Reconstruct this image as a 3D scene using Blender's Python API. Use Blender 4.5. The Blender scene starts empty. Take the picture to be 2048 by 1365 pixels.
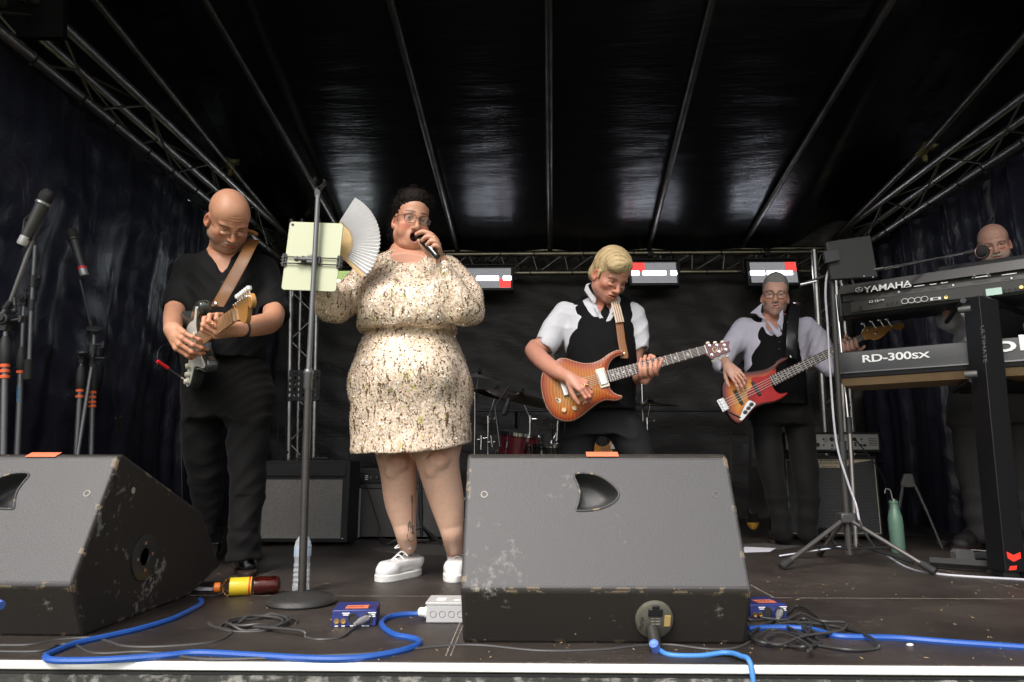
import bpy, bmesh, math, random
import numpy as np
from mathutils import Vector, Matrix, Euler
R = math.radians
rnd = random.Random(7)
S = bpy.context.scene
COL = S.collection
CAMZ, PITCH, YAW, FPX = 0.48, 10.3, 1.3, 1365.0
cam = bpy.data.objects.new('camera', bpy.data.cameras.new('camera'))
COL.objects.link(cam); S.camera = cam
cam.location = (0, 0, CAMZ); cam.rotation_euler = (R(90 + PITCH), 0, R(YAW))
cam.data.sensor_width = 36; cam.data.lens = 36 * FPX / 2048
cam.data.clip_start = .05; cam.data.clip_end = 2000
CR = Euler((R(90 + PITCH), 0, R(YAW))).to_matrix()
SUN_EL, SUN_AZ = 48, 205
w = bpy.data.worlds.new('World'); S.world = w; w.use_nodes = True
nt = w.node_tree; nt.nodes.clear()
sky = nt.nodes.new('ShaderNodeTexSky'); sky.sky_type = 'NISHITA'; sky.sun_disc = False
sky.sun_elevation = R(SUN_EL); sky.sun_rotation = R(SUN_AZ); sky.dust_density = 4; sky.air_density = 1.2
hs = nt.nodes.new('ShaderNodeHueSaturation'); hs.inputs['Saturation'].default_value = .33
bg = nt.nodes.new('ShaderNodeBackground'); bg.inputs['Strength'].default_value = .15
wo = nt.nodes.new('ShaderNodeOutputWorld')
nt.links.new(sky.outputs[0], hs.inputs['Color']); nt.links.new(hs.outputs[0], bg.inputs['Color']); nt.links.new(bg.outputs[0], wo.inputs[0])
sl = bpy.data.lights.new('sun', 'SUN'); sl.energy = 1.5; sl.angle = R(25); sl.color = (1, .95, .88)
so = bpy.data.objects.new('sun', sl); COL.objects.link(so)
_d = Vector((math.sin(R(SUN_AZ)) * math.cos(R(SUN_EL)), math.cos(R(SUN_AZ)) * math.cos(R(SUN_EL)), math.sin(R(SUN_EL))))
so.rotation_euler = _d.to_track_quat('Z', 'Y').to_euler()
so.location = (0, -5, 12)
S.view_settings.view_transform = 'Standard'; S.view_settings.look = 'None'
S.view_settings.exposure = 0.75; S.view_settings.gamma = 1
S.render.engine = 'CYCLES'
S.cycles.max_bounces = 6; S.cycles.use_denoising = True
def ray(px, py):
 return CR @ Vector((px - 1024, 682.5 - py, -FPX))
def P(px, py, Y):
 d = ray(px, py); t = Y / d.y
 return Vector((d.x * t, Y, CAMZ + d.z * t))
def G(px, py, z=0.0):
 d = ray(px, py); t = (z - CAMZ) / d.z
 return Vector((d.x * t, d.y * t, z))
MATS = {}
def mat(name, col=(.5, .5, .5), rough=.5, metal=0, bump=None, var=None, spec=None, coat=0, emit=None, alpha=None, trans=0, ior=None, attr=None, sheen=0, aniso=None, stretch=(1, 1, 1), extra=None, sss=0):
 if name in MATS: return MATS[name]
 m = bpy.data.materials.new(name); m.use_nodes = True; MATS[name] = m
 n = m.node_tree.nodes; L = m.node_tree.links
 b = n['Principled BSDF']
 b.inputs['Base Color'].default_value = (*col, 1); b.inputs['Roughness'].default_value = rough
 b.inputs['Metallic'].default_value = metal
 if spec is not None: b.inputs['Specular IOR Level'].default_value = spec
 if coat: b.inputs['Coat Weight'].default_value = coat; b.inputs['Coat Roughness'].default_value = .12
 if trans: b.inputs['Transmission Weight'].default_value = trans
 if ior: b.inputs['IOR'].default_value = ior
 if alpha is not None: b.inputs['Alpha'].default_value = alpha
 if sheen: b.inputs['Sheen Weight'].default_value = sheen
 if sss: b.inputs['Subsurface Weight'].default_value = sss; b.inputs['Subsurface Radius'].default_value = (.012, .005, .003); b.inputs['Subsurface Scale'].default_value = 1
 if emit: b.inputs['Emission Color'].default_value = (*emit[0], 1); b.inputs['Emission Strength'].default_value = emit[1]
 tc = n.new('ShaderNodeTexCoord'); mp = n.new('ShaderNodeMapping'); mp.inputs['Scale'].default_value = stretch
 L.new(tc.outputs['Object'], mp.inputs[0])
 src = None
 if attr:
  a = n.new('ShaderNodeAttribute'); a.attribute_name = attr; src = a.outputs['Color']
 if var:
  nz = n.new('ShaderNodeTexNoise'); nz.inputs['Scale'].default_value = var[0]; nz.inputs['Detail'].default_value = 5; nz.inputs['Roughness'].default_value = .6
  L.new(mp.outputs[0], nz.inputs['Vector'])
  rp = n.new('ShaderNodeMapRange'); rp.inputs[1].default_value = var[3] if len(var) > 3 else .35; rp.inputs[2].default_value = var[4] if len(var) > 4 else .7
  rp.inputs[4].default_value = var[1]
  L.new(nz.outputs['Fac'], rp.inputs[0])
  mx = n.new('ShaderNodeMix'); mx.data_type = 'RGBA'; L.new(rp.outputs[0], mx.inputs[0])
  if src: L.new(src, mx.inputs[6])
  else: mx.inputs[6].default_value = (*col, 1)
  mx.inputs[7].default_value = (*var[2], 1); src = mx.outputs[2]
 if src: L.new(src, b.inputs['Base Color'])
 if bump:
  prev = None
  bl = bump if isinstance(bump, list) else [bump]
  for (sc, st, *rest) in bl:
   kind = rest[0] if rest else 'noise'
   if kind == 'noise':
    t = n.new('ShaderNodeTexNoise'); t.inputs['Detail'].default_value = 4; t.inputs['Scale'].default_value = sc; o = t.outputs['Fac']
   else:
    t = n.new('ShaderNodeTexVoronoi'); t.inputs['Scale'].default_value = sc; o = t.outputs['Distance']
   L.new(mp.outputs[0], t.inputs['Vector'])
   bp = n.new('ShaderNodeBump'); bp.inputs['Strength'].default_value = st; bp.inputs['Distance'].default_value = rest[1] if len(rest) > 1 else .005
   L.new(o, bp.inputs['Height'])
   if prev: L.new(prev, bp.inputs['Normal'])
   prev = bp.outputs[0]
  L.new(prev, b.inputs['Normal'])
 if extra: extra(m, n, L, b, tc)
 return m
def tag(o, label=None, cat=None, group=None, kind=None):
 if label: o['label'] = label
 if cat: o['category'] = cat
 if group: o['group'] = group
 if kind: o['kind'] = kind
 return o
WM = {}
def thing(name, label, cat, loc=(0, 0, 0), rotz=0, group=None, rot=None):
 o = bpy.data.objects.new(name, None); COL.objects.link(o)
 o.empty_display_size = .1
 o.location = loc; o.rotation_euler = rot if rot else (0, 0, rotz)
 WM[o.name] = Matrix.LocRotScale(Vector(loc), Euler(o.rotation_euler), None)
 return tag(o, label, cat, group)
def copy_tree(o, parent=None, loc=None, rot=None, label=None):
 c = o.copy(); COL.objects.link(c)
 if parent: c.parent = parent
 if loc is not None: c.location = loc
 if rot is not None: c.rotation_euler = rot
 if label: c['label'] = label
 for ch in list(o.children): copy_tree(ch, c)
 return c
def mesh_obj(name, V, F, m, parent=None, world=True, loc=None, smooth=40, bevel=0, midx=None, cols=None, seg=2, wn=False):
 """one mesh object; V in world coordinates unless world=False (then in the parent's space)"""
 V = np.asarray(V, dtype=np.float64).reshape(-1, 3)
 if parent is not None:
  M = WM.get(parent.name, Matrix())
  if world:
   Mi = np.array(M.inverted()); V = V @ Mi[:3, :3].T + Mi[:3, 3]
 else:
  if loc is None:
   lo, hi = V.min(0), V.max(0); loc = ((lo[0] + hi[0]) / 2, (lo[1] + hi[1]) / 2, lo[2])
  V = V - np.array(loc)
 me = bpy.data.meshes.new(name)
 if isinstance(F, np.ndarray):
  nf = len(F); k = F.shape[1]
  me.vertices.add(len(V)); me.vertices.foreach_set('co', V.astype(np.float32).ravel())
  me.loops.add(nf * k); me.loops.foreach_set('vertex_index', F.astype(np.int32).ravel())
  me.polygons.add(nf); me.polygons.foreach_set('loop_start', np.arange(0, nf * k, k, dtype=np.int32))
  me.update(calc_edges=True)
 else:
  me.from_pydata([tuple(v) for v in V], [], F)
 me.validate()
 ms = m if isinstance(m, (list, tuple)) else [m]
 for q in ms: me.materials.append(q)
 if midx is not None: me.polygons.foreach_set('material_index', np.asarray(midx, dtype=np.int32))
 if cols is not None:
  a = me.color_attributes.new('Col', 'FLOAT_COLOR', 'POINT')
  cc = np.ones((len(V), 4), dtype=np.float32); cc[:, :3] = cols
  a.data.foreach_set('color', cc.ravel())
 if smooth:
  me.polygons.foreach_set('use_smooth', np.ones(len(me.polygons), dtype=bool))
  if smooth < 180: me.set_sharp_from_angle(angle=R(smooth))
 o = bpy.data.objects.new(name, me); COL.objects.link(o)
 if parent is not None:
  o.parent = parent; WM[o.name] = WM.get(parent.name, Matrix())
 else:
  o.location = loc; WM[o.name] = Matrix.Translation(Vector(loc))
 if bevel:
  b = o.modifiers.new('bevel', 'BEVEL'); b.width = bevel; b.segments = seg; b.limit_method = 'ANGLE'; b.angle_limit = R(30)
 return o
def catmull(pts, n=6, closed=False):
 pts = [Vector(p) for p in pts]; out = []
 N = len(pts); rng = range(N if closed else N - 1)
 for i in rng:
  if closed: a, b, c, d = pts[i - 1], pts[i], pts[(i + 1) % N], pts[(i + 2) % N]
  else: a, b, c, d = pts[max(i - 1, 0)], pts[i], pts[i + 1], pts[min(i + 2, N - 1)]
  for k in range(n):
   t = k / n
   out.append(.5 * ((2 * b) + (c - a) * t + (2 * a - 5 * b + 4 * c - d) * t * t + (3 * b - a - 3 * c + d) * t ** 3))
 if not closed: out.append(pts[-1])
 return out
def frame_of(d):
 d = Vector(d).normalized(); u = Vector((0, 0, 1)) if abs(d.z) < .95 else Vector((1, 0, 0))
 x = u.cross(d).normalized(); return x, d.cross(x).normalized(), d
class MB:
 def __init__(s): s.v = []; s.f = []; s.m = []; s.cur = 0
 def mat(s, i): s.cur = i; return s
 def add(s, vs, fs):
  o = len(s.v); s.v += [tuple(v) for v in vs]; s.f += [tuple(i + o for i in f) for f in fs]; s.m += [s.cur] * len(fs); return s
 def box(s, c, size, M=None):
  x, y, z = [q / 2 for q in size]; c = Vector(c)
  vs = [Vector((a * x, b * y, d * z)) for a in (-1, 1) for b in (-1, 1) for d in (-1, 1)]
  if M is not None: vs = [M @ q for q in vs]
  return s.add([c + q for q in vs], [(0, 1, 3, 2), (4, 6, 7, 5), (0, 4, 5, 1), (2, 3, 7, 6), (0, 2, 6, 4), (1, 5, 7, 3)])
 def tube(s, a, b, r, r2=None, n=14, cap=True):
  a, b = Vector(a), Vector(b); r2 = r if r2 is None else r2
  x, y, _ = frame_of(b - a); vs = []
  for p, q in ((a, r), (b, r2)):
   vs += [p + (x * math.cos(2 * math.pi * i / n) + y * math.sin(2 * math.pi * i / n)) * q for i in range(n)]
  fs = [(i, (i + 1) % n, n + (i + 1) % n, n + i) for i in range(n)]
  if cap: fs += [tuple(range(n - 1, -1, -1)), tuple(range(n, 2 * n))]
  return s.add(vs, fs)
 def path(s, pts, r, n=10, closed=False, cap=True, flat=None, up=None):
  """tube along points; r number or list; flat=(w,h) gives a strap-like oval section with 'up' as its normal"""
  pts = [Vector(p) for p in pts]; N = len(pts); vs = []; px = None
  for i, p in enumerate(pts):
   a = pts[i - 1] if (i > 0 or closed) else p; b = pts[(i + 1) % N] if (i < N - 1 or closed) else p
   d = (b - a).normalized() if (b - a).length > 1e-9 else Vector((0, 0, 1))
   if up is not None:
    u = up[i] if isinstance(up, list) else up
    y = (Vector(u) - d * Vector(u).dot(d)).normalized(); x = d.cross(y)
   elif px is None: x, y, _ = frame_of(d)
   else:
    x = (px - d * px.dot(d)).normalized(); y = d.cross(x)
   px = x; q = r[i] if isinstance(r, (list, tuple, np.ndarray)) else r
   fx, fy = flat if flat else (1, 1)
   vs += [p + (x * math.cos(2 * math.pi * k / n) * fx + y * math.sin(2 * math.pi * k / n) * fy) * q for k in range(n)]
  fs = []
  for i in range(N if closed else N - 1):
   for k in range(n):
    j = ((i + 1) % N) * n; fs.append((i * n + k, i * n + (k + 1) % n, j + (k + 1) % n, j + k))
  if cap and not closed: fs += [tuple(range(n - 1, -1, -1)), tuple((N - 1) * n + k for k in range(n))]
  return s.add(vs, fs)
 def lathe(s, prof, o=(0, 0, 0), ax=(0, 0, 1), n=28, rx=None):
  o = Vector(o); x, y, z = frame_of(ax)
  if rx is not None: x = Vector(rx).normalized(); y = z.cross(x)
  vs = []; fs = []
  for (r, h) in prof:
   vs += [o + z * h + (x * math.cos(2 * math.pi * k / n) + y * math.sin(2 * math.pi * k / n)) * max(r, 1e-5) for k in range(n)]
  for i in range(len(prof) - 1):
   for k in range(n): fs.append((i * n + k, i * n + (k + 1) % n, (i + 1) * n + (k + 1) % n, (i + 1) * n + k))
  if prof[0][0] > 1e-4: fs.append(tuple(range(n - 1, -1, -1)))
  if prof[-1][0] > 1e-4: fs.append(tuple((len(prof) - 1) * n + k for k in range(n)))
  return s.add(vs, fs)
 def prism(s, pts, ext):
  """polygon extruded by vector ext"""
  ext = Vector(ext); N = len(pts); pts = [Vector(p) for p in pts]
  vs = pts + [p + ext for p in pts]
  return s.add(vs, [tuple(range(N))[::-1], tuple(range(N, 2 * N))] + [(i, (i + 1) % N, N + (i + 1) % N, N + i) for i in range(N)])
 def sphere(s, c, r, n=14, m=8, M=None, sc=(1, 1, 1)):
  c = Vector(c); vs = []; fs = []
  for i in range(m + 1):
   t = math.pi * i / m
   for k in range(n):
    q = Vector((math.sin(t) * math.cos(2 * math.pi * k / n) * sc[0], math.sin(t) * math.sin(2 * math.pi * k / n) * sc[1], math.cos(t) * sc[2])) * r
    vs.append(c + (M @ q if M is not None else q))
  for i in range(m):
   for k in range(n): fs.append((i * n + k, (i + 1) * n + k, (i + 1) * n + (k + 1) % n, i * n + (k + 1) % n))
  return s.add(vs, fs)
 def obj(s, name, m, parent=None, **k):
  mi = s.m if isinstance(m, (list, tuple)) else None
  o = mesh_obj(name, s.v, s.f, m, parent, midx=mi, **k)
  bm = bmesh.new(); bm.from_mesh(o.data); bmesh.ops.recalc_face_normals(bm, faces=bm.faces); bm.to_mesh(o.data); bm.free()
  return o
def outline(pts2, n=4, closed=True):
 """smooth closed 2-D outline"""
 return [(v.x, v.y) for v in catmull([(a, b, 0) for a, b in pts2], n, closed)]
def text(name, s, m, o, x, y, size, parent=None, thick=.0006, align='LEFT', font_sx=1, shear=0, off=0, sp=1):
 """lettering: o origin, x direction of reading, y up direction (world)"""
 cu = bpy.data.curves.new('t', 'FONT'); cu.body = s; cu.size = size; cu.align_x = align; cu.shear = shear; cu.offset = off; cu.space_character = sp
 cu.resolution_u = 3
 t = bpy.data.objects.new('t', cu); COL.objects.link(t)
 dg = bpy.context.evaluated_depsgraph_get(); me = t.evaluated_get(dg).to_mesh()
 x = Vector(x).normalized(); y = Vector(y).normalized(); z = x.cross(y); o = Vector(o)
 V = [o + x * v.co.x * font_sx + y * v.co.y + z * thick for v in me.vertices]; F = [tuple(p.vertices) for p in me.polygons]
 t.evaluated_get(dg).to_mesh_clear(); bpy.data.objects.remove(t); bpy.data.curves.remove(cu)
 return mesh_obj(name, V, F, m, parent, smooth=0)
def grid_sheet(f, nu, nv):
 V = np.array([f(i / nu, j / nv) for j in range(nv + 1) for i in range(nu + 1)], dtype=np.float64)
 F = np.array([(j * (nu + 1) + i, j * (nu + 1) + i + 1, (j + 1) * (nu + 1) + i + 1, (j + 1) * (nu + 1) + i) for j in range(nv) for i in range(nu)])
 return V, F
def vnoise(p, seed=0):
 """cheap smooth noise in about -1..1 for an (N,3) array"""
 p = np.asarray(p); x, y, z = p[..., 0], p[..., 1], p[..., 2]; s = seed * 1.7
 return (np.sin(x * 1.7 + 1.3 * np.sin(y * 1.1 + s) + s) * np.sin(y * 1.9 + 1.1 * np.sin(z * 1.3 + 2 * s)) + np.sin(z * 1.6 + 1.2 * np.sin(x * 1.4 + 3 * s) + 2.1 * s) * .7) / 1.5
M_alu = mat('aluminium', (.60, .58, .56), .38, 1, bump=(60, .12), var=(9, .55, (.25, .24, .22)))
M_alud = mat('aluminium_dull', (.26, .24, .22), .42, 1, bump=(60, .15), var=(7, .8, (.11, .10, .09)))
M_chrome = mat('chrome', (.75, .75, .75), .14, 1)
M_blk = mat('black_metal', (.018, .018, .019), .38, 0, bump=(300, .08))
M_blkp = mat('black_plastic', (.022, .022, .024), .5, 0, bump=(400, .1))
M_rub = mat('rubber', (.02, .02, .02), .8)
M_grey = mat('grey_pole', (.16, .16, .165), .34, .6)
M_white = mat('white_paint', (.8, .8, .8), .5)
M_orange = mat('orange_tape', (.75, .20, .10), .55, bump=(200, .2))
M_tie = mat('cable_tie', (.01, .01, .01), .5)
def sheet_extra(sx, sy, sz, amp, rgh=None):
 def f(m, n, L, b, tc):
  mp = n.new('ShaderNodeMapping'); mp.inputs['Scale'].default_value = (sx, sy, sz); L.new(tc.outputs['Object'], mp.inputs[0])
  a = n.new('ShaderNodeTexNoise'); a.inputs['Scale'].default_value = 1; a.inputs['Detail'].default_value = 8; a.inputs['Roughness'].default_value = .62; a.inputs['Distortion'].default_value = 1.2
  L.new(mp.outputs[0], a.inputs['Vector'])
  bp = n.new('ShaderNodeBump'); bp.inputs['Strength'].default_value = amp; bp.inputs['Distance'].default_value = .02
  L.new(a.outputs['Fac'], bp.inputs['Height']); L.new(bp.outputs[0], b.inputs['Normal'])
 return f
M_roof = mat('roof_tarp', (.005, .005, .008), .25, 0, spec=.75, extra=sheet_extra(3.0, 24, 4, .22))
M_side = mat('side_tarp', (.015, .016, .030), .30, 0, spec=.7, extra=sheet_extra(7, 7, 5, .6))
M_back = mat('back_tarp', (.044, .041, .040), .5, 0, spec=.35, var=(3, .6, (.052, .048, .046)), extra=sheet_extra(4, 4, 11, .7))
def ground_extra(m, n, L, b, tc): pass
V, F = grid_sheet(lambda u, v: (-600 + 1200 * u, -600 + 1200 * v, -1.05), 8, 8)
g = mesh_obj('ground', V, F, mat('grass_ground', (.075, .10, .035), .9, var=(.8, .7, (.12, .11, .06))), smooth=0); g['kind'] = 'structure'
XL, XR, YF, YB = -2.75, 3.4, 1.782, 6.6
def floor_extra(m, n, L, b, tc):
 def node(t, **k):
  q = n.new('ShaderNode' + t)
  for a, c in k.items(): setattr(q, a, c)
  return q
 mp = node('Mapping'); mp.inputs['Scale'].default_value = (150, 150, 1); mp.inputs['Rotation'].default_value = (0, 0, R(45)); L.new(tc.outputs['Object'], mp.inputs[0])
 ck = node('TexWave'); ck.inputs['Scale'].default_value = 1; ck.wave_type = 'BANDS'; ck.bands_direction = 'X'; L.new(mp.outputs[0], ck.inputs['Vector'])
 c2 = node('TexWave'); c2.inputs['Scale'].default_value = 1; c2.bands_direction = 'Y'; L.new(mp.outputs[0], c2.inputs['Vector'])
 ad = node('Math', operation='ADD'); L.new(ck.outputs['Fac'], ad.inputs[0]); L.new(c2.outputs['Fac'], ad.inputs[1])
 bp = node('Bump'); bp.inputs['Strength'].default_value = .22; bp.inputs['Distance'].default_value = .002; L.new(ad.outputs[0], bp.inputs['Height'])
 nz = node('TexNoise'); nz.inputs['Scale'].default_value = 2.2; nz.inputs['Detail'].default_value = 9; nz.inputs['Roughness'].default_value = .65; L.new(tc.outputs['Object'], nz.inputs['Vector'])
 r1 = node('MapRange'); r1.inputs[1].default_value = .38; r1.inputs[2].default_value = .66; r1.inputs[4].default_value = .75; L.new(nz.outputs['Fac'], r1.inputs[0])
 mx = node('Mix', data_type='RGBA'); mx.inputs[6].default_value = (.024, .019, .0165, 1); mx.inputs[7].default_value = (.066, .052, .044, 1); L.new(r1.outputs[0], mx.inputs[0])
 sp = node('TexVoronoi'); sp.inputs['Scale'].default_value = 34; L.new(tc.outputs['Object'], sp.inputs['Vector'])
 lt = node('Math', operation='LESS_THAN'); lt.inputs[1].default_value = .055; L.new(sp.outputs['Distance'], lt.inputs[0])
 n2 = node('TexNoise'); n2.inputs['Scale'].default_value = 1.4; L.new(tc.outputs['Object'], n2.inputs['Vector'])
 g2 = node('Math', operation='GREATER_THAN'); g2.inputs[1].default_value = .5; L.new(n2.outputs['Fac'], g2.inputs[0])
 ml = node('Math', operation='MULTIPLY'); L.new(lt.outputs[0], ml.inputs[0]); L.new(g2.outputs[0], ml.inputs[1])
 m3 = node('Mapping'); m3.inputs['Scale'].default_value = (.8, 5, 1); m3.inputs['Rotation'].default_value = (0, 0, .3); L.new(tc.outputs['Object'], m3.inputs[0])
 n3 = node('TexNoise'); n3.inputs['Scale'].default_value = 3; n3.inputs['Detail'].default_value = 3; L.new(m3.outputs[0], n3.inputs['Vector'])
 cp = node('Math', operation='COMPARE'); cp.inputs[1].default_value = .55; cp.inputs[2].default_value = .0018; L.new(n3.outputs['Fac'], cp.inputs[0])
 mm = node('Math', operation='MULTIPLY'); mm.inputs[1].default_value = .3; L.new(cp.outputs[0], mm.inputs[0])
 mxx = node('Math', operation='MAXIMUM'); L.new(ml.outputs[0], mxx.inputs[0]); L.new(mm.outputs[0], mxx.inputs[1])
 m4 = node('Mix', data_type='RGBA'); L.new(mxx.outputs[0], m4.inputs[0]); L.new(mx.outputs[2], m4.inputs[6]); m4.inputs[7].default_value = (.3, .25, .2, 1)
 L.new(m4.outputs[2], b.inputs['Base Color']); L.new(bp.outputs[0], b.inputs['Normal'])
 r2 = node('MapRange'); r2.inputs[3].default_value = .33; r2.inputs[4].default_value = .55; L.new(nz.outputs['Fac'], r2.inputs[0]); L.new(r2.outputs[0], b.inputs['Roughness'])
M_floor = mat('stage_ply', (.03, .026, .024), .42, spec=.45, extra=floor_extra)
M_gap = mat('board_edge', (.34, .30, .26), .6, var=(30, .8, (.06, .05, .045)))
m = MB(); m.box(((XL + XR) / 2, (YF + .012 + YB) / 2, -.017), (XR - XL, YB - YF - .012, .04))
tag(m.obj('stage_floor', M_floor, smooth=0), kind='structure')
def strip(mb, a, b, wd, z=.004):
 a, b = Vector(a), Vector(b); d = (b - a).normalized(); s = Vector((-d.y, d.x, 0)) * wd / 2
 mb.add([a + s + Vector((0, 0, z)), a - s + Vector((0, 0, z)), b - s + Vector((0, 0, z)), b + s + Vector((0, 0, z))], [(0, 1, 2, 3)])
m = MB()
yj = G(1000, 1196).y
strip(m, (XL, yj, 0), (XR, yj, 0), .007); strip(m, (XL, 4.4, 0), (XR, 4.4, 0), .006)
xs = G(893, 1312).x
strip(m, (xs, YF + .06, 0), (xs, yj, 0), .0035); strip(m, (xs + .012, YF + .06, 0), (xs + .012, yj, 0), .003)
a = G(508, 1157); a2 = Vector((a.x, yj, 0)); strip(m, (a.x + .02, yj, 0), (a.x + .02, 4.4, 0), .004)
a = G(1516, 1186); strip(m, (a.x + .02, yj, 0), (a.x + .02, 4.4, 0), .006)
a = G(1980, 1166); strip(m, (a.x, yj, 0), (a.x, 4.4, 0), .004)
strip(m, G(1500, 1300), G(1500, 1299), .003)
tag(m.obj('stage_floor_joints', M_gap, smooth=0), kind='structure')
m = MB(); m.box(((XL + XR) / 2, YF + .0245, -.0095), (XR - XL, .047, .019))
tag(m.obj('stage_edge_strip', mat('white_edge', (.82, .81, .80), .45, var=(6, .25, (.55, .54, .52))), bevel=.003), kind='structure')
m = MB(); m.box(((XL + XR) / 2, YF + .012, -.53), (XR - XL, .03, 1.0))
tag(m.obj('stage_front', mat('stage_skirt', (.035, .034, .032), .6, bump=(40, .8), stretch=(1, 1, 1), var=(24, .9, (.26, .25, .23), .52, .64)), smooth=0), kind='structure')
m = MB(); m.box(((XL + XR) / 2, YF + .03, -.026), (XR - XL, .05, .006))
tag(m.obj('stage_edge_gap', M_tie, smooth=0), kind='structure')
def roofz(y): return 3.16 + .245 * (3.575 - y)
BK = 6.2
poles_px = [((410, 0), (695, 488)), ((780, 0), (914, 500)), ((1097, 0), (1100, 500)), ((1425, 0), (1300, 492)), ((1785, 0), (1490, 485))]
pole_ends = []
for (a, b) in poles_px:
 pa, pb = P(*a, 3.575), P(*b, BK)
 pole_ends.append((pa, pb))
def sheetV(xa, xb, ya, yb, fn, nu, nv):
 return grid_sheet(lambda u, v: fn(xa + (xb - xa) * u, ya + (yb - ya) * v), nu, nv)
px_x = [(pa.x, pb.x) for pa, pb in pole_ends]
def roof_fn(x, y):
 t = (y - 3.575) / (BK - 3.575); xsn = [-2.5] + [a + (b - a) * t for a, b in px_x] + [3.2]
 sag = 0
 for i in range(len(xsn) - 1):
  if xsn[i] <= x <= xsn[i + 1]:
   q = (x - xsn[i]) / max(xsn[i + 1] - xsn[i], 1e-3); sag = .05 * math.sin(math.pi * q) ** 1.5 * (.6 + .4 * math.sin(y * 1.7 + i))
 z = roofz(y) + .045 - sag * .6 + .0022 * math.sin(x * 7.3 + 3 * math.sin(y * 5)) * math.sin(y * 13 + x * 2)
 z += .0007 * math.sin(y * 34 + 2.5 * math.sin(x * 3.1) + x)
 return (x, y, z + min(.28, max(0, abs(x - .35) - 2.0) * .5))
V, F = sheetV(-2.75, 3.4, 1.35, 6.5, roof_fn, 120, 190)
r = mesh_obj('roof_tarpaulin', V, F, M_roof, smooth=180)
tag(r, 'glossy black tarpaulin roof stretched over the stage on metal poles', 'roof')
for i, (pa, pb) in enumerate(pole_ends):
 d = (pb - pa); k0 = (1.3 - pa.y) / d.y
 m = MB(); m.tube(pa + d * k0, pb + d * .02, .024, n=18)
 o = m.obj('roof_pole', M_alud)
 tag(o, ['aluminium roof pole leading down behind the tablet and fan', 'aluminium roof pole ending just right of the singer and above her shoulder', 'aluminium roof pole running straight down the middle of the black roof', 'aluminium roof pole ending above the blond guitarist and central light panel', 'aluminium roof pole ending above the bassist'][i], 'pole', 'poles under the black roof')
def outer(pts, lab, clamp):
 t = thing('roof_pole', lab, 'pole', pts[0], group='poles under the black roof')
 m = MB()
 for a, b in zip(pts[:-1], pts[1:]): m.tube(a, b, .022, n=16)
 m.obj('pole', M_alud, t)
 c = pts[-2]; m = MB(); m.tube(c - Vector((0, .05, -.01)), c + Vector((0, .05, -.01)), .034, n=12)
 m.box(c + Vector((.03, 0, .02)), (.08, .05, .03)); m.tube(c + Vector((-.06, .01, -.03)), c + Vector((.09, -.02, .03)), .007, n=8); m.box(c + Vector((.01, .02, -.05)), (.03, .02, .06))
 m.obj('clamp', mat('clamp_brass', (.22, .19, .09), .5, .8, bump=(90, .5)), t)
pA = [P(60, -160, 2.6), P(457, 330, 5.0), P(590, 490, 6.25)]
outer(pA, 'jointed aluminium roof pole along the left edge above the bald guitarist', None)
pB = [P(2260, -165, 2.6), P(1848, 300, 4.6), P(1668, 478, 6.2)]
outer(pB, 'jointed aluminium roof pole along the right edge above the keyboards', None)
def folds(s, amp=1.0, seed=0):
 return amp * (.035 * math.sin(s * 9 + 1.2 * math.sin(s * 3.1 + seed)) + .022 * math.sin(s * 23 + 2 * math.sin(s * 5 + seed)) + .012 * math.sin(s * 41 + seed))
def left_fn(y, z):
 k = min(1, max(0, (y - 2.2) / 2.5)); q = folds(y + .06 * math.sin(z * 2.3), .12 + .75 * k, 1)
 q += .02 * math.sin(z * 6.5 + 2 * math.sin(y * 2.2)) * (1.1 - k) + .005 * math.sin(z * 15 + y * 7 + 2 * math.sin(z * 5)) + .002 * math.sin(z * 33 + 3 * math.sin(y * 9))
 return (-2.44 + q, y, z)
V, F = sheetV(1.6, 6.5, 0.0, 2.40, left_fn, 230, 90)
tag(mesh_obj('side_curtain', V, F, M_side, smooth=180), 'dark navy tarpaulin curtain hanging in folds behind the bald guitarist and mic stands', 'curtain', 'tarpaulins around the stage')
def right_fn(y, z):
 q = folds(y + .05 * math.sin(z * 2.0), 1.0, 4); q += .004 * math.sin(z * 13 + y * 5 + 2 * math.sin(z * 4)) + .002 * math.sin(z * 29 + 3 * math.sin(y * 9))
 return (3.12 + q, y, z)
V, F = sheetV(1.6, 6.5, 0.0, 2.40, right_fn, 230, 90)
tag(mesh_obj('side_curtain', V, F, M_side, smooth=180), 'dark navy tarpaulin curtain hanging in folds behind the bald keyboard player', 'curtain', 'tarpaulins around the stage')
def upper_strip(x0, x1):
 V, F = grid_sheet(lambda u, v: (x0 + (x1 - x0) * v, 1.5 + 5 * u, 2.40 + .80 * v * (1 - u * .75)), 20, 6); return V, F
for x0, lab in ((-2.5, 'black tarpaulin gable strip above the truss on the left of the stage'), (3.2, 'black tarpaulin gable strip above the truss on the right of the stage')):
 V, F = grid_sheet(lambda u, v: (x0 + .02 * math.sin(u * 30), 1.36 + 5.14 * u, 2.40 + (roofz(1.36 + 5.14 * u) - 2.40 + .36) * v), 40, 8)
 tag(mesh_obj('gable_sheet', V, F, M_roof, smooth=180), lab, 'curtain', 'tarpaulins around the stage')
def back_fn(x, z):
 q = .012 * math.sin(z * 11 + 2 * math.sin(x * 1.7)) + .009 * math.sin(z * 23 + 3 * math.sin(x * 2.9) + x * 3) + .02 * math.sin(x * 4.1 + math.sin(z * 2)) + .006 * math.sin(x * 19 + z * 12)
 s = max(0, x - 1.9)
 q += min(1, s * 2) * (.05 * math.sin((x * 11 - (z - 1.4) * 7)))
 return (x, 6.42 + q, z)
V, F = sheetV(-2.75, 3.4, 0.0, 2.95, back_fn, 200, 110)
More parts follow.
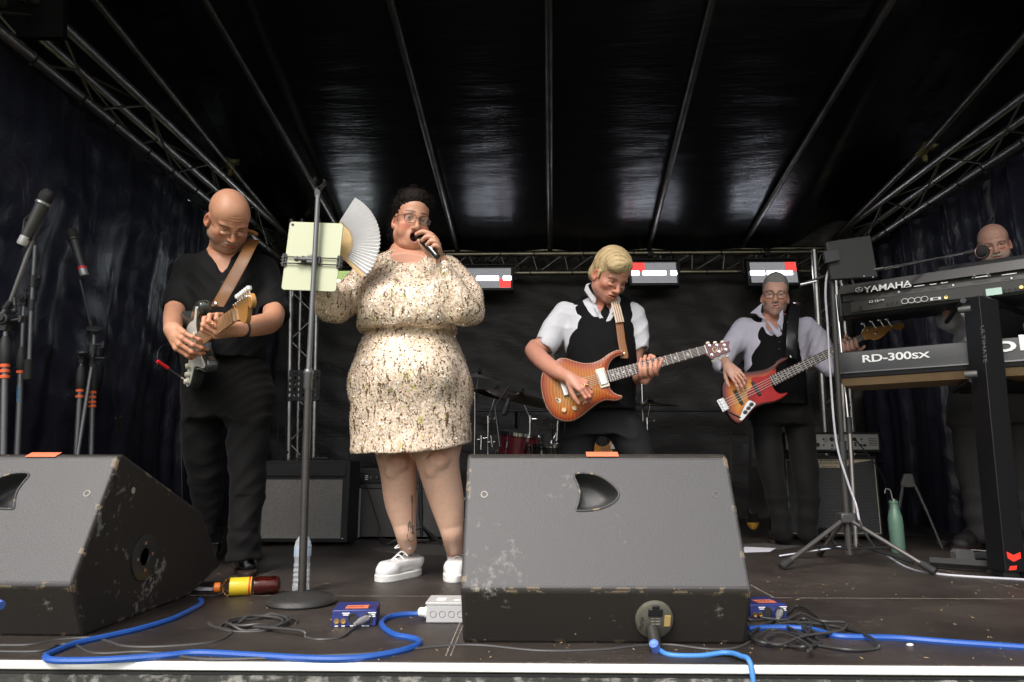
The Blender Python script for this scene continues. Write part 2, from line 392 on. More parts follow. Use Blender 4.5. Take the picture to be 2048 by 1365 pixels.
tag(mesh_obj('back_curtain', V, F, M_back, smooth=180), 'dark grey creased tarpaulin hanging at the back of the stage behind the drums', 'curtain', 'tarpaulins around the stage')
def lace(mb, a0, a1, b0, b1, n, r=.0085, ph=0):
 for i in range(n):
  t0, t1 = i / n, (i + 1) / n
  A = lambda t: a0 + (a1 - a0) * t
  B = lambda t: b0 + (b1 - b0) * t
  if (i + ph) % 2 == 0: mb.tube(A(t0), B(t1), r, n=8, cap=False)
  else: mb.tube(B(t0), A(t1), r, n=8, cap=False)
def truss(lab, ends, r, n, ties=0, mt=None, cross=False, tieset=(0,)):
 """ends: list of (p0,p1) chord ends"""
 mt = mt or M_alu
 t = thing('truss', lab, 'truss', ends[0][0], group='aluminium trusses around the stage')
 for i, (a, b) in enumerate(ends):
  m = MB(); m.tube(a, b, r, n=18); m.obj('chord', mt, t)
 m = MB(); N = len(ends)
 for i in range(N):
  for ph in ((0, 1) if cross and i == 1 else () if cross and i == 0 else (i,)):
   lace(m, ends[i][0], ends[i][1], ends[(i + 1) % N][0], ends[(i + 1) % N][1], n, ph=ph, r=.0065 if cross else .007)
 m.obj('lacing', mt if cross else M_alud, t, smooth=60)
 if ties:
  for q in tieset:
   a, b = ends[q]; d = (b - a).normalized()
   for k in range(ties):
    m = MB(); c = a + (b - a) * ((k + .3 + .3 * rnd.random()) / ties); x, y, _ = frame_of(d)
    m.tube(c - d * .006, c + d * .006, r + .004, n=16)
    m.box(c - Vector((0, 0, r + .012)), (.012, .01, .022)); m.obj('cable_tie', M_tie, t)
 return t
V3 = lambda *a: Vector(a)
truss('triangular aluminium truss sloping along the left curtain above the bald guitarist', [(V3(-2.34, .9, 2.37), V3(-2.30, BK, 2.37)), (V3(-2.30, .9, 2.62), V3(-2.27, BK, 2.62)), (V3(-2.46, .9, 2.60), V3(-2.42, BK, 2.60))], .025, 13, 17)
truss('triangular aluminium truss along the right curtain above the keyboard player', [(V3(2.95, .9, 2.37), V3(2.95, BK, 2.37)), (V3(2.93, .9, 2.62), V3(2.93, BK, 2.62)), (V3(3.09, .9, 2.60), V3(3.09, BK, 2.60))], .025, 13, 17)
zl = P(1300, 545, BK).z; zu = P(1300, 508, BK).z; zu2 = P(1300, 496, BK + .1).z
truss('horizontal aluminium truss across the back holding the light panels', [(V3(-2.2, BK, zl), V3(P(1632, 540, BK).x, BK, zl)), (V3(-2.2, BK - .02, zu), V3(2.9, BK - .02, zu)), (V3(-2.2, BK + .16, zu2), V3(2.9, BK + .16, zu2))], .024, 34, 12, tieset=(0, 1), mt=mat('aluminium_warm', (.36, .32, .25), .36, 1, bump=(60, .12), var=(8, .7, (.16, .14, .10))))
def tower(lab, pxs, y0, y1, Y, back):
 ends = []
 for (xa, xb), dy in zip(pxs, back):
  a = P(xa, y0, Y + dy); b = P(xb, y1, Y + dy)
  d = (b - a) * (1 / (b.z - a.z)); base = a - d * a.z
  ends.append((Vector((base.x, base.y, 0)), b))
 return truss(lab, ends, .025, 12, 0, cross=True)
tower('upright aluminium truss tower behind the black music stand', [(577, 583), (594, 604), (627, 636)], 905, 440, 5.9, (0, .25, .02))
tower('upright aluminium truss tower behind the bassist and tripod stand', [(1650, 1628), (1690, 1668), (1705, 1678)], 860, 500, 5.7, (0, .05, .25))
def rail(lab, segs, r=.011):
 m = MB()
 for a, b in segs: m.tube(a, b, r, n=10)
 return tag(m.obj('guard_rail', M_blk), lab, 'rail', 'black guard rails round the stage')
YR = 6.1
rail('black guard rail across the back of the stage behind the drum kit', [(P(945, 822, YR), P(1500, 822, YR)), (P(1032, 822, YR), G(1032, 1010)), (P(1037, 826, YR), P(1037, 935, YR)), (P(1500, 822, YR), P(1500, 1000, YR)), (P(1640, 926, YR), P(1900, 922, YR))])
a, b = P(0, 690, 3.4), P(355, 775, 5.6); c = Vector((b.x, b.y, 0))
rail('black guard rail with two posts at the left edge near the microphone stands', [(a, b), (b, c), (P(345, 778, 5.55), Vector((b.x - .07, 5.55, 0))), (P(345, 950, 5.55), P(360, 946, 5.6))], .009)
class SDF:
 def __init__(s, lo, hi, h):
  s.lo = np.array(lo, dtype=np.float32); s.h = h
  n = np.ceil((np.array(hi) - np.array(lo)) / h).astype(int) + 1; s.n = n
  s.ax = [s.lo[i] + h * np.arange(n[i], dtype=np.float32) for i in range(3)]
  s.F = np.full(tuple(n), 1.0, dtype=np.float32)
 def sub(s, lo, hi):
  i0 = np.clip(np.floor((np.array(lo) - s.lo) / s.h).astype(int), 0, s.n); i1 = np.clip(np.ceil((np.array(hi) - s.lo) / s.h).astype(int) + 1, 0, s.n)
  if (i1 <= i0).any(): return None
  sl = tuple(slice(a, b) for a, b in zip(i0, i1))
  return sl, s.ax[0][sl[0]][:, None, None], s.ax[1][sl[1]][None, :, None], s.ax[2][sl[2]][None, None, :]
 def put(s, lo, hi, fn, k, op):
  pad = (k + 3 * s.h)
  q = s.sub(np.array(lo) - pad, np.array(hi) + pad)
  if q is None: return s
  sl, x, y, z = q; d = fn(x, y, z).astype(np.float32); f = s.F[sl]
  if op == '+':
   if k > 0:
    hh = np.clip(k - np.abs(f - d), 0, None) / k; s.F[sl] = np.minimum(f, d) - hh * hh * k * .25
   else: s.F[sl] = np.minimum(f, d)
  elif op == '-':
   d = -d
   if k > 0:
    hh = np.clip(k - np.abs(f - d), 0, None) / k; s.F[sl] = np.maximum(f, d) + hh * hh * k * .25
   else: s.F[sl] = np.maximum(f, d)
  return s
 def cone(s, a, b, ra, rb=None, k=.01, op='+', fl=None):
  """round cone; fl=(axis vector, factor) flattens it along the axis"""
  rb = ra if rb is None else rb
  a = np.array(a, dtype=np.float32); b = np.array(b, dtype=np.float32); r = max(ra, rb)
  def fn(x, y, z):
   ba = b - a; L = float(ba @ ba) + 1e-12
   X, Y, Z = x - a[0], y - a[1], z - a[2]
   t = np.clip((X * ba[0] + Y * ba[1] + Z * ba[2]) / L, 0, 1)
   dx, dy, dz = X - t * ba[0], Y - t * ba[1], Z - t * ba[2]
   if fl is not None:
    n, f = fl; n = np.array(Vector(n).normalized(), dtype=np.float32); q = dx * n[0] + dy * n[1] + dz * n[2]
    g = (1 / f - 1); dx = dx + n[0] * q * g; dy = dy + n[1] * q * g; dz = dz + n[2] * q * g
   return np.sqrt(dx * dx + dy * dy + dz * dz) - (ra + (rb - ra) * t)
  return s.put(np.minimum(a, b) - r, np.maximum(a, b) + r, fn, k, op)
 def chain(s, pts, rs, k=.01, op='+', n=1, fl=None):
  pts = [Vector(p) for p in pts]
  if n > 1:
   P2 = catmull(pts, n); N = len(pts); R2 = []
   for i in range(N - 1):
    for j in range(n):
     t = j / n; r0, r1, r2, r3 = rs[max(i - 1, 0)], rs[i], rs[i + 1], rs[min(i + 2, N - 1)]
     R2.append(.5 * (2 * r1 + (r2 - r0) * t + (2 * r0 - 5 * r1 + 4 * r2 - r3) * t * t + (3 * r1 - r0 - 3 * r2 + r3) * t ** 3))
   R2.append(rs[-1]); pts, rs = P2, R2
  A = np.array([list(p) for p in pts], dtype=np.float32); Rr = np.array(rs, dtype=np.float32); m = float(Rr.max())
  def fn(x, y, z):
   best = None
   for i in range(len(A) - 1):
    a, b = A[i], A[i + 1]; ba = b - a; L = float(ba @ ba) + 1e-12; X, Y, Z = x - a[0], y - a[1], z - a[2]
    t = np.clip((X * ba[0] + Y * ba[1] + Z * ba[2]) / L, 0, 1)
    d = np.sqrt((X - t * ba[0]) ** 2 + (Y - t * ba[1]) ** 2 + (Z - t * ba[2]) ** 2) - (Rr[i] + (Rr[i + 1] - Rr[i]) * t)
    best = d if best is None else np.minimum(best, d)
   return best
  return s.put(A.min(0) - m, A.max(0) + m, fn, k, op)
 def ell(s, c, r, k=.01, op='+', rot=None):
  c = np.array(c, dtype=np.float32); r = np.array(r if hasattr(r, '__len__') else (r, r, r), dtype=np.float32); m = float(r.max())
  Q = None if rot is None else np.array(Euler([R(q) for q in rot]).to_matrix().inverted(), dtype=np.float32)
  def fn(x, y, z):
   X, Y, Z = x - c[0], y - c[1], z - c[2]
   if Q is not None: X, Y, Z = (Q[i, 0] * X + Q[i, 1] * Y + Q[i, 2] * Z for i in range(3))
   k0 = np.sqrt((X / r[0]) ** 2 + (Y / r[1]) ** 2 + (Z / r[2]) ** 2) + 1e-6
   k1 = np.sqrt((X / r[0] ** 2) ** 2 + (Y / r[1] ** 2) ** 2 + (Z / r[2] ** 2) ** 2) + 1e-6
   return k0 * (k0 - 1) / k1
  return s.put(c - m, c + m, fn, k, op)
 def loft(s, secs, k=.02, op='+', e=2.3, top=None, bot=None):
  """sections (z, cx, cy, rx, ry[, rot]) from low to high z; superellipse"""
  A = np.array([list(q) + [0] * (6 - len(q)) for q in secs], dtype=np.float32)
  A = A[np.argsort(A[:, 0])]
  zz = A[:, 0]
  def interp(z):
   z = np.clip(z, zz[0], zz[-1]); i = np.clip(np.searchsorted(zz, z, side='right') - 1, 0, len(zz) - 2)
   t = ((z - zz[i]) / (zz[i + 1] - zz[i]))[..., None]
   p0, p1, p2, p3 = A[np.clip(i - 1, 0, None)], A[i], A[i + 1], A[np.clip(i + 2, None, len(zz) - 1)]
   return .5 * ((2 * p1) + (p2 - p0) * t + (2 * p0 - 5 * p1 + 4 * p2 - p3) * t * t + (3 * p1 - p0 - 3 * p2 + p3) * t ** 3)
  def fn(x, y, z):
   S_ = interp(z[0, 0, :]); g = lambda j: S_[:, j][None, None, :]
   X, Y = x - g(1), y - g(2); c, sn = np.cos(g(5)), np.sin(g(5)); X, Y = X * c + Y * sn, -X * sn + Y * c
   rx, ry = g(3), g(4)
   q = (np.abs(X / rx) ** e + np.abs(Y / ry) ** e) ** (1 / e)
   d = (q - 1) * np.minimum(rx, ry)
   d = np.maximum(d, np.maximum(zz[0] - z, z - zz[-1]))
   return d
  m = float(max(A[:, 3].max(), A[:, 4].max()))
  lo = (A[:, 1].min() - m, A[:, 2].min() - m, zz[0]); hi = (A[:, 1].max() + m, A[:, 2].max() + m, zz[-1])
  return s.put(lo, hi, fn, k, op)
 def plane(s, p, n, op='-', k=.003):
  """cut away the side the normal points to"""
  n = Vector(n).normalized(); c = Vector(p).dot(n)
  fn = lambda x, y, z: -(x * n.x + y * n.y + z * n.z - c)
  return s.put(s.lo, s.lo + s.h * s.n, fn, k, op)
 def warp(s, fn):
  """F += fn(x,y,z): folds and wrinkles"""
  x, y, z = s.ax[0][:, None, None], s.ax[1][None, :, None], s.ax[2][None, None, :]
  s.F += fn(x, y, z).astype(np.float32); return s
 def mesh(s):
  F = s.F; h = s.h; F[0] = F[-1] = 1; F[:, 0] = F[:, -1] = 1; F[:, :, 0] = F[:, :, -1] = 1
  sg = F < 0
  c = sg[:-1, :-1, :-1].astype(np.int8)
  for dx in (0, 1):
   for dy in (0, 1):
    for dz in (0, 1):
     if dx or dy or dz: c = c + sg[dx:sg.shape[0] - 1 + dx, dy:sg.shape[1] - 1 + dy, dz:sg.shape[2] - 1 + dz]
  act = (c > 0) & (c < 8); idx = np.argwhere(act)
  if not len(idx): return np.zeros((0, 3)), np.zeros((0, 4), int)
  num = np.full(act.shape, -1, dtype=np.int64); num[act] = np.arange(len(idx))
  acc = np.zeros((len(idx), 3)); cnt = np.zeros(len(idx))
  i, j, k = idx.T
  for ax in range(3):
   for a in (0, 1):
    for b in (0, 1):
     o = [0, 0, 0]; u, v = [q for q in range(3) if q != ax]; o[u] = a; o[v] = b; e = list(o); e[ax] = 1
     f0 = F[i + o[0], j + o[1], k + o[2]]; f1 = F[i + e[0], j + e[1], k + e[2]]
     m = (f0 < 0) != (f1 < 0); t = f0 / (f0 - f1 + 1e-20); pt = np.tile(np.array(o, dtype=float), (len(idx), 1)); pt[:, ax] = t
     acc[m] += pt[m]; cnt[m] += 1
  V = (idx + acc / cnt[:, None]) * h + s.lo
  Fs = []
  for ax in range(3):
   u, v = [(1, 2), (2, 0), (0, 1)][ax]
   sl0 = [slice(None)] * 3; sl1 = [slice(None)] * 3; sl0[ax] = slice(0, -1); sl1[ax] = slice(1, None)
   ch = sg[tuple(sl0)] != sg[tuple(sl1)]; E = np.argwhere(ch)
   E = E[(E[:, u] > 0) & (E[:, v] > 0) & (E[:, u] < F.shape[u] - 1) & (E[:, v] < F.shape[v] - 1)]
   q = []
   for (a, b) in ((1, 1), (0, 1), (0, 0), (1, 0)):
    w_ = E.copy(); w_[:, u] -= a; w_[:, v] -= b; q.append(num[w_[:, 0], w_[:, 1], w_[:, 2]])
   Q = np.stack(q, 1); inside = sg[E[:, 0], E[:, 1], E[:, 2]]
   Q[~inside] = Q[~inside][:, ::-1]; Q = Q[(Q >= 0).all(1)]; Fs.append(Q)
  return V, np.concatenate(Fs)
def smooth_mesh(V, F, it=1, lam=.5):
 a = F.ravel(); b = np.roll(F, -1, 1).ravel(); n = len(V)
 for _ in range(it):
  s = np.zeros_like(V); c = np.zeros(n)
  for q in range(3): s[:, q] = np.bincount(a, V[b, q], n) + np.bincount(b, V[a, q], n)
  c = np.bincount(a, minlength=n) + np.bincount(b, minlength=n)
  V = V * (1 - lam) + lam * s / np.maximum(c, 1)[:, None]
 return V
def xf(M, V):
 A = np.array(M); return V @ A[:3, :3].T + A[:3, 3]
def join_meshes(parts):
 V, F, C, o = [], [], [], 0
 for v, f, c in parts:
  V.append(v); F.append(f + o); C.append(c); o += len(v)
 return np.concatenate(V), np.concatenate(F), np.concatenate(C)
def paint(C, V, c, r, col, a=1.0, hard=1.0):
 """blend a colour into points near c (ellipsoid r) - for lips, brows, beard, flush, and shade painted in nostrils and mouth"""
 d = (((V - np.array(c)) / np.array(r)) ** 2).sum(1) ** .5
 w_ = np.clip((1 - d) * hard * 2, 0, 1)[:, None] * a
 C += (np.array(col) - C) * w_
def head_frame(eye_mid, look, up=(0, 0, 1), sc=1.0):
 """head space: +y forward, +z up, origin between the eyes at skull centre"""
 y = Vector(look).normalized(); z = (Vector(up) - y * Vector(up).dot(y)).normalized(); x = y.cross(z)
 M = Matrix((x, y, z)).transposed().to_4x4()
 return Matrix.Translation(Vector(eye_mid)) @ M @ Matrix.Scale(sc, 4)
EYES = {}
def make_head(M, neck_to, skin, wd=1.0, jaw=1.0, fat=0.0, mouth=0.0, neck_r=.06, smile=0.0, h=.0026, bald=True, beard=None, brow=(.12, .07, .04), lids=.45, nose=1.0, lips=None, frown=0, age=0, young=0):
 """returns (V,F,C) in world space. neck_to: world point where the neck meets the chest"""
 c = .01
 sdf = SDF((-.13, -.15, -.24), (.13, .145, .15), h)
 e = lambda p, r, k=.012, op='+', rot=None: sdf.ell([q * c for q in p], [q * c for q in r] if hasattr(r, '__len__') else r * c, k, op, rot)
 e((0, -1.6, 3.6), (7.6 * wd, 9.5, 8.6)); e((0, 2.6, 4.0), (6.7 * wd, 6.0, 6.2), .02)
 e((0, 2.0, -2.5), (6.5 * wd, 6.3, 7.6), .02)
 e((0, 3.2, -7.2), (5.2 * jaw, 4.9, 3.9), .022); e((0, 6.3, -9.5), (2.5 * jaw, 2.1, 2.0), .02)
 for sx in (-1, 1):
  e((sx * 5.1 * jaw, .4, -6.2), (1.9 + fat, 3.0, 2.9), .02)
  e((sx * 4.3 * wd, 5.3, -2.9), (2.3 + fat, 2.2, 1.9), .02)
  if fat: e((sx * 4.0, 5.0, -5.6), (2.4 + fat, 2.4, 2.6), .02)
  e((sx * 2.9, 7.4 - .3 * young, 1.75), (2.6, 1.25, .85), .012 + .008 * young, rot=(0, sx * (6 - frown * 14), sx * -14))
  e((sx * 1.35, 8.0, 1.1), (1.0, 1.0, 1.0), .01)
 if fat: e((0, 3.8, -10.3), (4.6 + fat, 4.0, 2.2), .025)
 e((0, 8.0, 1.4), (1.2, 1.1, 1.6), .012)
 for sx in (-1, 1): e((sx * 3.15, 9.0, -.1), (1.75, 1.9, 1.25), .012, '-')
 for sx in (-1, 1): e((sx * 3.15, 6.75, 0), (1.5, 1.42, 1.36), .003)
 for sx in (-1, 1):
  if lids > 0: e((sx * 3.15, 8.1, -.05 - (.25 if lids < .25 else 0)), (1.25, 1.6, lids), .002, '-')
 sdf.cone((0, .082, .006), (0, .104 * (1 + .02 * nose), -.034), .0066, .0098 * nose, .012)
 sdf.ell((0, .1035, -.036), [.0105 * nose, .0105, .0092], .006)
 for sx in (-1, 1):
  sdf.ell((sx * .0125 * nose, .0935, -.039), [.0078, .0095, .0072], .006)
  sdf.ell((sx * .0062, .0985, -.0465), [.0028, .0042, .003], .002, '-')
 mz = -6.5
 if mouth > .2:
  e((0, 7.6, mz - .6), (3.3, 2.0, 2.4 + mouth), .012)
  e((0, 9.2, mz - .7), (1.95, 3.4, 1.0 + mouth), .006, '-')
 else:
  e((0, 7.5, mz), (3.0, 1.9, 2.2), .015)
  e((0, 9.0, mz + .42), (2.3, .72, .46), .007); e((0, 8.85, mz - .5), (1.9, .8, .55), .007)
  for sx in (-1, 0, 1): e((sx * 1.5, 9.5 - abs(sx) * .6, mz + abs(sx) * smile * .45), (1.35, 1.1, .13), .003, '-', rot=(0, -sx * smile * 18, 0))
 if smile or age:
  for sx in (-1, 1): sdf.cone((sx * .021, .0935, -.040), (sx * .036, .079, -.066), .0022, .0028, .006, '-')
 if frown:
  for sx in (-1, 1): sdf.cone((sx * .004, .0915, .014), (sx * .006, .089, .030), .0015, .001, .004, '-')
 if age:
  for zz in (.040, .052, .064): sdf.cone((-.035, .083, zz), (.035, .083, zz + .002), .0012, .0012, .005, '-')
  for sx in (-1, 1): e((sx * 3.1, 8.0, -1.75), (1.5, .8, .5), .008)
 for sx in (-1, 1):
  e((sx * 7.55 * wd, -1.0, -1.2), (1.05, 2.0, 3.2), .006, rot=(-12, sx * -8, sx * 22))
  e((sx * 8.5 * wd, -.5, -1.0), (.9, 1.1, 2.0), .004, '-', rot=(-12, 0, sx * 22))
  e((sx * 7.9 * wd, -.2, -3.6), (.7, .9, .9), .004)
 Mi = M.inverted(); nb = Mi @ Vector(neck_to)
 sc = M.to_scale()[0]
 sdf.cone((0, -.022, -.045), (nb.x * .55, nb.y * .55 - .01, nb.z * .55 - .02), neck_r / sc, neck_r / sc, .02)
 V, F = sdf.mesh(); V = smooth_mesh(V, F, 1, .4)
 C = np.tile(np.array(skin, dtype=float), (len(V), 1))
 red = np.array(skin) * np.array((1.05, .66, .60))
 n = vnoise(V * 55, 3) * .5 + vnoise(V * 130, 5) * .3
 C *= (1 + .06 * n)[:, None]
 for sx in (-1, 1):
  paint(C, V, (sx * .045, .065, -.035), (.035, .03, .03), red, .5 + .25 * young); paint(C, V, (sx * .079 * wd, -.01, -.01), (.022, .03, .04), red, .55)
  for q in (-.014, -.007, 0, .007, .014): paint(C, V, (sx * (.0315 + q), .078, .018 + .007 * young + .0022 * (1 - abs(q - .003) / .014) - frown * .012 * (-q) * 20 * .02), (.010, .03, .0034 + .0010 * young), brow, .85, 2.2)
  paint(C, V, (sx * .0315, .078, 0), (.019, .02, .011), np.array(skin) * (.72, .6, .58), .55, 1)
  paint(C, V, (sx * .0062, .1, -.047), (.0045, .008, .004), np.array(skin) * .18, .9, 2)  # shade inside the nostrils, painted into the skin colour
  paint(C, V, (sx * .0315, .083, .0045 + lids * .002), (.015, .016, .0022), (.03, .02, .018), .55, 2)
 paint(C, V, (0, .1, -.033), (.018, .02, .018), red, .45)
 lp = lips or np.array(skin) * (.86, .50, .47)
 if mouth > .2:
  paint(C, V, (0, .09, -.072), (.029, .03, .019 + .01 * mouth), lp, .75, 2)
  inm = (np.abs(V[:, 0]) < .017) & (V[:, 1] < .079) & (V[:, 1] > .04) & (np.abs(V[:, 2] + .072) < .012 + .008 * mouth)
  C[inm] = (.05, .012, .012)  # dark of the open mouth, painted as colour
  paint(C, V, (0, .070, -.072), (.018, .022, .008 + .009 * mouth), (.03, .008, .008), 1, 3)
 else:
  paint(C, V, (0, .092, -.061), (.025, .02, .0065), lp, .7, 2); paint(C, V, (0, .09, -.070), (.021, .02, .007), lp, .7, 2)
  for sx in (-.013, 0, .013): paint(C, V, (sx, .088, -.065 + abs(sx) * smile * .35), (.012, .02, .0016), (.09, .03, .025), .8, 2)
 if beard:
  bc, ba, clean = beard
  m = (V[:, 1] > -.02) & (V[:, 2] < -.038) & (V[:, 2] > -.125)
  edge = np.clip((-.030 - V[:, 2] - np.clip(.055 - np.abs(V[:, 0]), 0, 1) * .35) * 60, 0, 1) * np.clip((V[:, 1] + .015) * 60, 0, 1) * np.clip((V[:, 2] + .128) * 70, 0, 1)
  hole = ((V[:, 0] / .027) ** 2 + ((V[:, 2] + .065) / .009) ** 2 < 1) & (V[:, 1] > .07)
  edge[hole] = 0
  g = .75 + .35 * vnoise(V * 700, 2)
  C += (np.array(bc) - C) * (edge * ba * g)[:, None]
  if clean:
   mu = np.clip(1 - np.abs(V[:, 0]) / .036, 0, 1) * np.clip(1 - np.abs(V[:, 2] + .054) / .010, 0, 1) * (V[:, 1] > .07)
   C += (np.array(bc) - C) * np.clip(mu * 2.4 * ba, 0, 1)[:, None]
 return xf(M, V), F, np.clip(C, 0, 1)
def eyes(M, parent, iris=(.12, .08, .04), look=(0, 1, 0)):
 for sx in (-1, 1):
  m = MB()
  c = Vector((sx * .0315, .0675, 0)); n, k = 16, 12; dr = Vector(look).normalized(); x, y, z = frame_of(dr)
  vs, fs = [], []
  for i in range(k + 1):
   t = math.pi * i / k * .6
   for q in range(n): vs.append(M @ (c + (x * math.sin(t) * math.cos(2 * math.pi * q / n) + y * math.sin(t) * math.sin(2 * math.pi * q / n) + z * math.cos(t)) * .0131))
  mi = []
  for i in range(k):
   for q in range(n): fs.append((i * n + q, (i + 1) * n + q, (i + 1) * n + (q + 1) % n, i * n + (q + 1) % n)); mi.append(2 if i < 1 else 1 if i < 4 else 0)
  mesh_obj('eye', vs, fs, [mat('eye_white', (.62, .58, .54), .15), mat('iris_%d' % int(iris[0] * 999), iris, .1), mat('pupil', (.004, .004, .004), .05)], parent, midx=mi, smooth=180)
def hand_pieces(sdf, W, k=.004, curl=(.5, .5, .5, .5), spread=.12, thumb=(.6, .3, .3), s=1.0, side=1, splay=None):
 """W: 4x4 wrist frame. curl: per finger (index..little) bend in radians per joint (or tuple of three)"""
 def T(p): return W @ (Vector((p[0] * side, p[1], p[2])) * s)
 for (x, y, r) in ((.030, .080, .0115), (.010, .084, .012), (-.012, .080, .0115), (-.031, .072, .0105)):
  sdf.cone(T((x * .55, .012, 0)), T((x, y, .001)), .0165 * s, r * s, .010, fl=None)
 sdf.cone(T((.0, -.01, 0)), T((0, .02, 0)), .024 * s, .026 * s, .012)
 sdf.ell(T((.006, .045, -.006)), [.030 * s] * 3 if 0 else [.026 * s, .026 * s, .022 * s], .015)
 L = ((.044, .027, .022), (.048, .031, .023), (.045, .029, .023), (.036, .022, .020)); X = (.030, .010, -.012, -.031); Y = (.082, .087, .082, .073); RR = (.0086, .0088, .0084, .0074)
 for i in range(4):
  cu = curl[i]; cu = cu if hasattr(cu, '__len__') else (cu, cu * 1.1, cu * .8)
  a = 0; sp = (splay[i] if splay else (1.5 - i) * spread * .6); p = Vector((X[i], Y[i], .0)); pts = [p.copy()]
  for L_, c_ in zip(L[i], cu):
   a += c_; p = p + Vector((math.sin(sp) * math.cos(a), math.cos(a) * math.cos(sp), -math.sin(a))) * L_; pts.append(p.copy())
  r = RR[i] * s
  sdf.chain([T((X[i] * .8, Y[i] - .03, 0))] + [T(q) for q in pts], [r * 1.15, r * 1.1, r * .98, r * .92, r * .80], k=.005)
  for q in pts[:3]: sdf.ell(T(q + Vector((0, 0, .001))), [r * 1.07] * 3, .004)
 t0, t1, t2 = thumb
 p = Vector((.026, .018, -.008)); pts = [p]
 d1 = Vector((math.sin(t0), math.cos(t0) * .8, -.35 - t1)).normalized(); p = p + d1 * .040; pts.append(p)
 d2 = (d1 + Vector((-.15, .35, -.3 * t2))).normalized(); p = p + d2 * .033; pts.append(p)
 d3 = (d2 + Vector((-.2 * t2 - .1, .3, -.4 * t2))).normalized(); p = p + d3 * .026; pts.append(p)
 sdf.chain([T((.006, .010, 0))] + [T(q) for q in pts], [.018 * s, .0155 * s, .0122 * s, .0108 * s, .0088 * s], k=.007)
def wrist_frame(wrist, fingers, back):
 """fingers: direction the fingers point; back: direction the back of the hand faces"""
 y = Vector(fingers).normalized(); z = (Vector(back) - y * Vector(back).dot(y)).normalized(); x = y.cross(z)
 return Matrix.Translation(Vector(wrist)) @ Matrix((x, y, z)).transposed().to_4x4()
def skin_cols(V, skin, seed=1, red=.0):
 C = np.tile(np.array(skin, dtype=float), (len(V), 1)); n = vnoise(V * 45, seed) * .5 + vnoise(V * 150, seed + 2) * .4
 C *= (1 + .07 * n)[:, None]; C[:, 1] *= 1 - .04 * n - red; C[:, 2] *= 1 - .05 * n - red
 return C
def arm_mesh(pts, rs, W=None, skin=(.5, .3, .2), h=.0024, hs=1.0, side=1, seed=1, knuckle=True, **hk):
 """bare arm along points (last point = wrist) with a hand on frame W"""
 A = np.array([list(p) for p in pts] + ([list(W @ (Vector((0, .12, 0)) * hs))] if W is not None else []))
 pad = .085
 sdf = SDF(A.min(0) - pad, A.max(0) + pad, h)
 sdf.chain(pts, rs, k=.02, n=3)
 if W is not None: hand_pieces(sdf, W, s=hs, side=side, **hk)
 V, F = sdf.mesh(); V = smooth_mesh(V, F, 1, .4)
 C = skin_cols(V, skin, seed)
 if W is not None:
  L = xf(W.inverted(), V); red = np.array(skin) * (1.02, .72, .66)
  w_ = np.clip((L[:, 1] - .06 * hs) * 18, 0, 1)[:, None] * .35; C += (red - C) * w_
 return V, F, C
def cloth(sdf, name, m, parent, it=1, smooth=180, cols=None):
 V, F = sdf.mesh(); V = smooth_mesh(V, F, it, .5)
 return mesh_obj(name, V, F, m, parent, smooth=smooth, cols=cols(V) if cols else None)
def folds3(x, y, z, amp, f=(30, 30, 14), seed=0.0, sharp=1.0):
 a = np.sin(x * f[0] + 2.1 * np.sin(z * f[2] * .6 + seed) + seed) * np.sin(z * f[2] + 1.7 * np.sin(x * f[0] * .5 + y * f[1] * .4 + seed * 2))
 b = np.sin(z * f[2] * 2.1 + 1.5 * np.sin(x * f[0] * .7 + seed * 3) + y * f[1])
 return amp * (a + .5 * b)
def ridges(x, y, z, amp, seed=0.0):
 """sharp drag folds"""
 u = np.sin(z * 40 + 4.0 * np.sin(x * 9 + seed) + 2.0 * np.sin(y * 11 + x * 5) + seed * 3); v = np.sin(z * 52 - x * 46 + 2.5 * np.sin(z * 9 + seed * 2) + 2 * np.sin(x * 13 + seed))
 m = .5 + .5 * np.sin(x * 15 + seed * 5 + 2 * np.sin(z * 7))
 return amp * ((np.abs(u) ** .55 - .6) * m + .6 * (np.abs(v) ** .6 - .6) * (1 - m))
def skin_mat():
 return mat('skin', (.6, .4, .3), .46, attr='Col', bump=[(260, .25, 'noise', .0012), (900, .15, 'noise', .0006)], spec=.45, sss=.1, var=(75, .22, (.36, .12, .075), .45, .8))
def person_root(V, F, C, label, loc):
 o = mesh_obj('person', V, F, skin_mat(), None, loc=loc, smooth=180, cols=C)
 return tag(o, label, 'person')
def spectacles(M, parent, m, wd=.019, hh=.0155, y=.101, z=-.004, r=.0011, square=1.6, temple=True, rim=True, gap=.033, lens=True):
 fr = MB()
 for sx in (-1, 1):
  pts = []
  for i in range(28):
   t = 2 * math.pi * i / 28; cx, cz = math.cos(t), math.sin(t)
   X = math.copysign(abs(cx) ** (2 / (square + .9)), cx) * wd; Z = math.copysign(abs(cz) ** (2 / (square + .9)), cz) * hh
   pts.append(M @ Vector((sx * gap + X, y - abs(sx * gap + X) ** 2 * 3.2, z + Z)))
  if rim: fr.path(pts, r, n=6, closed=True)
  if lens:
   lm = MB(); cc = sum(pts, Vector()) / len(pts); lm.add(pts + [cc], [(i, (i + 1) % 28, 28) for i in range(28)])
   lm.obj('lens', mat('lens_glass', (1, 1, 1), .02, 0, alpha=.05, spec=.8), parent)
  if temple:
   a = M @ Vector((sx * (gap + wd), y - (gap + wd) ** 2 * 3.2, z + hh * .45)); b = M @ Vector((sx * .074, .055, z + .008)); c_ = M @ Vector((sx * .081, -.012, z + .006)); d = M @ Vector((sx * .079, -.03, z - .008))
   fr.path([a, b, c_, d], r * 1.1, n=6)
 br = [M @ Vector((x, y + .001 - x * x * 3, z + .003 + (.003 - abs(x) * .25))) for x in (-(gap - wd), -.005, .005, gap - wd)]
 fr.path(br, r * 1.1, n=6)
 fr.obj('spectacles', m, parent)
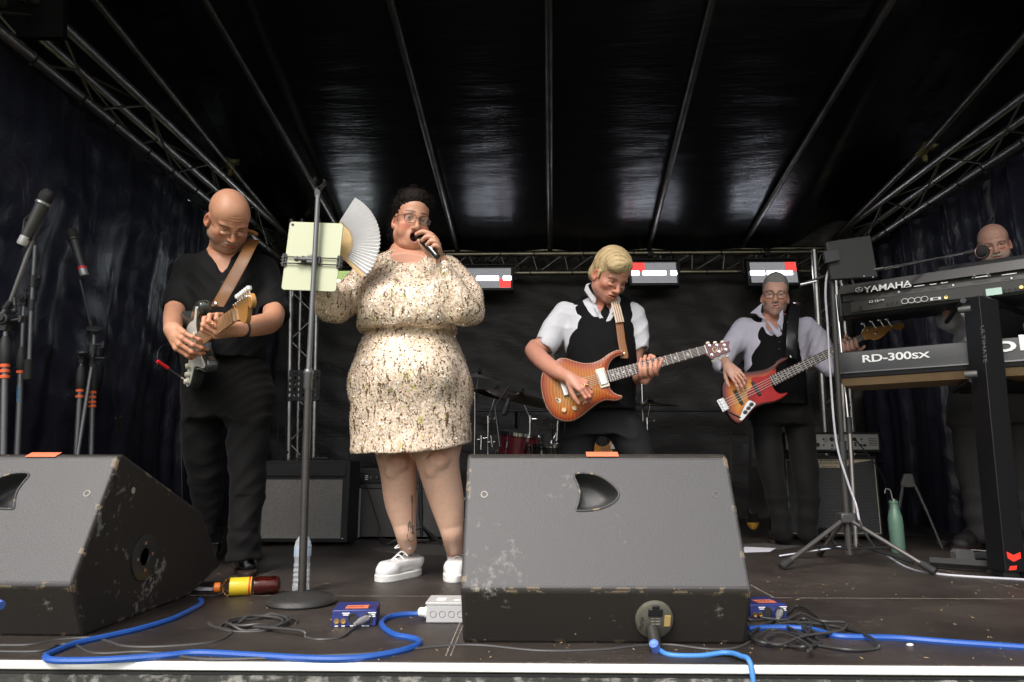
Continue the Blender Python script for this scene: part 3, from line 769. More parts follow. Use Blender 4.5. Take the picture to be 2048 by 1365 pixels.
def facing(pt, yaw, pitch):
 d = (Vector((0, 0, CAMZ)) - Vector(pt)).normalized(); az = math.atan2(d.x, -d.y) + R(yaw); el = math.asin(d.z) + R(pitch)
 return Vector((math.sin(az) * math.cos(el), -math.cos(az) * math.cos(el), math.sin(el)))
def head_at(px, py, Y, yaw, pitch, sc=1.0, roll=0, tall=1.0):
 e = P(px, py, Y); lk = facing(e, yaw, pitch); rt = Vector((math.cos(R(yaw)), math.sin(R(yaw)), 0)); up = Vector((0, 0, 1)) + Vector((math.sin(R(roll)), 0, 0))
 return head_frame(e - lk * .078 * sc, lk, up, sc) @ Matrix.Diagonal((tall ** -.6, 1, tall, 1))
def sec(py, xl, xr, Y, ry, rot=0):
 a, b = P(xl, py, Y), P(xr, py, Y); return (a.z, (a.x + b.x) / 2, Y, (b.x - a.x) / 2, ry, rot)
def bounds(pts, pad=.12):
 A = np.array([list(p) for p in pts]); return A.min(0) - pad, A.max(0) + pad
def leg_chain(sdf, pts, rs, k=.03, n=3): sdf.chain(pts, rs, k=k, n=n)
def shoe(name, toe, heel, m, ms, parent, wd=.048, h=.08, ankle=None, laces=None, sole=.022, high=False):
 toe, heel = Vector(toe), Vector(heel); toe.z = heel.z = 0; d = (toe - heel); L = d.length; u = d.normalized(); s_ = Vector((-u.y, u.x, 0))
 ctr = lambda t, z: heel + u * (L * t) + Vector((0, 0, z))
 lo, hi = bounds([toe, heel, heel + Vector((0, 0, .16))], .07); s = SDF(lo, hi, .004)
 s.cone(ctr(.16, sole + .040), ctr(.80, sole + .022), .040, .036, .03, fl=(s_, wd / .045)); s.cone(ctr(.78, sole + .018), ctr(.88, sole + .012), .038, .030, .02, fl=(s_, wd / .042))
 s.cone(ctr(.16, sole + .03), (ankle or ctr(.2, .1)) + Vector((0, 0, 0)), .040, .042, .03)
 s.cone(ctr(.22, sole + .065), ctr(.62, sole + .048), .034, .028, .03)
 if high: s.cone(ctr(.14, sole + .05), ctr(.19, sole + .098), .042, .045, .02)
 s.plane((0, 0, sole - .004), (0, 0, -1))
 if ankle is not None: s.plane(Vector(ankle) + Vector((0, 0, h - .07)), (0, 0, 1), k=.004); s.cone(ankle, Vector(ankle) + Vector((0, 0, .1)), .036, .036, .004, '-')
 V, F = s.mesh(); o = mesh_obj(name, smooth_mesh(V, F, 2), F, m, parent, smooth=180)
 mb = MB(); ring = []
 for i in range(32):
  t = 2 * math.pi * i / 32; ex = math.cos(t); ey = math.sin(t); w_ = wd * (1.0 + .12 * (ex > 0) * ex) * (abs(ey) ** .8) * math.copysign(1, ey)
  ring.append(heel + u * (L * (.5 + .51 * math.copysign(abs(ex) ** .8, ex))) + s_ * w_ * 1.03)
 mb.prism([p + Vector((0, 0, .002)) for p in ring], (0, 0, sole)); mb.obj('sole', ms, o, bevel=.004)
 if laces:
  for j in range(4):
   t = .42 + .09 * j; z = sole + .078 - .012 * j
   q = MB(); q.path(catmull([ctr(t, z - .014) + s_ * .028, ctr(t + .02, z + .004), ctr(t + .04, z - .014) - s_ * .028], 4), .0032, n=6); q.obj('lace', laces, o)
  q = MB(); k = ctr(.36, sole + .098)
  for a in (1, -1): q.path(catmull([k, k + s_ * a * .022 + Vector((0, 0, .014)), k + s_ * a * .042 - Vector((0, 0, .004)) + u * .02, k + s_ * a * .02 + u * .012], 5), .0030, n=6)
  q.obj('lace', laces, o)
 return o
def disp_person(pieces, label, loc): V, F, C = join_meshes(pieces); return person_root(V, F, C, label, loc)
M_blkshirt = mat('black_shirt', (.005, .005, .0054), .75, 0, spec=.18, sheen=.03, bump=[(14, .25, 'noise', .01), (500, .1, 'noise', .001)])
M_blktrs = mat('black_trousers', (.008, .0075, .0075), .8, 0, spec=.18, sheen=.04, bump=[(9, .35, 'noise', .012), (600, .15, 'noise', .001)])
M_leather = mat('tan_leather', (.20, .085, .025), .5, bump=[(160, .4, 'noise', .002)], var=(22, .5, (.13, .05, .014)))
M_shoeblk = mat('black_leather', (.012, .012, .012), .18, coat=.4, bump=(60, .15))
M_gold = mat('ring_gold', (.85, .55, .2), .2, 1)
M_steel = mat('steel_strings', (.6, .58, .55), .3, 1)
M_thinmetal = mat('spectacle_metal', (.16, .13, .11), .3, 1)
def man_left():
 skin = (.60, .30, .185)
 M = head_at(466, 461, 2.95, 22, -30, 1.12, roll=-8)
 neck = P(452, 520, 3.14)
 pcs = [make_head(M, neck + Vector((-.01, .0, -.03)), skin, wd=1.02, jaw=1.04, fat=.25, neck_r=.066, beard=((.40, .30, .24), .6, True), lids=.16, frown=1, age=1, brow=(.22, .13, .08), nose=1.1)]
 s = SDF(*bounds([P(380, 470, 3.1), P(525, 740, 3.2)], .12), .007)
 s.loft([sec(498, 425, 482, 3.12, .065), sec(515, 405, 497, 3.14, .09), sec(535, 380, 520, 3.15, .115), sec(600, 375, 530, 3.15, .13), sec(680, 392, 515, 3.17, .11)], .01)
 s.cone(P(452, 495, 3.10), P(450, 525, 3.12), .062, .07, .05)
 V, F = s.mesh(); pcs.append((V, F, skin_cols(V, skin, 4, .06)))
 sL, eL, wL = P(381, 540, 3.14), P(349, 630, 3.0), P(345, 660, 2.68)
 W1 = wrist_frame(wL, P(374, 700, 2.61) - wL, (-.5, -.75, .1))
 pcs.append(arm_mesh([sL, P(360, 590, 3.12), eL, wL], [.052, .049, .046, .032], W1, skin, hs=1.12, side=1, seed=2, curl=((.85, 1.0, .6), (.75, .8, .5), (.6, .6, .4), (.5, .5, .4)), thumb=(.35, .1, .5), spread=.2))
 sR, eR, wR = P(527, 545, 3.18), P(545, 640, 2.96), P(480, 658, 2.58)
 W2 = wrist_frame(wR, P(434, 662, 2.50) - wR, (.05, -.62, -.78))
 pcs.append(arm_mesh([sR, P(545, 595, 3.12), eR, P(512, 652, 2.78), wR], [.050, .048, .048, .044, .031], W2, skin, hs=1.10, side=-1, seed=3, curl=((.8, 1.2, .9), (.85, 1.25, .9), (.85, 1.3, .9), (.9, 1.3, .9)), thumb=(.9, .3, .3), spread=.10))
 o = disp_person(pcs, 'bald man in black shirt and trousers looking down at his cream guitar', (P(455, 1120, 3.25).x, 3.25, 0))
 eyes(M, o, look=(0, 1, -.4))
 spectacles(M, o, M_thinmetal, wd=.022, hh=.0165, y=.104, z=-.006, r=.0011, square=1.3, gap=.034)
 pts = [P(330, 500, 3.1), P(565, 760, 3.2)]
 s = SDF(*bounds(pts, .2), .0055)
 s.loft([sec(505, 418, 490, 3.14, .085), sec(516, 396, 510, 3.15, .105), sec(532, 376, 527, 3.16, .13), sec(560, 370, 535, 3.16, .145), sec(620, 373, 535, 3.16, .155), sec(690, 376, 530, 3.16, .165), sec(722, 378, 530, 3.17, .165)], .02)
 s.chain([P(384, 536, 3.15), P(366, 575, 3.13), P(357, 612, 3.08)], [.072, .070, .071], k=.045)
 s.chain([P(524, 538, 3.18), P(540, 585, 3.15), P(546, 628, 3.06)], [.074, .075, .072], k=.045)
 s.cone(P(357, 612, 3.08), P(352, 640, 3.03), .060, .056, .004, '-'); s.cone(P(546, 630, 3.05), P(520, 656, 2.88), .058, .065, .004, '-')
 s.cone(P(440, 552, 3.0), P(449, 492, 3.06), .006, .062, .01, '-')
 s.cone(P(449, 492, 3.10), P(452, 470, 3.1), .062, .08, .01, '-')
 s.warp(lambda x, y, z: folds3(x, y, z, .0035, (26, 20, 17), 1.2) + ridges(x, y, z, .0045, 1.0))
 cloth(s, 'shirt', M_blkshirt, o)
 for pts in ([(421, 497), (443, 545), (425, 548), (402, 518), (410, 500)], [(483, 497), (505, 502), (500, 520), (470, 522), (445, 545)]):
  m = MB(); m.prism([P(x, y, 3.035 + .0009 * abs(x - 445)) for x, y in pts], (0, .012, 0)); m.obj('collar', M_blkshirt, o, bevel=.004)
 for (x, y) in ((445, 565), (447, 590)):
  m = MB(); m.sphere(P(x, y, 3.0), .006, sc=(1, .4, 1)); m.obj('button', M_blkp, o)
 s = SDF(*bounds([P(372, 700, 3.2), G(395, 1150), G(525, 1160), P(545, 750, 3.2)], .14), .007)
 s.loft([sec(705, 380, 531, 3.18, .15), sec(740, 372, 538, 3.19, .158), sec(790, 370, 541, 3.2, .158), sec(840, 374, 535, 3.2, .14)][::-1], .02)
 kL, kR = P(412, 960, 3.3), P(496, 965, 3.15)
 s.chain([P(408, 800, 3.22), P(404, 880, 3.24), kL, P(418, 1050, 3.38), P(425, 1122, 3.42)], [.096, .090, .078, .068, .068], k=.05, n=2)
 s.chain([P(500, 800, 3.18), P(496, 880, 3.16), kR, P(489, 1050, 3.14), P(488, 1112, 3.14)], [.100, .094, .080, .072, .072], k=.05, n=2)
 s.plane(P(490, 1118, 3.14) , (0, 0, -1))
 s.warp(lambda x, y, z: folds3(x, y, z, .004, (22, 18, 12), .4) * (1 + 1.2 * (z < .35)) + ridges(x, y, z, .006, 2.3) + .003 * np.sin(z * 48 + 12 * np.sin(x * 7)) * (np.abs(z - .55) < .16) + .004 * np.sin(z * 70 + 5 * x) * (z < .2))
 cloth(s, 'trousers', M_blktrs, o)
 shoe('shoe', G(496, 1157), G(482, 1108), M_shoeblk, mat('shoe_sole', (.03, .018, .014), .6), o, wd=.053, ankle=P(487, 1105, 3.15))
 shoe('shoe', G(418, 1122), G(432, 1085), M_shoeblk, MATS['shoe_sole'], o, wd=.053, ankle=P(427, 1095, 3.42))
 c = wR + (P(512, 652, 2.78) - wR).normalized() * .022; ax = (P(434, 662, 2.50) - wR).normalized()
 m = MB(); m.tube(c - ax * .013, c + ax * .013, .042, .041, n=28); m.obj('watch', M_blkp, o, bevel=.002)
 m = MB(); f = W2 @ Vector((.018, .115, -.02)); m.sphere(f, .004); m.obj('ring', M_gold, o)
 return o
pass
man_left()
def poly_dist(X, Y, poly):
 p = np.array(poly); q = np.roll(p, -1, 0); D = np.full(X.shape, 1e9); ins = np.zeros(X.shape, dtype=bool)
 for (ax, ay), (bx, by) in zip(p, q):
  dx, dy = bx - ax, by - ay; L = dx * dx + dy * dy + 1e-12; t = np.clip(((X - ax) * dx + (Y - ay) * dy) / L, 0, 1)
  D = np.minimum(D, (X - ax - t * dx) ** 2 + (Y - ay - t * dy) ** 2)
  c = ((ay > Y) != (by > Y)) & (X < (bx - ax) * (Y - ay) / (by - ay + 1e-12) + ax); ins ^= c
 D = np.sqrt(D); return np.where(ins, -D, D)
def body_solid(poly, th, rd=.006, h=.0028, arch=0.0):
 A = np.array(poly); lo, hi = A.min(0) - .015, A.max(0) + .015
 s = SDF((lo[0], lo[1], -th / 2 - .012), (hi[0], hi[1], th / 2 + .02), h)
 X, Y = np.meshgrid(s.ax[0], s.ax[1], indexing='ij'); d2 = poly_dist(X, Y, poly)
 z = s.ax[2][None, None, :]; top = th / 2 + arch * np.clip(-d2 / .06, 0, 1)[:, :, None] ** .6
 a = d2[:, :, None] + rd; b = np.maximum(z - top, -z - th / 2) + rd
 s.F = (np.sqrt(np.maximum(a, 0) ** 2 + np.maximum(b, 0) ** 2) + np.minimum(np.maximum(a, b), 0) - rd).astype(np.float32)
 V, F = s.mesh(); V = smooth_mesh(V, F, 1)
 return V, F, poly_dist(V[:, 0], V[:, 1], poly)
def gframe(o, head, normal):
 x = (Vector(head) - Vector(o)).normalized(); z = (Vector(normal) - x * Vector(normal).dot(x)).normalized(); y = z.cross(x)
 return Matrix.Translation(Vector(o)) @ Matrix((x, y, z)).transposed().to_4x4()
def trace(M, pts):
 """pixel outline -> the guitar's own plane"""
 Mi = M.inverted(); o = Mi @ Vector((0, 0, CAMZ)); out = []
 for (px, py) in pts:
  d = Mi.to_3x3() @ ray(px, py); t = -o.z / d.z; out.append((o.x + d.x * t, o.y + d.y * t))
 return out
def ramp(d, stops):
 d = np.clip(d, stops[0][0], stops[-1][0]); X = [s[0] for s in stops]; return np.stack([np.interp(d, X, [s[1][i] for s in stops]) for i in range(3)], 1)
def flat_part(M, pts, z, th, name, m, parent, **k):
 mb = MB(); mb.prism([M @ Vector((x, y, z)) for x, y in pts], M.to_3x3() @ Vector((0, 0, th))); return mb.obj(name, m, parent, **k)
def gbox(mb, M, c, size): mb.box(M @ Vector(c), size, M.to_3x3())
def M_burst(name, rough=.12):
 def ex(m, n, L, b, tc):
  a = n.new('ShaderNodeAttribute'); a.attribute_name = 'Col'
  w_ = n.new('ShaderNodeTexWave'); w_.inputs['Scale'].default_value = 24; w_.inputs['Distortion'].default_value = 11; w_.inputs['Detail'].default_value = 3; w_.inputs['Detail Scale'].default_value = .35; w_.bands_direction = 'X'
  L.new(tc.outputs['Object'], w_.inputs['Vector'])
  mr = n.new('ShaderNodeMapRange'); mr.inputs[3].default_value = .66; mr.inputs[4].default_value = 1.1; L.new(w_.outputs['Fac'], mr.inputs[0])
  vm = n.new('ShaderNodeVectorMath'); vm.operation = 'SCALE'; L.new(a.outputs['Color'], vm.inputs[0]); L.new(mr.outputs[0], vm.inputs['Scale']); L.new(vm.outputs[0], b.inputs['Base Color'])
 return mat(name, (.5, .2, .05), .28, coat=.12, spec=.3, extra=ex)
def neck(root, M, x0, x1, w0, w1, z, nfr, scale_x, scale, mneck, mboard, inl=None, strings=6, bx=0, fretm=None, hz=.0):
 mb = MB()
 N = 8; vs = []
 for (x, w_) in ((x0, w0), (x1, w1)):
  for k in range(9):
   t = math.pi * k / 8; vs.append(M @ Vector((x, math.cos(t) * w_ / 2, z - math.sin(t) * .019)))
 mb.add(vs, [(k, k + 1, 9 + k + 1, 9 + k) for k in range(8)] + [(0, 9, 17, 8), tuple(range(9)), tuple(range(17, 8, -1))])
 mb.obj('neck', mneck, root, smooth=60)
 fb = MB(); fb.prism([M @ Vector(p) for p in ((x0, -w0 / 2, z), (x1, -w1 / 2, z), (x1, w1 / 2, z), (x0, w0 / 2, z))], M.to_3x3() @ Vector((0, 0, .005)))
 fbo = fb.obj('fretboard', mboard, root, smooth=0)
 fr = MB(); pos = [scale * (1 - 2 ** (-i / 12)) for i in range(1, nfr + 1)]; xs = [x1 - p for p in pos]
 wat = lambda x: w0 + (w1 - w0) * (x - x0) / (x1 - x0)
 for x in xs:
  if x > x0: gbox(fr, M, (x, 0, z + .0057), (.0022, wat(x) * .98, .0016))
 gbox(fr, M, (x1 + .002, 0, z + .005), (.004, w1, .006))
 fr.obj('frets', fretm or M_steel, fbo, smooth=0)
 st = MB()
 for i in range(strings):
  u = (i + .5) / strings - .5; st.tube(M @ Vector((bx, u * w0 * .96, z + .014)), M @ Vector((x1 + .002, u * w1 * .86, z + .0085)), .0009 if strings == 6 else .0013, n=5)
 st.obj('strings', M_steel, root)
 return xs, wat
M_maple = mat('maple_neck', (.52, .25, .07), .25, coat=.6, var=(40, .35, (.40, .18, .045)), stretch=(1, 6, 6))
M_rose = mat('rosewood', (.055, .024, .014), .45, var=(60, .6, (.025, .012, .008)), stretch=(1, 7, 7))
M_cream = mat('aged_cream', (.60, .56, .44), .35)
M_inlay = mat('pearl_inlay', (.75, .74, .70), .2)
def tuner(mb, M, x, y, z, dy):
 mb.tube(M @ Vector((x, y, z)), M @ Vector((x, y, z + .012)), .0045, n=10); mb.tube(M @ Vector((x, y, z + .001)), M @ Vector((x, y, z + .003)), .007, n=12)
def peg(mb, M, x, y, z, dy, s=1):
 mb.tube(M @ Vector((x, y - .012 * dy, z - .012)), M @ Vector((x, y, z - .012)), .0028, n=8); mb.sphere(M @ Vector((x, y + .008 * dy, z - .012)), .0105 * s, n=12, m=7, M=M.to_3x3(), sc=(.85, .75, .5))
TILT = -30
def strat():
 o = P(389, 696, 2.88); Yh = 2.5
 for _ in range(40):
  hd = P(519, 606, Yh); Yh += ((hd - o).length - .86) * .5
 ax = (hd - o).normalized(); vw = (Vector((0, 0, CAMZ)) - o).normalized(); n0 = (vw - ax * vw.dot(ax)).normalized(); M = gframe(o, hd, Matrix.Rotation(R(TILT), 3, ax) @ n0) @ Matrix.Scale(1.1, 4)
 t = thing('electric_guitar', 'cream and black electric guitar held by the bald man, maple neck pointing at the camera', 'guitar', o)
 L = (hd - o).length; k = 1.0
 pts = [(-.14, .06), (-.10, .135), (-.03, .155), (.03, .125), (.07, .105), (.12, .125), (.20, .145), (.235, .125), (.225, .095), (.185, .075), (.16, .03), (.16, -.03), (.18, -.065), (.205, -.085), (.205, -.11), (.17, -.125), (.10, -.105), (.04, -.10), (-.02, -.135), (-.08, -.155), (-.14, -.13), (-.17, -.05), (-.165, .0)]
 V, F, d = body_solid(outline(pts, 5), .044, .012)
 C = np.tile(np.array((.045, .05, .045)), (len(V), 1)); n = vnoise(V * 30, 3); C[n > .75] = (.10, .105, .095)
 mesh_obj('body', xf(M, V), F, mat('worn_black_lacquer', (.05, .055, .05), .2, coat=.8, attr='Col'), t, smooth=180, cols=C)
 pg = [(.155, .045), (.185, .085), (.215, .115), (.19, .12), (.15, .085), (.08, .085), (.02, .07), (.0, .05), (.01, .01), (-.02, -.05), (-.07, -.09), (-.105, -.115), (-.10, -.14), (-.05, -.135), (.0, -.11), (.05, -.085), (.10, -.088), (.16, -.105), (.19, -.10), (.175, -.075), (.155, -.04)]
 flat_part(M, outline(pg, 3), .0222, .0035, 'pickguard', mat('white_pickguard', (.74, .74, .70), .3), t, bevel=.001)
 mb = MB()
 for x, a in ((.035, .25), (.08, 0), (.125, 0)):
  mb.box(M @ Vector((x, 0, .029)), (.018, .082, .008), M.to_3x3() @ Matrix.Rotation(a, 3, 'Z'))
 for i, x in enumerate((0, 1, 2)): pass
 mb.obj('pickups', M_cream, t, bevel=.003)
 mb = MB(); gbox(mb, M, (-.02, 0, .028), (.035, .078, .010)); mb.obj('bridge', mat('bridge_metal', (.4, .4, .4), .3, 1), t, bevel=.002)
 for (x, y) in ((-.005, -.068), (-.035, -.098), (-.066, -.122)):
  mb = MB(); mb.lathe([(.012, 0), (.0125, .004), (.0105, .016), (.009, .018), (0, .018)], M @ Vector((x, y, .025)), M.to_3x3() @ Vector((0, 0, 1)), n=18); mb.obj('knob', M_cream, t)
 xs, wat = neck(t, M, .15, .62, .056, .043, .026, 21, .645, .645, M_maple, M_maple, bx=-.01)
 hs = [(.615, .021), (.63, .03), (.65, .036), (.72, .037), (.775, .033), (.79, .015), (.785, -.005), (.765, -.012), (.75, .0), (.738, -.012), (.72, -.035), (.70, -.045), (.675, -.038), (.655, -.028), (.64, -.022), (.615, -.021)]
 flat_part(M, outline(hs, 3), .010, .015, 'headstock', M_maple, t, bevel=.002)
 for i in range(6):
  x = .645 + i * .0225; mb = MB(); tuner(mb, M, x, .026, .025, 1); mb.obj('tuner_post', M_chrome, t)
  mb = MB(); mb.tube(M @ Vector((x, .036, .016)), M @ Vector((x, .046, .016)), .003, n=8); mb.lathe([(.004, 0), (.0095, .001), (.0105, .008), (.0095, .014), (.004, .0145)], M @ Vector((x, .046, .016)), M.to_3x3() @ Vector((0, 1, 0)), n=12, rx=M.to_3x3() @ Vector((1, 0, 0))); mb.obj('tuner', mat('white_tuner', (.78, .78, .78), .2, .3), t)
 mb = MB(); p0 = M @ Vector((-.1, -.14, -.0)); e1 = P(330, 733, 2.86)
 mb.tube(p0, e1, .0045, n=8); mb.obj('jack_plug', M_chrome, t)
 mb = MB(); mb.tube(e1 + (p0 - e1) * .1, e1 - (p0 - e1) * .25, .008, n=10); mb.obj('plug_boot', mat('red_boot', (.75, .02, .03), .35), t)
 c = MB(); c.path(catmull([e1 - (p0 - e1) * .2, P(316, 732, 2.87), P(316, 705, 2.88), P(330, 690, 2.95), P(352, 700, 3.02), P(362, 760, 3.35), P(363, 900, 3.35), P(366, 1040, 3.4), G(372, 1120)], 8), .0032, n=7)
 tag(c.obj('guitar_cable', mat('cable_black', (.02, .02, .02), .45)), 'thin black lead hanging from the bald man\'s cream guitar', 'cable')
 m = MB(); top = [P(507, 480, 3.10), P(500, 492, 3.03), P(488, 517, 2.975), P(470, 550, 2.955), P(452, 582, 2.94), P(434, 614, 2.88)]
 n_ = [Vector((.25, -.6, .7)), Vector((.1, -.8, .5)), Vector((0, -1, .25)), Vector((0, -1, .15)), Vector((0, -1, .1)), Vector((0, -1, 0))]
 pp = catmull(top, 5); nn = [n_[min(i // 5, 5)].lerp(n_[min(i // 5 + 1, 5)], (i % 5) / 5) for i in range(len(pp))]
 m.path(pp, .030, n=20, flat=(1, .085), up=nn); s = m.obj('strap', M_leather, t)
 m = MB(); m.lathe([(.008, 0), (.007, .004), (0, .006)], P(431, 608, 2.872), (0, -1, 0), n=14); m.obj('strap_button', M_chrome, s)
 m = MB(); pp = catmull([P(505, 470, 3.13), P(500, 462, 3.2), P(480, 470, 3.3), P(400, 560, 3.36), P(355, 650, 3.2), P(372, 655, 2.98), P(362, 690, 2.9)], 5); m.path(pp, .028, n=12, flat=(1, .1)); m.obj('strap', M_leather, t)
 m = MB(); m.tube(M @ Vector((.225, .12, .0)), M @ Vector((.235, .13, .0)), .006, n=10); m.obj('strap_button', M_chrome, t)
 return M
strat()
def double_cut():
 Y = 3.27; o = P(1215, 765, Y); hd = P(1440, 700, Y - .02); M = gframe(o, hd, (.04, -1, .10))
 t = thing('electric_guitar', 'amber flame-top electric guitar with bird inlays played by the blond man', 'guitar', o)
 z5 = lambda L: [(1020 + x / 3.25, 480 + y / 3.25) for x, y in L]
 pts = trace(M, z5([(737, 738), (715, 722), (685, 724), (640, 745), (595, 778), (540, 802), (480, 806), (420, 793), (365, 775), (320, 776), (270, 812), (225, 848), (204, 895), (201, 960), (214, 1030), (240, 1100), (285, 1155), (340, 1182), (400, 1183), (455, 1158), (510, 1115), (565, 1072), (620, 1048), (680, 1052), (720, 1040), (728, 1018), (700, 1010), (665, 990), (645, 955), (632, 910), (636, 850), (652, 800), (690, 765), (725, 758)]))
 pts = outline(pts[::-1], 3)
 V, F, d = body_solid(pts, .046, .009, h=.0018, arch=.010)
 C = ramp(-d, [(-.01, (.16, .025, .012)), (.004, (.22, .03, .010)), (.016, (.30, .045, .006)), (.034, (.42, .10, .008)), (.06, (.46, .15, .012)), (.10, (.50, .24, .06)), (.2, (.56, .34, .15))])
 side = V[:, 2] < .014
 C[side] = (.14, .028, .018); rim = (np.abs(-d - .003) < .0024) & (V[:, 2] > .008); C[rim] = (.55, .34, .24)
 mesh_obj('body', xf(M, V), F, M_burst('flame_maple'), t, smooth=180, cols=C)
 zt = .0335; W = .058
 def hum(px, py, sx=1):
  (x, y), = trace(M, [(px, py)]); mb = MB(); gbox(mb, M, (x, y, zt + .001), (.046, .094, .006)); h_ = mb.obj('pickup_ring', mat('ivory_ring', (.66, .60, .48), .3), t, bevel=.002)
  mb = MB(); gbox(mb, M, (x, y, zt + .006), (.036, .070, .008)); mb.obj('pickup_cover', mat('nickel', (.66, .63, .58), .28, .9), h_, bevel=.003)
  mb = MB()
  for i in range(6): mb.tube(M @ Vector((x + .009, y + (i - 2.5) * .0105, zt + .009)), M @ Vector((x + .009, y + (i - 2.5) * .0105, zt + .0108)), .0024, n=8)
  mb.obj('pole_pieces', M_rose, h_)
  return x, y
 nx, ny = hum(1204, 759); hum(1148, 776)
 (bx, by), = trace(M, [(1133, 777)])
 mb = MB(); gbox(mb, M, (bx - .012, by, zt + .006), (.026, .082, .012)); mb.obj('bridge', M_gold if 0 else MATS['nickel'], t, bevel=.003)
 for (px, py) in ((1128, 823), (1149, 819), (1162, 802)):
  (x, y), = trace(M, [(px, py)]); mb = MB(); mb.lathe([(.0135, 0), (.0135, .004), (.0115, .012), (.010, .0135), (0, .0138)], M @ Vector((x, y, .028)), M.to_3x3() @ Vector((0, 0, 1)), n=22); mb.obj('knob', mat('speed_knob', (.62, .42, .22), .12, coat=1), t)
  mb = MB(); mb.lathe([(.0135, .002), (.0175, .0005), (.0175, 0), (.0135, 0)], M @ Vector((x, y, .0285)), M.to_3x3() @ Vector((0, 0, 1)), n=22); mb.obj('knob_ring', mat('knob_well', (.16, .045, .01), .25, coat=1), t)
 (x, y), = trace(M, [(1118, 804)]); mb = MB(); mb.lathe([(.012, 0), (.011, .005), (0, .006)], M @ Vector((x, y, .028)), M.to_3x3() @ Vector((0, 0, 1)), n=14); mb.tube(M @ Vector((x, y, .03)), M @ Vector((x - .01, y + .012, .05)), .0035, n=8); mb.obj('switch', M_cream, t)
 (ex, ey), = trace(M, [(1216, 756)]); (x1, y1), = trace(M, [(1408, 703)])
 ax = (M @ Vector((x1, y1, 0))) - (M @ Vector((ex, ey, 0)))
 M2 = gframe(M @ Vector((ex, ey, 0)), M @ Vector((x1, y1, 0)), M.to_3x3() @ Vector((0, 0, 1))); ln = ax.length
 xs, wat = neck(t, M2, 0, ln, .058, .043, .030, 22, 0, ln / (1 - 2 ** (-22 / 12)) * .99, mat('dark_neck', (.10, .03, .018), .35), M_rose, bx=-.17)
 fb = MB()
 for i in (2, 4, 6, 8, 11, 14, 16, 18, 20):
  x = (xs[i] + (xs[i - 1])) / 2; s_ = .55 + .5 * (xs[i - 1] - xs[i]) / .03; w_ = .011 * s_
  bird = [(-1, .3), (-.3, .15), (.1, 1.1), (.3, .2), (1.1, .5), (.5, -.1), (.6, -1.1), (0, -.35), (-.6, -.5), (-.3, 0)]
  fb.add([M2 @ Vector((x + a * w_ * .75, b * w_, .0362)) for a, b in bird], [tuple(range(10))])
 fb.obj('inlays', M_inlay, t, smooth=0)
 hs = trace(M, z5([(1240, 716), (1262, 690), (1290, 686), (1300, 690), (1420, 668), (1412, 705), (1424, 735), (1330, 772), (1300, 788), (1285, 770), (1262, 757), (1240, 748)]))
 mh = mat('headstock_rose', (.13, .035, .032), .3, coat=.5, var=(30, .6, (.07, .02, .02)))
 flat_part(M, hs, .018, .014, 'headstock', mh, t, bevel=.0015)
 for i, (px, py) in enumerate([(1287, 698), (1334, 696), (1382, 696), (1302, 758), (1348, 738), (1392, 724)]):
  (x, y), = trace(M, z5([(px, py)])); mb = MB(); tuner(mb, M, x, y, .032, 1); mb.obj('tuner_post', M_chrome, t)
  px2, py2 = [(1282, 676), (1328, 674), (1376, 670), (1317, 790), (1360, 775), (1404, 760)][i]; (xx, yy), = trace(M, z5([(px2, py2)]))
  mb = MB(); mb.tube(M @ Vector((x, y, .012)), M @ Vector((xx, yy, .012)), .0025, n=6); mb.sphere(M @ Vector((xx, yy, .014)), .0105, n=12, m=7, M=M.to_3x3(), sc=(.95, .75, .6)); mb.obj('tuner', mat('ivory_tuner', (.72, .66, .52), .25), t)
 sg = trace(M, z5([(1305, 715), (1315, 735), (1328, 742), (1330, 715), (1318, 708), (1306, 722), (1318, 740), (1336, 730), (1342, 705), (1337, 735), (1348, 738), (1355, 715), (1352, 738), (1362, 735), (1368, 708), (1366, 728), (1376, 722), (1380, 712), (1392, 725)]))
 mb = MB(); mb.path(catmull([M @ Vector((x, y, .0335)) for x, y in sg], 4), .0011, n=5); mb.obj('signature', mat('gold_script', (.7, .55, .35), .35), t)
 m = MB(); pp = catmull([P(1222, 585, 3.42), P(1232, 612, 3.34), P(1238, 640, 3.31), P(1243, 680, 3.29), P(1249, 712, 3.27), M @ Vector((*trace(M, [(1246, 709)])[0], .0))], 5); m.path(pp, .019, n=14, flat=(1, .1), up=Vector((0.1, -1, .12)))
 mstrap = mat('striped_strap', (.55, .42, .30), .7, extra=None)
 m.obj('strap', mat('suede_strap', (.22, .09, .03), .6, bump=(120, .4)), t)
 m = MB(); pp = catmull([P(1222, 583, 3.41), P(1230, 605, 3.335), P(1237, 632, 3.305), P(1240, 645, 3.295)], 4); m.path(pp, .0215, n=14, flat=(1, .16), up=Vector((0.1, -1, .12))); s1 = m.obj('strap_webbing', mat('cream_webbing', (.60, .50, .38), .8), t)
 for q in (-.011, .0, .011):
  m = MB(); m.path([p + Vector((q, -.0045, 0)) for p in pp], .0016, n=6); m.obj('strap_stripe', mat('maroon_stripe', (.22, .04, .03), .7), s1)
 m = MB(); pp = catmull([P(1222, 583, 3.43), P(1190, 600, 3.62), P(1150, 660, 3.72), P(1112, 700, 3.62), P(1108, 722, 3.45), P(1115, 760, 3.34)], 4); m.path(pp, .02, n=14, flat=(1, .1)); m.obj('strap_webbing', MATS['cream_webbing'], t)
 m = MB(); m.tube(M @ Vector((*trace(M, [(1246, 709)])[0], .0)), M @ Vector((*trace(M, [(1250, 706)])[0], .0)), .006, n=10); m.obj('strap_button', M_gold, t)
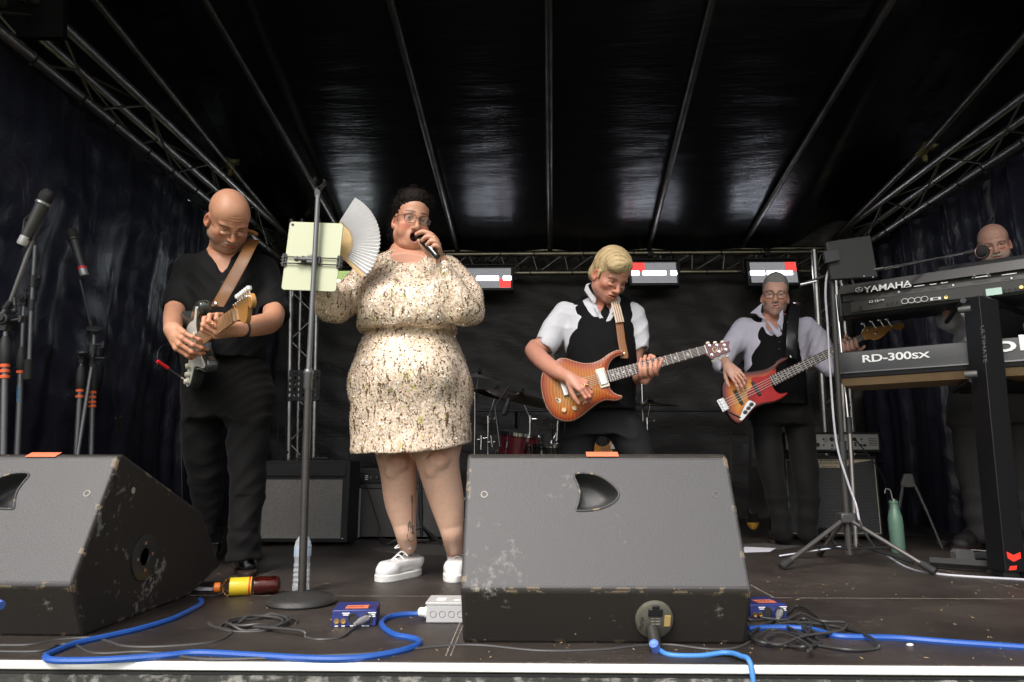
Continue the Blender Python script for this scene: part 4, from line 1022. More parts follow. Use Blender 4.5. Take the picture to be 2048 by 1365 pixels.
 m = MB(); a = P(1130, 845, Y); m.path(catmull([a, P(1128, 862, 3.3), P(1118, 880, 3.4), P(1098, 892, 3.5), P(1078, 880, 3.6), P(1076, 862, 3.62), P(1088, 845, 3.6), P(1100, 838, 3.5), P(1105, 870, 3.5), G(1112, 1090)], 6), .0035, n=7)
 tag(m.obj('guitar_cable', MATS['cable_black']), 'black lead looping down from the amber guitar', 'cable')
 return M
double_cut()
def bass():
 Y = 4.02; z6 = lambda L: [(1400 + x / 3.4125, 500 + y / 3.4125) for x, y in L]
 o = P(1545, 762, Y); hd = P(1765, 668, Y - .05); M = gframe(o, hd, (.06, -1, .1))
 t = thing('bass_guitar', 'sunburst bass guitar with red pickguard played by the man in spectacles and waistcoat', 'bass guitar', o)
 pts = trace(M, z6([(600, 735), (570, 735), (530, 752), (490, 790), (440, 815), (380, 828), (320, 835), (250, 842), (195, 862), (158, 900), (143, 950), (148, 1010), (165, 1080), (185, 1130), (215, 1170), (255, 1192), (290, 1180), (330, 1135), (375, 1085), (430, 1062), (500, 1048), (560, 1022), (596, 988), (590, 975), (540, 978), (505, 955), (492, 925), (500, 890), (512, 850), (518, 815), (545, 785), (590, 758)]))
 V, F, d = body_solid(outline(pts[::-1], 3), .042, .010)
 C = ramp(-d, [(-.01, (.02, .008, .006)), (.004, (.025, .008, .006)), (.016, (.12, .012, .006)), (.032, (.36, .05, .008)), (.055, (.55, .17, .018)), (.08, (.62, .27, .035)), (.15, (.66, .32, .05))])
 C[V[:, 2] < .010] = (.02, .008, .006)
 mesh_obj('body', xf(M, V), F, mat('sunburst_lacquer', (.5, .2, .05), .3, coat=.3, spec=.3, attr='Col'), t, smooth=180, cols=C)
 pg = trace(M, z6([(512, 818), (495, 828), (470, 850), (430, 868), (380, 872), (345, 880), (350, 930), (335, 960), (318, 975), (322, 1020), (345, 1030), (360, 1050), (380, 1056), (430, 1045), (500, 1035), (560, 1005), (592, 980), (540, 988), (500, 960), (488, 930), (480, 900), (505, 880)]))
 flat_part(M, outline(pg, 2), .0212, .003, 'pickguard', mat('red_tortoiseshell', (.42, .012, .010), .3, spec=.3, var=(14, .5, (.20, .005, .006))), t, bevel=.001)
 cp = trace(M, z6([(320, 1035), (365, 1045), (372, 1062), (330, 1110), (285, 1165), (262, 1160), (275, 1120)]))
 flat_part(M, outline(cp, 3), .0212, .0035, 'control_plate', mat('chrome_plate', (.5, .5, .5), .15, 1), t, bevel=.001)
 for q in ((345, 1060), (325, 1085), (303, 1112)):
  (x, y), = trace(M, z6([q])); mb = MB(); mb.lathe([(.012, 0), (.011, .012), (0, .0125)], M @ Vector((x, y, .025)), M.to_3x3() @ Vector((0, 0, 1)), n=16); mb.obj('knob', M_blkp, t)
 (hx, hy), = trace(M, z6([(480, 905)])); (ux, uy), = trace(M, z6([(1050, 590)]))
 (b0x, b0y), = trace(M, [(1541, 764)]); (b1x, b1y), = trace(M, [(1722, 676)])
 A_, B_ = M @ Vector((b0x, b0y, 0)), M @ Vector((b1x, b1y, 0)); M2 = gframe(A_, B_, M.to_3x3() @ Vector((0, 0, 1))); ln = (B_ - A_).length
 for (x, y, sx) in ((-.10, -.0, .019), (-.215, .0, .019)):
  mb = MB(); gbox(mb, M2, (x, y, .026), (sx, .092, .012)); mb.obj('pickup', M_blkp, t, bevel=.004)
 mb = MB(); gbox(mb, M2, (-.315, 0, .026), (.045, .075, .006))
 for i in range(4): gbox(mb, M2, (-.312, (i - 1.5) * .0185, .032), (.03, .012, .008))
 mb.obj('bridge', MATS['chrome_plate'], t, bevel=.0015)
 xs, wat = neck(t, M2, 0, ln, .062, .040, .022, 20, 0, ln / (1 - 2 ** (-20 / 12)) * .99, M_maple, M_rose, strings=4, bx=-.31)
 mb = MB()
 for i in (2, 4, 6, 8, 14, 16, 18): x = (xs[i] + xs[i - 1]) / 2; mb.tube(M2 @ Vector((x, 0, .027)), M2 @ Vector((x, 0, .0278)), .0032, n=10)
 x = (xs[11] + xs[10]) / 2
 for q in (-.012, .012): mb.tube(M2 @ Vector((x, q, .027)), M2 @ Vector((x, q, .0278)), .0032, n=10)
 mb.obj('inlays', M_inlay, t)
 z7 = lambda L: [(1640 + x / 3.25, 420 + y / 3.25) for x, y in L]
 hs = trace(M, z7([(262, 812), (270, 785), (295, 765), (345, 765), (400, 760), (450, 752), (490, 745), (530, 740), (538, 762), (520, 782), (495, 784), (470, 775), (440, 790), (410, 820), (375, 845), (345, 852), (310, 845), (278, 850)]))
 flat_part(M, outline(hs, 3), .008, .014, 'headstock', M_maple, t, bevel=.002)
 for q in ((300, 785), (355, 770), (408, 762), (455, 757)):
  (x, y), = trace(M, z7([q])); mb = MB(); tuner(mb, M, x, y, .022, 1); mb.obj('tuner_post', M_chrome, t)
  mb = MB(); mb.tube(M @ Vector((x, y, .012)), M @ Vector((x, y + .04, .012)), .003, n=8); mb.sphere(M @ Vector((x, y + .048, .012)), .014, n=12, m=7, M=M.to_3x3(), sc=(1, .8, .3)); mb.obj('tuner', M_chrome, t)
 (x, y), = trace(M, z7([(352, 806)])); mb = MB(); mb.lathe([(.008, 0), (.008, .002), (0, .003)], M @ Vector((x, y, .022)), M.to_3x3() @ Vector((0, 0, 1)), n=12); mb.obj('string_tree', M_chrome, t)
 m = MB(); pp = catmull([P(1592, 610, 4.22), P(1588, 630, 4.15), P(1585, 665, 4.10), P(1584, 700, 4.07), P(1583, 716, 4.04)], 5); m.path(pp, .034, n=14, flat=(1, .08), up=Vector((0, -1, .1))); s = m.obj('strap', mat('black_strap', (.014, .014, .015), .25, coat=.3), t)
 m = MB(); pp = catmull([P(1592, 610, 4.22), P(1585, 612, 4.4), P(1530, 680, 4.5), P(1480, 740, 4.3), P(1446, 790, 4.08)], 5); m.path(pp, .03, n=12, flat=(1, .1)); m.obj('strap', MATS['black_strap'], t)
 (x, y), = trace(M, [(1582, 716)]); m = MB(); m.tube(M @ Vector((x, y, 0)), M @ Vector((x, y + .014, 0)), .007, n=10); m.obj('strap_button', M_chrome, t)
 m = MB(); m.path(catmull([P(1482, 836, Y - .02), P(1450, 820, Y), P(1425, 808, Y + .05), P(1424, 798, Y + .1), P(1440, 800, Y + .1), P(1462, 850, 4.3), P(1460, 960, 4.4), G(1480, 1078)], 7), .0035, n=7)
 tag(m.obj('guitar_cable', MATS['cable_black']), 'thin black lead curling from the sunburst bass to the floor', 'cable')
 return M
bass()
SEC = sec
def sequin_mat():
 if 'sequins' in MATS: return MATS['sequins']
 def ex(m, n, L, b, tc):
  def node(t, **k):
   q = n.new('ShaderNode' + t)
   for a, c in k.items(): setattr(q, a, c)
   return q
  mp = node('Mapping'); mp.inputs['Scale'].default_value = (1, 1, 1); L.new(tc.outputs['Object'], mp.inputs[0])
  v = node('TexVoronoi'); v.inputs['Scale'].default_value = 185; v.inputs['Randomness'].default_value = .75; L.new(mp.outputs[0], v.inputs['Vector'])
  sb = node('VectorMath', operation='SUBTRACT'); sb.inputs[1].default_value = (.5, .5, .5); L.new(v.outputs['Color'], sb.inputs[0])
  scl = node('VectorMath', operation='SCALE'); scl.inputs['Scale'].default_value = .5; L.new(sb.outputs[0], scl.inputs[0])
  ge = node('NewGeometry'); ad = node('VectorMath', operation='ADD'); L.new(ge.outputs['Normal'], ad.inputs[0]); L.new(scl.outputs[0], ad.inputs[1])
  nm = node('VectorMath', operation='NORMALIZE'); L.new(ad.outputs[0], nm.inputs[0]); L.new(nm.outputs[0], b.inputs['Normal'])
  cr = node('ValToRGB'); e = cr.color_ramp; e.interpolation = 'CONSTANT'
  e.elements[0].position = 0; e.elements[0].color = (.66, .51, .39, 1); e.elements[1].position = .30; e.elements[1].color = (.72, .58, .45, 1)
  for p_, c_ in ((.62, (.76, .63, .50, 1)), (.80, (.64, .47, .31, 1)), (.88, (.70, .55, .42, 1)), (.95, (.84, .77, .68, 1))): q = e.elements.new(p_); q.color = c_
  sx = node('SeparateColor'); L.new(v.outputs['Color'], sx.inputs[0]); L.new(sx.outputs[0], cr.inputs[0])
  m2 = node('Mapping'); m2.inputs['Scale'].default_value = (70, 70, 20); L.new(tc.outputs['Object'], m2.inputs[0])
  n2 = node('TexNoise'); n2.inputs['Scale'].default_value = 1; n2.inputs['Detail'].default_value = 2.5; n2.inputs['Distortion'].default_value = .6; L.new(m2.outputs[0], n2.inputs['Vector'])
  jt = node('Math', operation='MULTIPLY_ADD'); L.new(sx.outputs[1], jt.inputs[0]); jt.inputs[1].default_value = .10; L.new(n2.outputs['Fac'], jt.inputs[2])
  gt = node('Math', operation='GREATER_THAN'); gt.inputs[1].default_value = .662; L.new(jt.outputs[0], gt.inputs[0])
  m3 = node('Mapping'); m3.inputs['Scale'].default_value = (55, 55, 26); m3.inputs['Location'].default_value = (3, 7, 1); L.new(tc.outputs['Object'], m3.inputs[0])
  n3 = node('TexNoise'); n3.inputs['Scale'].default_value = 1; n3.inputs['Detail'].default_value = 1; L.new(m3.outputs[0], n3.inputs['Vector'])
  j3 = node('Math', operation='MULTIPLY_ADD'); L.new(sx.outputs[2], j3.inputs[0]); j3.inputs[1].default_value = .10; L.new(n3.outputs['Fac'], j3.inputs[2])
  g3 = node('Math', operation='GREATER_THAN'); g3.inputs[1].default_value = .76; L.new(j3.outputs[0], g3.inputs[0])
  mx = node('Mix', data_type='RGBA'); L.new(gt.outputs[0], mx.inputs[0]); L.new(cr.outputs[0], mx.inputs[6]); mx.inputs[7].default_value = (.17, .11, .065, 1)
  my = node('Mix', data_type='RGBA'); L.new(g3.outputs[0], my.inputs[0]); L.new(mx.outputs[2], my.inputs[6]); my.inputs[7].default_value = (.46, .42, .15, 1)
  L.new(my.outputs[2], b.inputs['Base Color'])
  gm = node('Math', operation='GREATER_THAN'); gm.inputs[1].default_value = .6; L.new(sx.outputs[1], gm.inputs[0])
  ml = node('Math', operation='MULTIPLY'); ml.inputs[1].default_value = .18; L.new(gm.outputs[0], ml.inputs[0]); L.new(ml.outputs[0], b.inputs['Metallic'])
 return mat('sequins', (.7, .6, .5), .24, .6, extra=ex)
def singer():
 sec = SEC
 skin = (.56, .285, .185)
 M = head_at(833, 439, 2.80, 17, 8, 1.02, roll=4, tall=1.07)
 neck = P(816, 532, 2.93)
 pcs = [make_head(M, neck, skin, wd=.92, jaw=.94, fat=.6, mouth=.9, neck_r=.062, brow=(.07, .035, .025), lids=.42, nose=1.12, lips=(.40, .12, .11), young=1, h=.0022)]
 s = SDF(*bounds([P(730, 480, 2.9), P(905, 700, 3.0)], .1), .007)
 s.loft([sec(500, 786, 848, 2.93, .06), sec(513, 765, 868, 2.93, .09), sec(525, 745, 890, 2.92, .115), sec(545, 732, 900, 2.90, .145), sec(600, 735, 895, 2.90, .15), sec(700, 740, 900, 2.95, .14)], .02)
 s.cone(P(818, 500, 2.92), P(818, 528, 2.90), .064, .075, .05)
 V, F = s.mesh(); pcs.append((V, F, skin_cols(V, skin, 4, .03)))
 sL, eL, wL = P(905, 545, 2.95), P(930, 622, 2.82), P(884, 524, 2.700)
 W1 = wrist_frame(wL, P(862, 478, 2.680) - wL, (.55, -.70, -.25))
 pcs.append(arm_mesh([sL, eL, P(910, 578, 2.76), wL], [.04, .034, .030, .027], None, skin, seed=2))
 h_ = SDF(*bounds([P(825, 450, 2.6), P(900, 545, 2.6)], .08), .0022)
 h_.chain([P(889, 534, 2.720), P(882, 519, 2.705), P(868, 499, 2.695)], [.029, .028, .030], k=.01, n=3); h_.ell(P(864, 492, 2.702), [.030, .022, .034], .02)
 for q, r_ in (([(871, 497, 2.690), (873, 483, 2.665), (863, 470, 2.640), (846, 464, 2.633), (833, 469, 2.642)], .0098), ([(873, 502, 2.690), (876, 490, 2.660), (868, 478, 2.633), (854, 474, 2.628), (845, 481, 2.636)], .0100), ([(875, 507, 2.690), (878, 498, 2.660), (873, 486, 2.632), (862, 483, 2.626), (854, 490, 2.635)], .0095), ([(876, 512, 2.690), (880, 505, 2.662), (877, 495, 2.636), (868, 492, 2.628), (862, 497, 2.636)], .0085)):
  h_.chain([P(*v) for v in q], [r_ * 1.1, r_ * 1.12, r_ * 1.02, r_, r_ * .85], k=.005, n=3); h_.ell(P(*q[1]), [r_ * 1.2] * 3, .005)
 h_.chain([P(876, 517, 2.695), P(860, 508, 2.680), P(846, 493, 2.665), P(838, 482, 2.655)], [.018, .0145, .0115, .0092], k=.008, n=3)
 V, F = h_.mesh(); V = smooth_mesh(V, F, 1, .4); pcs.append((V, F, skin_cols(V, np.array(skin) * (1.04, 1.08, 1.1), 9)))
 sR, eR, wR = P(740, 560, 2.95), P(670, 618, 2.79), P(648, 545, 2.66)
 W2 = wrist_frame(wR, P(652, 490, 2.63) - wR, (-.6, -.6, 0))
 pcs.append(arm_mesh([sR, eR, P(655, 590, 2.72), wR], [.04, .032, .032, .028], W2, skin, hs=.98, side=1, seed=3, curl=((1.0, 1.3, .9),) * 4, thumb=(.5, .3, .8), spread=.04))
 s = SDF(*bounds([P(760, 800, 2.95), G(930, 1160), G(790, 1160)], .13), .0055)
 aL, aR = G(820, 1138) + Vector((0, .0, .06)), G(912, 1142) + Vector((.0, 0, .06))
 kL, kR = P(796, 935, 3.0), P(876, 925, 2.93)
 s.chain([P(783, 800, 3.0), P(788, 870, 3.0), kL, P(801, 1000, 3.03), P(808, 1045, 3.04), P(813, 1075, 3.06), aL], [.108, .100, .080, .070, .052, .043, .037], k=.04, n=7)
 s.chain([P(872, 800, 2.95), P(873, 868, 2.93), kR, P(893, 1000, 2.98), P(901, 1045, 3.0), P(906, 1075, 3.03), aR], [.125, .114, .090, .074, .056, .046, .039], k=.04, n=7)
 for k, (cx, cy) in enumerate(((796, 930), (876, 925))):
  c = P(cx, cy, (2.92, 2.85)[k]); s.ell(c + Vector((0, .0, .015)), [.045, .03, .042], .02); s.chain([c + Vector((-.05, -.012, .025)), c + Vector((0, -.03, .052)), c + Vector((.05, -.012, .03))], [.006, .007, .006], k=.015, op='-', n=3)
  s.chain([c + Vector((-.045, -.005, -.05)), c + Vector((0, -.02, -.062)), c + Vector((.045, -.005, -.05))], [.005, .005, .005], k=.014, op='-', n=3)
  s.ell(c + Vector((-.03, .01, -.02)), [.025, .02, .035], .02)
 V, F = s.mesh(); V = smooth_mesh(V, F, 2); C = skin_cols(V, np.array(skin) * (1.30, 1.62, 1.80), 6)
 paint(C, V, P(796, 918, 2.88), (.07, .08, .05), np.array(skin) * (.9, .72, .68), .5); paint(C, V, P(876, 912, 2.8), (.08, .08, .05), np.array(skin) * (.9, .72, .68), .5)
 pcs.append((V, F, C))
 o = disp_person(pcs, 'woman in gold sequinned dress and white trainers singing with a raised paper fan', (P(850, 1140, 3.0).x, 3.0, 0))
 eyes(M, o, iris=(.06, .07, .04), look=(.25, 1, .10))
 spectacles(M, o, mat('rose_metal', (.10, .045, .035), .3, .8), wd=.0245, hh=.0185, y=.104, z=-.003, r=.0013, square=2.0, gap=.034)
 deps = o.data
 from mathutils.bvhtree import BVHTree
 bvh = BVHTree.FromPolygons([o.matrix_basis @ v.co + Vector(o.location) * 0 for v in deps.vertices], [tuple(p.vertices) for p in deps.polygons])
 def onskin(px, py):
  d = ray(px, py).normalized(); h, nrm, *_ = bvh.ray_cast(Vector((0, 0, CAMZ)), d); return (h + nrm * .0008) if h else None
 ink = mat('tattoo_ink', (.10, .085, .08), .6); ink2 = mat('tattoo_shade', (.24, .15, .11), .55)
 z4 = lambda L: [(640 + x / 3.25, 780 + y / 3.25) for x, y in L]
 gb = [(578, 860), (570, 880), (575, 910), (567, 950), (575, 980), (592, 988), (612, 975), (615, 935), (608, 900), (612, 880), (600, 890), (590, 885), (588, 862), (582, 850)]
 pts = [onskin(*p) for p in z4(gb)]
 if all(pts):
  c_ = onskin(*z4([(592, 930)])[0]); m = MB(); m.add(pts + [c_], [(i, (i + 1) % len(pts), len(pts)) for i in range(len(pts))]); m.obj('tattoo', ink2, o, smooth=0)
  m = MB(); m.path(pts, .0012, n=4, closed=True)
  m.path([onskin(*p) for p in z4([(598, 900), (598, 860), (597, 820), (597, 780), (598, 740), (598, 725)])], .0018, n=4)
  m.path([onskin(*p) for p in z4([(600, 725), (594, 705), (600, 685)])], .003, n=4)
  for q in (690, 700, 710, 720, 730): m.path([onskin(*p) for p in z4([(588, q), (606, q + 2)])], .0009, n=4)
  m.path([onskin(*p) for p in z4([(598, 885), (600, 930), (605, 935)])], .005, n=4)
  m.obj('tattoo', ink, o)
 dress = sequin_mat()
 sec = lambda py, xl, xr, Y, ry, k=.03: SEC(py, xl + (xr - xl) * k * .5, xr - (xr - xl) * k * .5, Y, ry)
 s = SDF(*bounds([P(640, 480, 2.9), P(960, 905, 3.0), P(830, 700, 2.72)], .19), .0055)
 s.loft([sec(507, 790, 850, 2.94, .09), sec(516, 758, 880, 2.94, .115), sec(528, 735, 905, 2.93, .135), sec(550, 722, 915, 2.92, .16), sec(585, 716, 915, 2.90, .195), sec(615, 716, 914, 2.89, .215), sec(640, 716, 914, 2.89, .222), sec(658, 715, 917, 2.90, .226), sec(668, 720, 913, 2.90, .212)], .02)
 s.loft([sec(640, 738, 902, 2.92, .15), sec(666, 735, 906, 2.92, .16), sec(692, 718, 921, 2.92, .195), sec(730, 704, 938, 2.92, .22), sec(775, 700, 944, 2.92, .225), sec(820, 700, 945, 2.92, .215), sec(870, 702, 944, 2.92, .20), sec(912, 699, 946, 2.92, .20)], .006)
 for q, r in ((770, .075), (862, .075)): s.ell(P(q, 605, 2.75), [.105, .08, .085], .06)
 s.ell(P(822, 745, 2.76), [.17, .09, .12], .07); s.ell(P(735, 770, 2.92), [.06, .12, .1], .04); s.ell(P(912, 780, 2.92), [.06, .12, .1], .04)
 s.chain([P(722, 668, 2.80), P(765, 670, 2.715), P(790, 656, 2.70), P(830, 652, 2.70), P(880, 656, 2.73), P(915, 652, 2.82)], [.012] * 6, k=.018, op='-', n=4)
 s.chain([P(893, 548, 2.93), P(925, 585, 2.88), P(937, 618, 2.80), P(924, 618, 2.74), P(905, 578, 2.72), P(889, 540, 2.70)], [.082, .081, .070, .068, .056, .040], k=.04, n=3)
 s.chain([P(737, 558, 2.93), P(700, 592, 2.88), P(672, 618, 2.80), P(658, 608, 2.74), P(652, 582, 2.70), P(648, 558, 2.68)], [.082, .076, .066, .062, .052, .038], k=.04, n=3)
 for cr in ([P(896, 545, 2.75), P(901, 580, 2.72), P(908, 620, 2.72), P(916, 650, 2.80)], [P(730, 560, 2.76), P(721, 590, 2.72), P(716, 620, 2.74), P(716, 645, 2.80)]): s.chain(cr, [.006, .010, .012, .012], k=.018, op='-', n=3)
 s.ell(P(818, 512, 2.83), [.078, .16, .052], .006, '-'); s.cone(P(818, 520, 2.9), P(818, 480, 2.93), .07, .09, .006, '-')
 a, b, c = P(700, 900, 2.92), P(945, 884, 2.92), P(830, 905, 2.72)
 nn = (b - a).cross(c - a).normalized(); nn = nn if nn.z < 0 else -nn
 s.plane(a, nn);
 def wr(x, y, z):
  up = np.clip((z - a.z - .62) * 8, 0, 1); r = .0045 * np.sin(x * 62 + 5 * np.sin(z * 9) + y * 30) * np.sin(z * 19 + x * 12) * up
  return r + folds3(x, y, z, .0028, (34, 22, 16), 2.2) + .0035 * np.sin(z * 34 + 6 * np.sin(x * 6 + 1)) * (1 - up) * np.clip((z - a.z) * 6, 0, 1)
 s.warp(wr)
 V, F = s.mesh(); V = smooth_mesh(V, F, 1); dr = mesh_obj('dress', V, F, dress, o, smooth=180)
 rr = random.Random(3); m = MB(); vn = V[F].mean(1); nrm = np.cross(V[F[:, 2]] - V[F[:, 0]], V[F[:, 3]] - V[F[:, 1]]); nrm /= np.linalg.norm(nrm, axis=1)[:, None] + 1e-9
 front = np.where(nrm[:, 1] < .25)[0]; pick = np.random.RandomState(5).choice(front, 2200, replace=False)
 vs, fs, mi = [], [], []
 for q, i in enumerate(pick):
  c = Vector(vn[i]); nv = (Vector(nrm[i]) + Vector((rr.uniform(-.5, .5), rr.uniform(-.5, .5), rr.uniform(-.5, .5)))).normalized(); x, y, _ = frame_of(nv); r_ = .0033; k0 = len(vs)
  for k in range(6): vs.append(c + Vector(nrm[i]) * .0025 + (x * math.cos(k * 1.047) + y * math.sin(k * 1.047)) * r_)
  fs.append(tuple(range(k0, k0 + 6))); mi.append(rr.choice((0, 0, 0, 0, 0, 1, 2, 2)))
 sq = mesh_obj('loose_sequins', vs, fs, [mat('sequin_pale', (.92, .86, .76), .15, .8), mat('sequin_dark', (.13, .08, .04), .2, .7), mat('sequin_copper', (.55, .30, .16), .18, .9), mat('sequin_lime', (.52, .50, .10), .2, .7)], dr, midx=mi, smooth=0)
 sq['kind'] = 'stuff'
 hair = mat('black_curls', (.008, .005, .004), .6, spec=.15, bump=(220, .8, 'noise', .004))
 s = SDF((-.15, -.19, -.16), (.15, .12, .20), .004)
 s.ell((0, -.030, .052), [.084, .098, .082], .02); s.ell((0, -.085, .055), [.062, .05, .062], .03); s.ell((0, -.07, -.02), [.072, .06, .07], .03); s.ell((0, -.06, -.08), [.055, .045, .04], .03)
 s.ell((0, .022, .082), [.072, .062, .050], .02); s.ell((0, .112, .006), [.069, .075, .064], .014, '-'); s.cone((-.075, .05, -.05), (.075, .05, -.05), .055, .055, .01, '-')
 for sx in (-1, 1): s.cone((sx * .08, .0, .0), (sx * .08, .02, -.06), .022, .03, .01, '-')
 s.warp(lambda x, y, z: .004 * np.sin(x * 150 + 4 * np.sin(z * 60)) * np.sin(y * 130 + 3 * np.sin(x * 70)) * np.sin(z * 140))
 V, F = s.mesh(); hv = xf(M, V); ho = mesh_obj('hair', hv, F, hair, o, smooth=180)
 m = MB(); r2 = random.Random(9); idx = [r2.randrange(len(V)) for _ in range(420)]
 for i in idx:
  p = Vector(V[i]); d = (p - Vector((0, -.03, .03))).normalized()
  if d.y > .55: continue
  d = (d + Vector((r2.uniform(-.5, .5), r2.uniform(-.5, .5), r2.uniform(-.5, .5)))).normalized(); x, y, z = frame_of(d); pts = []; R_ = r2.uniform(.0035, .0065); ln = r2.uniform(.012, .032); ph = r2.uniform(0, 6)
  for k in range(11):
   t = k / 10; pts.append(M @ (p + d * ln * t - Vector((0, 0, .012)) * t * t + (x * math.cos(ph + t * 9) + y * math.sin(ph + t * 9)) * R_ * min(1, t * 3)))
  m.path(pts, .0011, n=4, cap=False)
 m.obj('curls', hair, ho)
 m = MB(); pp = [P(x, y, Y) for x, y, Y in ((779, 516, 2.84), (785, 524, 2.79), (791, 531, 2.775), (806, 537, 2.755), (825, 535, 2.755), (845, 528, 2.78))]; m.path(catmull(pp, 4), .0009, n=5); m.sphere(P(790, 534, 2.77), .0032); m.obj('necklace', M_gold, o)
 m = MB(); m.sphere(M @ Vector((-.080, .0, -.043)), .004); m.obj('earring', M_gold, o)
 m = MB(); m.sphere(P(868, 474, 2.628), .0045); m.obj('ring', M_gold, o)
 mw = mat('white_leather', (.78, .78, .77), .42, bump=[(30, .2, 'noise', .006), (300, .1)]); ms = mat('white_sole', (.74, .74, .72), .6, var=(40, .3, (.5, .48, .45)))
 lc = mat('white_laces', (.8, .8, .8), .8)
 shoe('trainer', G(757, 1167), G(832, 1153) + Vector((0, .05, 0)), mw, ms, o, wd=.052, ankle=aL + Vector((.0, 0, .01)), laces=lc, sole=.029, high=True)
 shoe('trainer', G(905, 1168), G(925, 1135), mw, ms, o, wd=.052, ankle=aR + Vector((0, 0, .01)), laces=lc, sole=.029, high=True)
 return M, W1
singer_M, singer_W = singer()
def mic(loc_tip, loc_end, label, body=None, ring=None, cap=None, group=None, L=.25, k=1.0):
 a, b = Vector(loc_tip), Vector(loc_end); d = (b - a).normalized(); t = thing('microphone', label, 'microphone', b, group=group)
 bm_ = body or M_blkp
 m = MB(); m.lathe([(q_ * k, z_) for q_, z_ in [(0.001, 0), (.012, .002), (.021, .010), (.0255, .024), (.026, .036), (.023, .052)]], a, d, n=24); m.obj('grille', mat('mic_grille', (.03, .03, .03), .5, .6, bump=(420, 1.0, 'vor', .002)), t)
 m = MB(); m.lathe([(q_ * k, z_) for q_, z_ in [(.0235, .052), (.0265, .054), (.0265, .062), (.023, .066)]], a, d, n=24); m.obj('collar_ring', ring or M_blkp, t)
 m = MB(); m.lathe([(q_ * k, z_) for q_, z_ in [(.0225, .066), (.0205, .10), (.0185, .16), (.0175, L - .035)]], a, d, n=24); m.obj('handle', bm_, t)
 m = MB(); m.lathe([(q_ * k, z_) for q_, z_ in [(.0175, L - .035), (.0185, L - .034), (.0185, L - .008), (.016, L), (0, L)]], a, d, n=24); m.obj('end_cap', cap or M_blkp, t)
 return t
a = P(833, 467, 2.68); d = (P(873, 512, 2.625) - a).normalized()
t = mic(a, a + d * .2, 'black wireless microphone in the singing woman\'s hand', L=.165, k=.74, body=mat('gloss_black', (.012, .012, .013), .15, coat=.6))
m = MB(); m.box(a + d * .115 + Vector((.004, -.015, .003)), (.003, .002, .014), d.to_track_quat('Z', 'Y').to_matrix()); m.obj('badge', M_white, t)
M_shirtw = mat('white_shirt', (.62, .62, .66), .75, 0, spec=.2, bump=[(18, .35, 'noise', .012), (500, .1, 'noise', .001)])
M_shirtl = mat('lilac_shirt', (.56, .54, .64), .75, 0, spec=.2, bump=[(18, .4, 'noise', .012), (500, .1, 'noise', .001)])
M_vest = mat('black_waistcoat', (.006, .006, .0065), .85, 0, spec=.15, bump=[(16, .25, 'noise', .01), (600, .15, 'noise', .001)])
def creases(amp, seed): return lambda x, y, z: folds3(x, y, z, amp * .6, (28, 22, 20), seed) + ridges(x, y, z, amp * 1.35, seed)
def poly_prism(name, pts, Y, th, m, parent, dy=None, **k):
 mb = MB(); mb.prism([P(x, y, Y + (dy(x, y) if dy else 0)) for x, y in pts], (0, th, 0)); return mb.obj(name, m, parent, **k)
